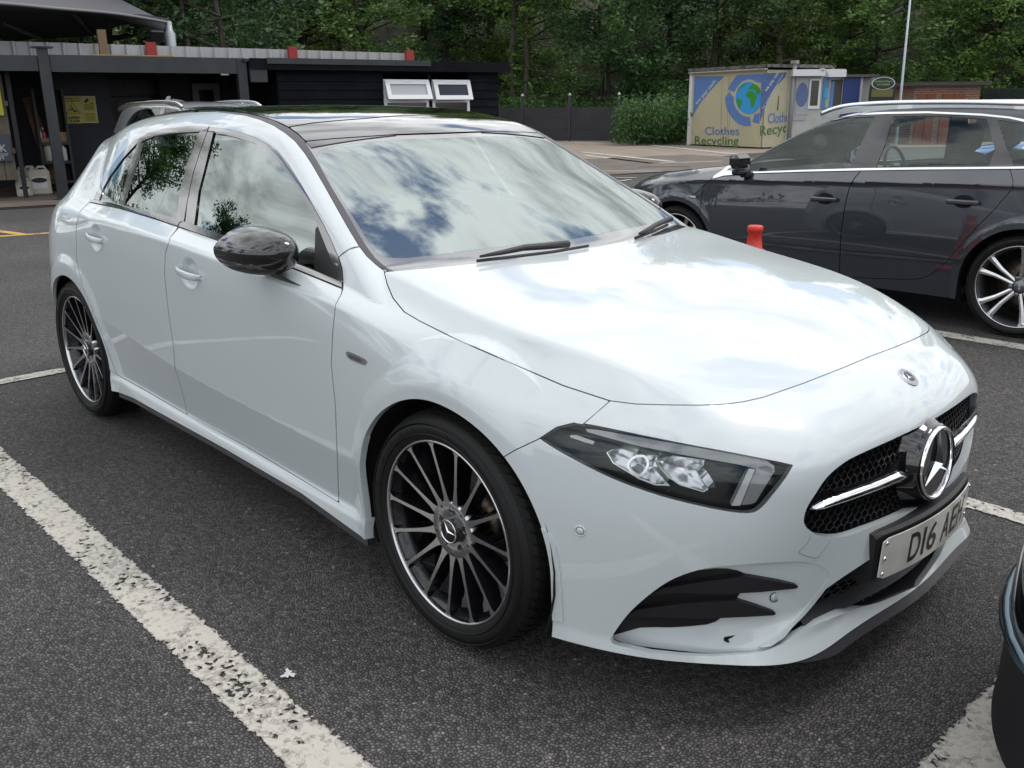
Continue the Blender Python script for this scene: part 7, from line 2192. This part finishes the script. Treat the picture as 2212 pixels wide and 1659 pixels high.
# brick hut
BRICK = bpy.data.materials.new('brickwork'); BRICK.use_nodes = True; t = BRICK.node_tree; b = t.nodes['Principled BSDF']
bt = t.nodes.new('ShaderNodeTexBrick'); co = t.nodes.new('ShaderNodeTexCoord'); t.links.new(co.outputs['UV'], bt.inputs['Vector'])
bt.inputs['Scale'].default_value = 1; bt.inputs['Brick Width'].default_value = .23; bt.inputs['Row Height'].default_value = .078; bt.inputs['Mortar Size'].default_value = .012
bt.inputs['Color1'].default_value = (.26, .105, .065, 1); bt.inputs['Color2'].default_value = (.17, .065, .045, 1); bt.inputs['Mortar'].default_value = (.24, .21, .18, 1)
t.links.new(bt.outputs['Color'], b.inputs['Base Color']); b.inputs['Roughness'].default_value = .85; MATS['brickwork'] = BRICK
dH = 33.0
def H3(px_, z): P = CC + FL * dH + RL * ((px_ - 1106) / CQ[6] * dH); return np.array([P[0], P[1], z])
zh = on_plane(2010, 185, CC + FL * dH, FL)[2]
hut = empty('brick_hut', tuple(H3(2010, 0)), 0, 'low red brick hut with two brown shutters and a flat roof', 'hut')
a_, b_ = H3(1940, 0), H3(2075, 0); me = bpy.data.meshes.new('brick_wall'); dp = FL * 3
V8 = [a_, b_, b_ + [0, 0, zh], a_ + [0, 0, zh], a_ + dp, b_ + dp, b_ + dp + [0, 0, zh], a_ + dp + [0, 0, zh]]
me.from_pydata([tuple(v) for v in V8], [], [(0, 1, 2, 3), (1, 5, 6, 2), (5, 4, 7, 6), (4, 0, 3, 7)]); uv = me.uv_layers.new(); wd_ = np.linalg.norm(b_ - a_)
for f_ in range(4):
    for i, c in enumerate([(0, 0), (wd_ if f_ % 2 == 0 else 3, 0), (wd_ if f_ % 2 == 0 else 3, zh), (0, zh)]): uv.data[f_ * 4 + i].uv = c
child(link('brick_wall', me, BRICK), hut)
c_ = (a_ + b_) / 2 + dp / 2; MH = Matrix(((RL[0], FL[0], 0), (RL[1], FL[1], 0), (0, 0, 1))).to_4x4()
mb_ = MB(); mb_.box(tuple(c_ + [0, 0, zh + .06]), (wd_ + .5, 3.5, .12), M=MH); child(mb_.build('roof', mat('hut_roof', (.06, .055, .05), rough=.8)), hut)
SHT = mat('rust_shutter', (.19, .055, .022), rough=.6)
for x0, x1 in ((1947, 1984), (1998, 2044)):
    p0_, p1_ = H3(x0, 0), H3(x1, 0); zt_h = on_plane(2010, 203, CC + FL * dH, FL)[2]
    mb_ = MB(); mb_.box(tuple((p0_ + p1_) / 2 - FL * .02 + [0, 0, zt_h / 2]), (np.linalg.norm(p1_ - p0_), .04, zt_h), M=MH); o = mb_.build('shutter_door', SHT); child(o, hut)
    mb_ = MB(); mb_.box(tuple((p0_ + p1_) / 2 - FL * .042 + [0, 0, zt_h / 2]), (.02, .01, zt_h), M=MH); child(mb_.build('door_split', BLK), o)
# palisade fence far right
mb_ = MB()
for k in range(70):
    P = CC + FL * 35 + RL * ((2085 + k * 4.4 - 1106) / CQ[6] * 35); mb_.box((P[0], P[1], .95), (.06, .03, 1.9))
P0, P1 = CC + FL * 35 + RL * ((2080 - 1106) / CQ[6] * 35), CC + FL * 35 + RL * ((2400 - 1106) / CQ[6] * 35)
mb_.tube([(P0[0], P0[1], 1.5), (P1[0], P1[1], 1.5)], .03, 4); mb_.tube([(P0[0], P0[1], .4), (P1[0], P1[1], .4)], .03, 4)
tag(mb_.build('palisade_fence', mat('palisade_green', (.010, .022, .016), rough=.5)), 'dark green palisade fence right of the brick hut', 'fence')
# lamp column
lp0 = at(1945, 214, 30); lp1 = at(1972, -60, 30); dv = lp1 - lp0
lpb = lp0 - dv / dv[2] * lp0[2]
mb_ = MB(); mb_.tube([tuple(lpb), tuple(lp0), tuple(lp1 + dv * .05)], [.055, .042, .030], 12)
lc = tag(mb_.build('lamp_column', mat('lamp_column_grey', (.36, .42, .46), rough=.4)), 'thin pale grey lamp column rising in front of the brick hut', 'lamp post')
# ------------------------------------------------------------------ grey estate-like hatchback beyond, and its lookalikes
AX0, AY0 = -2.806, 4.74
ARX = -2.636
AST = [-4.1, -3.6, -3.2, -2.75, -2.2, -1.25, -.6, -.3, 0, .3, .6, .8, 1.0, 1.39]
AKN = [
    [(1.06, .55), (1.04, .57), (.93, .64), (.90, .65), (.65, .70), (.45, .72), (.42, .71), (.27, .70), (.20, .68)],
    [(1.06, .66), (1.04, .69), (.93, .76), (.90, .765), (.65, .81), (.45, .82), (.42, .81), (.27, .80), (.20, .78)],
    [(1.065, .72), (1.045, .76), (.935, .835), (.912, .838), (.66, .868), (.46, .870), (.43, .862), (.27, .855), (.20, .85)],
    [(1.07, .735), (1.05, .775), (.938, .864), (.915, .860), (.67, .884), (.46, .884), (.43, .872), (.27, .866), (.20, .86)],
    [(1.065, .745), (1.04, .785), (.928, .878), (.906, .869), (.66, .888), (.450, .887), (.420, .872), (.27, .866), (.20, .862)],
    [(1.020, .750), (.990, .795), (.897, .882), (.876, .872), (.63, .890), (.430, .888), (.400, .872), (.27, .866), (.20, .862)],
    [(.965, .745), (.935, .790), (.872, .880), (.852, .870), (.62, .889), (.425, .887), (.395, .872), (.27, .866), (.19, .862)],
    [(.945, .72), (.910, .79), (.860, .876), (.840, .867), (.61, .887), (.42, .885), (.39, .874), (.26, .866), (.19, .862)],
    [(.915, .70), (.875, .79), (.835, .860), (.815, .856), (.60, .882), (.42, .884), (.39, .876), (.26, .868), (.19, .866)],
    [(.880, .71), (.840, .80), (.80, .868), (.78, .870), (.58, .905), (.42, .908), (.39, .903), (.26, .895), (.19, .895)],
    [(.835, .76), (.795, .84), (.76, .885), (.74, .893), (.56, .930), (.42, .935), (.39, .930), (.26, .922), (.19, .925)],
    [(.80, .80), (.76, .87), (.73, .905), (.71, .912), (.55, .942), (.42, .948), (.39, .945), (.26, .940), (.19, .945)],
    [(.78, .80), (.74, .87), (.71, .895), (.69, .902), (.54, .925), (.42, .93), (.39, .928), (.26, .925), (.19, .93)],
    [(.77, .77), (.73, .83), (.70, .850), (.68, .856), (.53, .870), (.42, .875), (.39, .873), (.26, .872), (.19, .875)]]
_AK = [(Spl(AST, [k[i][0] for k in AKN]), Spl(AST, [k[i][1] for k in AKN])) for i in range(9)]
_ar = Spl([-4.2, -2.9, -2.5, -.1, .2, 1.4], [.03, .02, .006, .006, .03, .04])
AHK = [(_AK[8][0], _AK[8][1], 0), (_AK[7][0], _AK[7][1], .02), (_AK[6][0], _AK[6][1], .010), (_AK[5][0], _AK[5][1], .008), (_AK[4][0], _AK[4][1], .12), (_AK[3][0], _AK[3][1], .012), (_AK[2][0], _AK[2][1], _ar), (_AK[1][0], _AK[1][1], .03), (_AK[0][0], _AK[0][1], 0)]
AT_BON = Spl([-.6, -.4, -.2, 0, .3, .6, .8, .95], [1.03, .99, .965, .94, .895, .835, .775, .70])
AT_GH = Spl([-.28, -.5, -.72, -1.0, -1.2, -1.4, -1.7, -2.1, -2.6, -3.0, -3.25, -3.45], [.93, 1.045, 1.165, 1.295, 1.355, 1.392, 1.418, 1.428, 1.418, 1.392, 1.352, 1.295])
AGP = Spl([-.2, -.6, -1.0, -1.4, -2.0, -2.6, -3.0, -3.4], [-.05, -.03, -.012, 0, 0, -.02, -.05, -.11])


def as_of(x, w):
    xf = np.maximum(x, 0); xr = np.maximum(-2.75 - x, 0)
    s = np.where(x > 0, .885 * np.arctan2(xf, np.maximum(w, 1e-6)), np.where(x < -2.75, -2.75 - .86 * np.arctan2(xr, np.maximum(w, 1e-6)), x))
    return s, np.where(x > 0, np.hypot(xf, w), np.where(x < -2.75, np.hypot(xr, w), w))


def FA_lower(P):
    x, w, z = P[:, 0], np.abs(P[:, 1]), P[:, 2]
    s, r = as_of(x, w); d = profile(z, s, AHK)
    for cx in (0, ARX):
        rho = np.hypot(x - cx, z - .319)
        fl = np.where((rho < .6) & (z > .18), .890 - .6 * np.maximum(rho - .40, 0) - .03 * (1 - np.clip((.42 - np.abs(x - cx)) / .10, 0, 1)), 0)
        d = smax(d, fl, .014)
    return smax(r - d, z - (AT_BON(x) - .05 * w * w), .03)


def FA_house(P):
    x, w, z = P[:, 0], np.abs(P[:, 1]), P[:, 2]; zz = z - 1.0
    side = (w - (.800 - .44 * zz - .10 * zz * np.abs(zz) + AGP(x))) * .9 + 2.2 * np.maximum(.90 + .04 * np.clip(-x - .5, 0, 3) - z, 0)
    top = z - (AT_GH(x) - np.interp(x, [-1.6, -1.0, -.4], [.05, .10, .15]) * w * w)
    rear = (-(x + 3.30) - .55 * (1.30 - z)) * .9 + .10 * w * w
    return smax(smax(side, top, np.interp(x, [-2, -1.2, -.6], [.07, .05, .02])), rear, .04)


def F_audi(P): return smin(FA_lower(P), FA_house(P), np.interp(P[:, 0], [-2.9, -2.6], [.05, .006]))
class CarSurf2(CarSurf):
    """same skin tools for a car turned round: near side is local +y"""
    def px(self, V):
        P = np.stack([AX0 - V[:, 0], AY0 - V[:, 1], V[:, 2]], 1); return to_px(P)


AU = CarSurf2(F_audi, (-3.6, 0, .16), (1.0, 1.0, 1.5), .014)
GREYC = paint('grey_metallic', (.030, .036, .046), metal=.35, rough=.35)
audi = empty('parked_car', (AX0, AY0, 0), PI, 'dark grey five-door estate hatchback with silver roof rails, cut off by the right edge', 'car')
ZA = lambda pts: np.array([(1563.6 + x / 3.4114, 236.7 + y / 3.4114) for x, y in pts])
A_OUT = ZA([(-80, 495), (-20, 455), (0, 440), (80, 372), (180, 300), (400, 172), (600, 98), (800, 52), (1000, 28), (1190, 20), (1500, 15), (1900, 32), (2100, 52), (2250, 80), (2420, 150), (2520, 240), (2560, 420), (2110, 426), (1900, 428), (1500, 430), (1010, 436), (600, 447), (180, 462)])
A_IN = ZA([(20, 450), (190, 318), (400, 190), (600, 114), (800, 67), (1000, 42), (1190, 34), (1500, 28), (1900, 46), (2100, 66), (2235, 96), (2390, 160), (2480, 250), (2520, 415), (2110, 426), (1900, 428), (1500, 430), (1010, 436), (600, 447), (180, 462)])
A_GF = ZA([(195, 452), (192, 345), (340, 248), (500, 168), (700, 96), (900, 60), (1112, 50), (1010, 250), (920, 433), (600, 443)])
A_GR = ZA([(1250, 50), (1500, 45), (1940, 70), (1975, 200), (1998, 300), (1950, 424), (1500, 427), (1118, 431), (1190, 250)])
A_GQ = ZA([(2015, 75), (2200, 98), (2350, 165), (2430, 250), (2455, 400), (2135, 415), (2070, 250)])
A_BU = [(-80, 500), (0, 470), (180, 460), (600, 446), (1010, 435), (1500, 428), (2110, 425), (2560, 418)]
A_BL = [(-80, 512), (0, 490), (180, 474), (600, 460), (1010, 451), (1500, 444), (2110, 440), (2560, 434)]
A_BELT = ZA(A_BU + A_BL[::-1])
zA = lambda x, y: (1423 + x / 2.8036, y / 2.8036)
A_FD = np.array([zA(325, 1075), zA(270, 1130), zA(250, 1250), zA(245, 1370), zA(250, 1560), zA(262, 1640)] + [tuple(q) for q in ZA([(330, 1215), (850, 1236), (852, 1150), (862, 900), (893, 700), (925, 570), (965, 500), (1010, 452), (600, 461), (180, 475), (0, 491)])])
A_RD = ZA([(1012, 452), (968, 500), (927, 570), (895, 700), (864, 900), (854, 1150), (852, 1236), (1370, 1252), (1460, 1244), (1530, 1215), (1622, 1140), (1850, 880), (1990, 740), (2128, 580), (2131, 520), (2110, 441), (1500, 445)])
AFA, ARA = arc_field(0, .362, cz=.319), arc_field(ARX, .362, cz=.319)
sdA = lambda V: (V[:, 1] > .5) & (V[:, 2] > .8) & (V[:, 0] < .0) & (V[:, 0] > -3.35)
vt = AU.cut([], [], fields=[AFA, ARA, lambda V: V[:, 2] - .195])
V, T = vt
for poly in (A_OUT, A_BELT, A_FD, A_RD):
    q, z = AU.px(V); V, T = clip(V, T, np.where((V[:, 1] > .5) & (V[:, 0] > -3.4), -sdpoly(q, poly) * z / CQ[6] - (.002 if poly is not A_OUT else 0), 1.0))
# windscreen and rear screen openings
fw = lambda V: np.minimum(np.minimum(V[:, 0] + 1.22, -.36 - V[:, 0] - .0), np.interp(V[:, 0], [-1.25, -.3], [.555, .70]) - V[:, 1])
fwz = lambda V: np.where(V[:, 2] > .93, fw(V), -1.0)
V, T = clip(V, T, -fwz(V))
fr_ = lambda V: np.where(V[:, 0] < -3.28, np.minimum(np.minimum(V[:, 2] - 1.03, 1.27 - V[:, 2]), .55 - V[:, 1]), -1.0)
V, T = clip(V, T, -fr_(V))
AUO = []
AUO.append(AU.panel('body_shell', GREYC, audi, (V, T), side='both', flange=.015))
GA = glass('clear_car_glass', (.92, 1.0, .97), ior=1.6, alpha=.94)
AU.panel('windscreen', GA, audi, AU.cut([], fields=[fwz], pre=lambda V: V[:, 2] > .85), side='both', off=-.002, flange=0)
AU.panel('rear_screen', GA, audi, AU.cut([], fields=[fr_], pre=lambda V: V[:, 0] < -3.1), side='both', off=-.002, flange=0)
SATIN = mat('satin_aluminium', (.75, .77, .79), rough=.22, metal=1.0)
PILL = mat('gloss_pillar', (.010, .009, .012), rough=.1, coat=1)
ADOOR = []
for side in ('near', 'far'):          # panel() maps near to -y; the car is turned, so its photographed side is 'far'
    d1 = AU.panel('front_door', GREYC, audi, AU.cut([A_FD], fields=[AFA], gap=.002, pre=lambda V: (V[:, 1] > .5) & (V[:, 0] > -2) & (V[:, 0] < 0)), side=side)
    d2 = AU.panel('rear_door', GREYC, audi, AU.cut([A_RD], fields=[ARA], gap=.002, pre=lambda V: (V[:, 1] > .5) & (V[:, 0] > -2.9) & (V[:, 0] < -1.0)), side=side)
    AUO += [d1, d2]
    if side == 'far': ADOOR = [d1, d2]
    AU.panel('window_chrome', SATIN, audi, AU.cut([A_OUT], [A_IN], pre=sdA, sub=1), side=side, off=.003, flange=.006)
    AU.panel('belt_chrome', SATIN, audi, AU.cut([A_BELT], pre=sdA, sub=1), side=side, off=.005, flange=.008)
    AU.panel('window_frame', PILL, audi, AU.cut([A_IN], [A_GF, A_GR, A_GQ, A_BELT], pre=sdA, sub=1, gap=.0), side=side, off=-.001, flange=.012)
    for p in (A_GF, A_GR, A_GQ): AU.panel('side_window', GA, audi, AU.cut([p], pre=sdA, gap=-.004), side=side, off=-.005, flange=0)
    vs_ = lambda V: .165 - np.abs(V[:, 2] - .29) - .0
vt = AU.cut([], fields=[lambda V: V[:, 2] - .2, lambda V: .90 - V[:, 2] + np.where(V[:, 0] > -.4, .2, 0), arc_field(0, .372, cz=.319), arc_field(ARX, .372, cz=.319)])
AU.panel('blackout_shell', DARK, audi, vt, side='both', off=-.04, flange=0)  # added black inner shell, makes the gaps between panels read dark
mb = MB(); mb.box((-1.3, 0, .24), (2.0, 1.6, .05)); mb.box((-1.3, 0, .22), (3.8, .9, .05)); mb.build('underfloor', DARK, audi)
for cx in (0, ARX):
    for sg in (-1, 1):
        mb = MB(); n = 20; vs = []
        for i in range(n + 1):
            a = R_(-25) + R_(230) * i / n
            for y, r in ((.85, .374), (.60, .38), (.60, .05)): vs.append((cx + r * math.cos(a), sg * y, .319 + r * math.sin(a)))
        mb.add(vs, [(i * 3 + k, i * 3 + k + 1, i * 3 + 4 + k, i * 3 + 3 + k) for i in range(n) for k in (0, 1)]); mb.build('arch_liner', DARK, audi)


def apl(px_, py_, w_):
    """Audi-local point on the lengthwise plane at half-width w_"""
    P = on_plane(px_, py_, (0, AY0 - w_, 0), np.array([0, 1.0, 0])); return np.array([AX0 - P[0], w_, P[2]])


rail = [apl(*zA(x, y), .585) for x, y in ((985, 690), (1060, 660), (1150, 641), (1300, 629), (1500, 622), (1850, 620), (2212, 628))]
rail += [np.array([rail[-1][0] - .5, .575, rail[-1][2] - .012]), np.array([rail[-1][0] - .95, .56, rail[-1][2] - .06])]
for sg in (-1, 1):
    mb = MB(); mb.tube([(p[0], sg * p[1], p[2]) for p in smooth_poly(rail, 4, closed=False)], .017, 10); mb.add([(p[0], sg * (p[1] + dy), p[2] + dz) for p in smooth_poly(rail, 4, closed=False) for dy, dz in ((.008, -.012), (.006, -.05))], [(2 * i, 2 * i + 2, 2 * i + 3, 2 * i + 1) for i in range(len(smooth_poly(rail, 4, closed=False)) - 1)]); 
    for p in (rail[4], rail[6]): mb.box((p[0], sg * p[1], p[2] - .03), (.10, .02, .05))
    for fi in range(len(mb.f) - 1, -1, -1):
        if len(mb.f[fi]) == 4 and fi >= len(mb.f) - 60 and False: pass
    mb.build('roof_rail', SATIN, audi)
# handles
for sg in (-1, 1):
    for k, (hx, hz) in enumerate(((745, 660), (1765, 682))):
        p = apl(*ZA([(hx, hz)])[0], .882)
        mb = MB(); mb.box((p[0], sg * .905, p[2]), (.200, .020, .030), bev=.008)
        hd = mb.build('door_handle', GREYC, ADOOR[k] if sg > 0 else audi)
        if sg > 0:
            mb = MB(); pts = [(.062 * math.cos(t), .040 * math.sin(t)) for t in np.linspace(0, 2 * PI, 24, endpoint=False)]
            q = np.array([[p[0], .89, p[2]]]); mb.prism(pts, -.002, .0015, frame((p[0], .886, p[2] + .004), (-1, 0, 0), (0, 0, 1))); mb.build('handle_recess_shade', DARK, hd)  # flat dark oval: shade of the handle dish put into the colour
# mirrors
for sg in (-1, 1):
    c = apl(*ZA([(128, 400)])[0], .96)
    mb = MB(); mb.box((c[0] + .01, sg * .965, c[2] + .018), (.085, .20, .105), bev=.028); mr = mb.build('door_mirror', mat('mirror_gloss_black', (.015, .015, .017), rough=.08, coat=1), audi)
    mb = MB(); mb.box((c[0] + .015, sg * .93, c[2] - .062), (.075, .17, .045), bev=.015); mb.box((c[0] + .01, sg * .86, c[2] - .085), (.07, .10, .04), bev=.01); mb.build('mirror_foot', BLACKP, mr)
# small wing badge
p = apl(*zA(205, 1190), .878); mb = MB(); mb.box((p[0], .889, p[2]), (.075, .004, .013)); bb = mb.build('wing_badge', mat('badge_white', (.65, .65, .68), rough=.3), audi)
mb = MB(); mb.box((p[0] + .024, .8915, p[2]), (.010, .002, .011)); mb.build('badge_red', mat('badge_red_paint', (.4, .01, .01), rough=.4), bb)
ST_A = dict(face=mat('silver_alloy', (.66, .67, .69), rough=.24, metal=1.0), dark=mat('grey_alloy', (.20, .205, .22), rough=.35, metal=.9), spokes=audi_spokes)
for x, sg, sp in ((0, -1, 0), (ARX, -1, 0), (0, 1, .3), (ARX, 1, R_(-30))):
    make_wheel('wheel', audi, (x, sg * .765, .319), .319, .2545, .225, ST_A, sg, spin=sp)
mb = MB(); mb.box((-.80, 0, .86), (.65, 1.34, .14), bev=.05); mb.box((-1.02, .37, .94), (.16, .34, .09), bev=.03); mb.build('dashboard', INTERG, audi)
for yy in (-.37, .37):
    s_ = MB(); s_.box((-1.72, yy, .50), (.52, .50, .16), bev=.05); s_.box((-1.98, yy, .82), (.16, .48, .56), M=Matrix.Rotation(R_(-14), 4, 'Y'), bev=.05)
    s_.box((-2.04, yy, 1.19), (.11, .28, .20), M=Matrix.Rotation(R_(-8), 4, 'Y'), bev=.05); s_.tube([(-2.02, yy - .06, 1.02), (-2.04, yy - .06, 1.14)], .007, 6); s_.tube([(-2.02, yy + .06, 1.02), (-2.04, yy + .06, 1.14)], .007, 6)
    s_.build('front_seat', INTER, audi)
s_ = MB(); s_.box((-2.62, 0, .78), (.16, 1.2, .55), M=Matrix.Rotation(R_(-18), 4, 'Y'), bev=.05); s_.build('rear_bench', INTER, audi)
s_ = MB(); s_.tube([(-1.22 + .05 * math.sin(t), -.37 + .18 * math.cos(t), .92 + .175 * math.sin(t)) for t in np.linspace(0, 2 * PI, 29)], .015, 8, caps=False); s_.box((-1.21, -.37, .92), (.05, .15, .09), bev=.02); s_.build('steering_wheel', mat('wheel_leather', (.06, .06, .062), rough=.4), audi)
s_ = MB(); s_.box((-1.02, 0, 1.24), (.03, .22, .06), bev=.012); s_.tube([(-1.02, 0, 1.21), (-1.01, .01, 1.06)], .004, 5); s_.box((-1.01, .01, 1.03), (.02, .03, .07), bev=.008); s_.build('rear_view_mirror', INTER, audi)
# lookalikes: copies with paint of their own
PAINTED = {'body_shell', 'front_door', 'rear_door', 'door_handle'}


def copy_car(src, loc, rz, pnt, label, drop=()):
    r = src.copy(); COL.objects.link(r); r.location = loc; r.rotation_euler = (0, 0, rz); r['label'] = label; r['category'] = 'car'
    def rec_(s, d, lv):
        for ch in [o for o in bpy.data.objects if o.parent == s and o.name not in seen]:
            base = ch.name.split('.')[0]
            if base in drop: continue
            c = ch.copy(); seen.add(c.name); COL.objects.link(c); c.parent = d
            if base in PAINTED and pnt is not None: c.material_slots[0].link = 'OBJECT'; c.material_slots[0].material = pnt
            if base in PAINTED or base in ('wheel',): rec_(ch, c, lv + 1)
            elif lv < 2: rec_(ch, c, lv + 1)
    seen = set()
    rec_(src, r, 0)
    return r


SILV = paint('silver_metallic', (.30, .31, .33), metal=.5, rough=.35)
BLUEC = paint('blue_metallic', (.03, .12, .38), metal=.3, rough=.35)
DARKC = paint('dark_blue_paint', (.010, .016, .022), metal=.3, rough=.3)
tipw = at(259, 277, 13.6)
sv = copy_car(audi, (tipw[0] + 2.95, tipw[1] + .74, 0), R_(0), SILV, 'silver hatchback by the carport, mostly hidden behind the white car')
sv.scale = (1, 1, 1.075)
bl_ = copy_car(audi, (-2.65, 11.0, 0), R_(180), BLUEC, 'bright blue car seen through the windows of the grey estate')
dk = copy_car(audi, (2.08, .02, 0), PI, DARKC, 'dark car whose front bumper corner enters the lower right edge')
# its bumper trim: pale lower lip line, bright strip and black lower bumper
def aline(s0, s1, z0, z1, off, r, nm, m, par, n=14, zf=None):
    pts = []
    for t in np.linspace(0, 1, n):
        s = s0 + (s1 - s0) * t; z = z0 + (z1 - z0) * t if zf is None else zf(t)
        d = profile(np.array([z]), np.array([s]), AHK)[0] + off; a = s / .885
        pts.append((d * math.sin(a), d * math.cos(a), z))
    mb = MB(); mb.tube(pts, r, 8); return mb.build(nm, m, par)


def aband(s0, s1, z0, z1, off, nm, m, par, n=24):
    vs = []
    for t in np.linspace(0, 1, n):
        s = s0 + (s1 - s0) * t; a = s / .885
        for z in np.linspace(z0, z1, 5):
            d = profile(np.array([z]), np.array([s]), AHK)[0] + off; vs.append((d * math.sin(a), d * math.cos(a), z))
    mb = MB(); mb.add(vs, [(i * 5 + k, i * 5 + k + 1, i * 5 + 6 + k, i * 5 + 5 + k) for i in range(n - 1) for k in range(4)], sm=True); return mb.build(nm, m, par)


aband(.32, 1.38, .19, .40, .004, 'lower_bumper', BLACKP, dk)
aband(.62, 1.2, .46, .60, .005, 'fog_lamp_recess', BLACKG, dk)
aline(.36, 1.3, .43, .43, .006, .016, 'bumper_strip', mat('dark_chrome', (.10, .14, .17), rough=.18, metal=1), dk)
aline(.55, 1.1, .62, .66, .004, .010, 'pale_trim', mat('pale_trim', (.45, .47, .44), rough=.4), dk)
for c_, rr in (((-2.62, 4.05), 'plain'), ((-1.75, 3.45), 'banded')):
    pass
# ------------------------------------------------------------------ cones between the cars
CONER = mat('cone_orange_red', (.62, .035, .022), rough=.4, vary=(9, .3, 3, (.5, .03, .02)))


def cone(x, y, band, label, h=.75):
    mb = MB(); mb.box((x, y, .02), (.40, .40, .04), bev=.012)
    mb.lathe([(.15, .035), (.14, .05), (.048, h - .16), (.060, h - .145), (.060, h - .135), (.046, h - .125), (.036, h - .04), (.044, h - .03), (.044, h - .005), (.036, h)], 28, Matrix.Translation((x, y, 0)), cap=True)
    o = mb.build('traffic_cone', CONER); tag(o, label, 'cone')
    if band:
        mb = MB(); f = lambda z: .14 + (z - .05) / (h - .21) * (.048 - .14) + .003
        mb.lathe([(f(.28), .28), (f(.46), .46)], 28, Matrix.Translation((x, y, 0))); mb.build('reflective_band', mat('cone_white', (.6, .6, .6), rough=.4), o)
    return o


pc = at(1632, 487, 5.1); cone(pc[0], pc[1], False, 'plain red traffic cone whose top shows over the white bonnet', h=float(pc[2]))
#cone(pc[0] + 1.0, pc[1] + .05, True, 'red traffic cone with white band hidden behind the bonnet, mirrored in the grey car door', h=float(pc[2]))
# litter: a gull-dropping splash and paper scraps on the asphalt
sp_ = gp(624, 1461); pts = []
random.seed(3)
for k in range(40):
    a = 2 * PI * k / 40; r_ = .017 * (1 + .35 * math.sin(3 * a) + .25 * math.sin(7 * a + 1)) * random.uniform(.85, 1.15); pts.append((sp_[0] + r_ * math.cos(a), sp_[1] + r_ * math.sin(a) * .8))
sheet('white_splash', pts, mat('splash_white', (.55, .55, .54), rough=.6), .008, 'small white splash mark on the asphalt beside the near bay line', 'stain', kind=None).pop('kind', None)
pq = gp(984, 2050 / 1.3942); pq = gp(706, 1560)
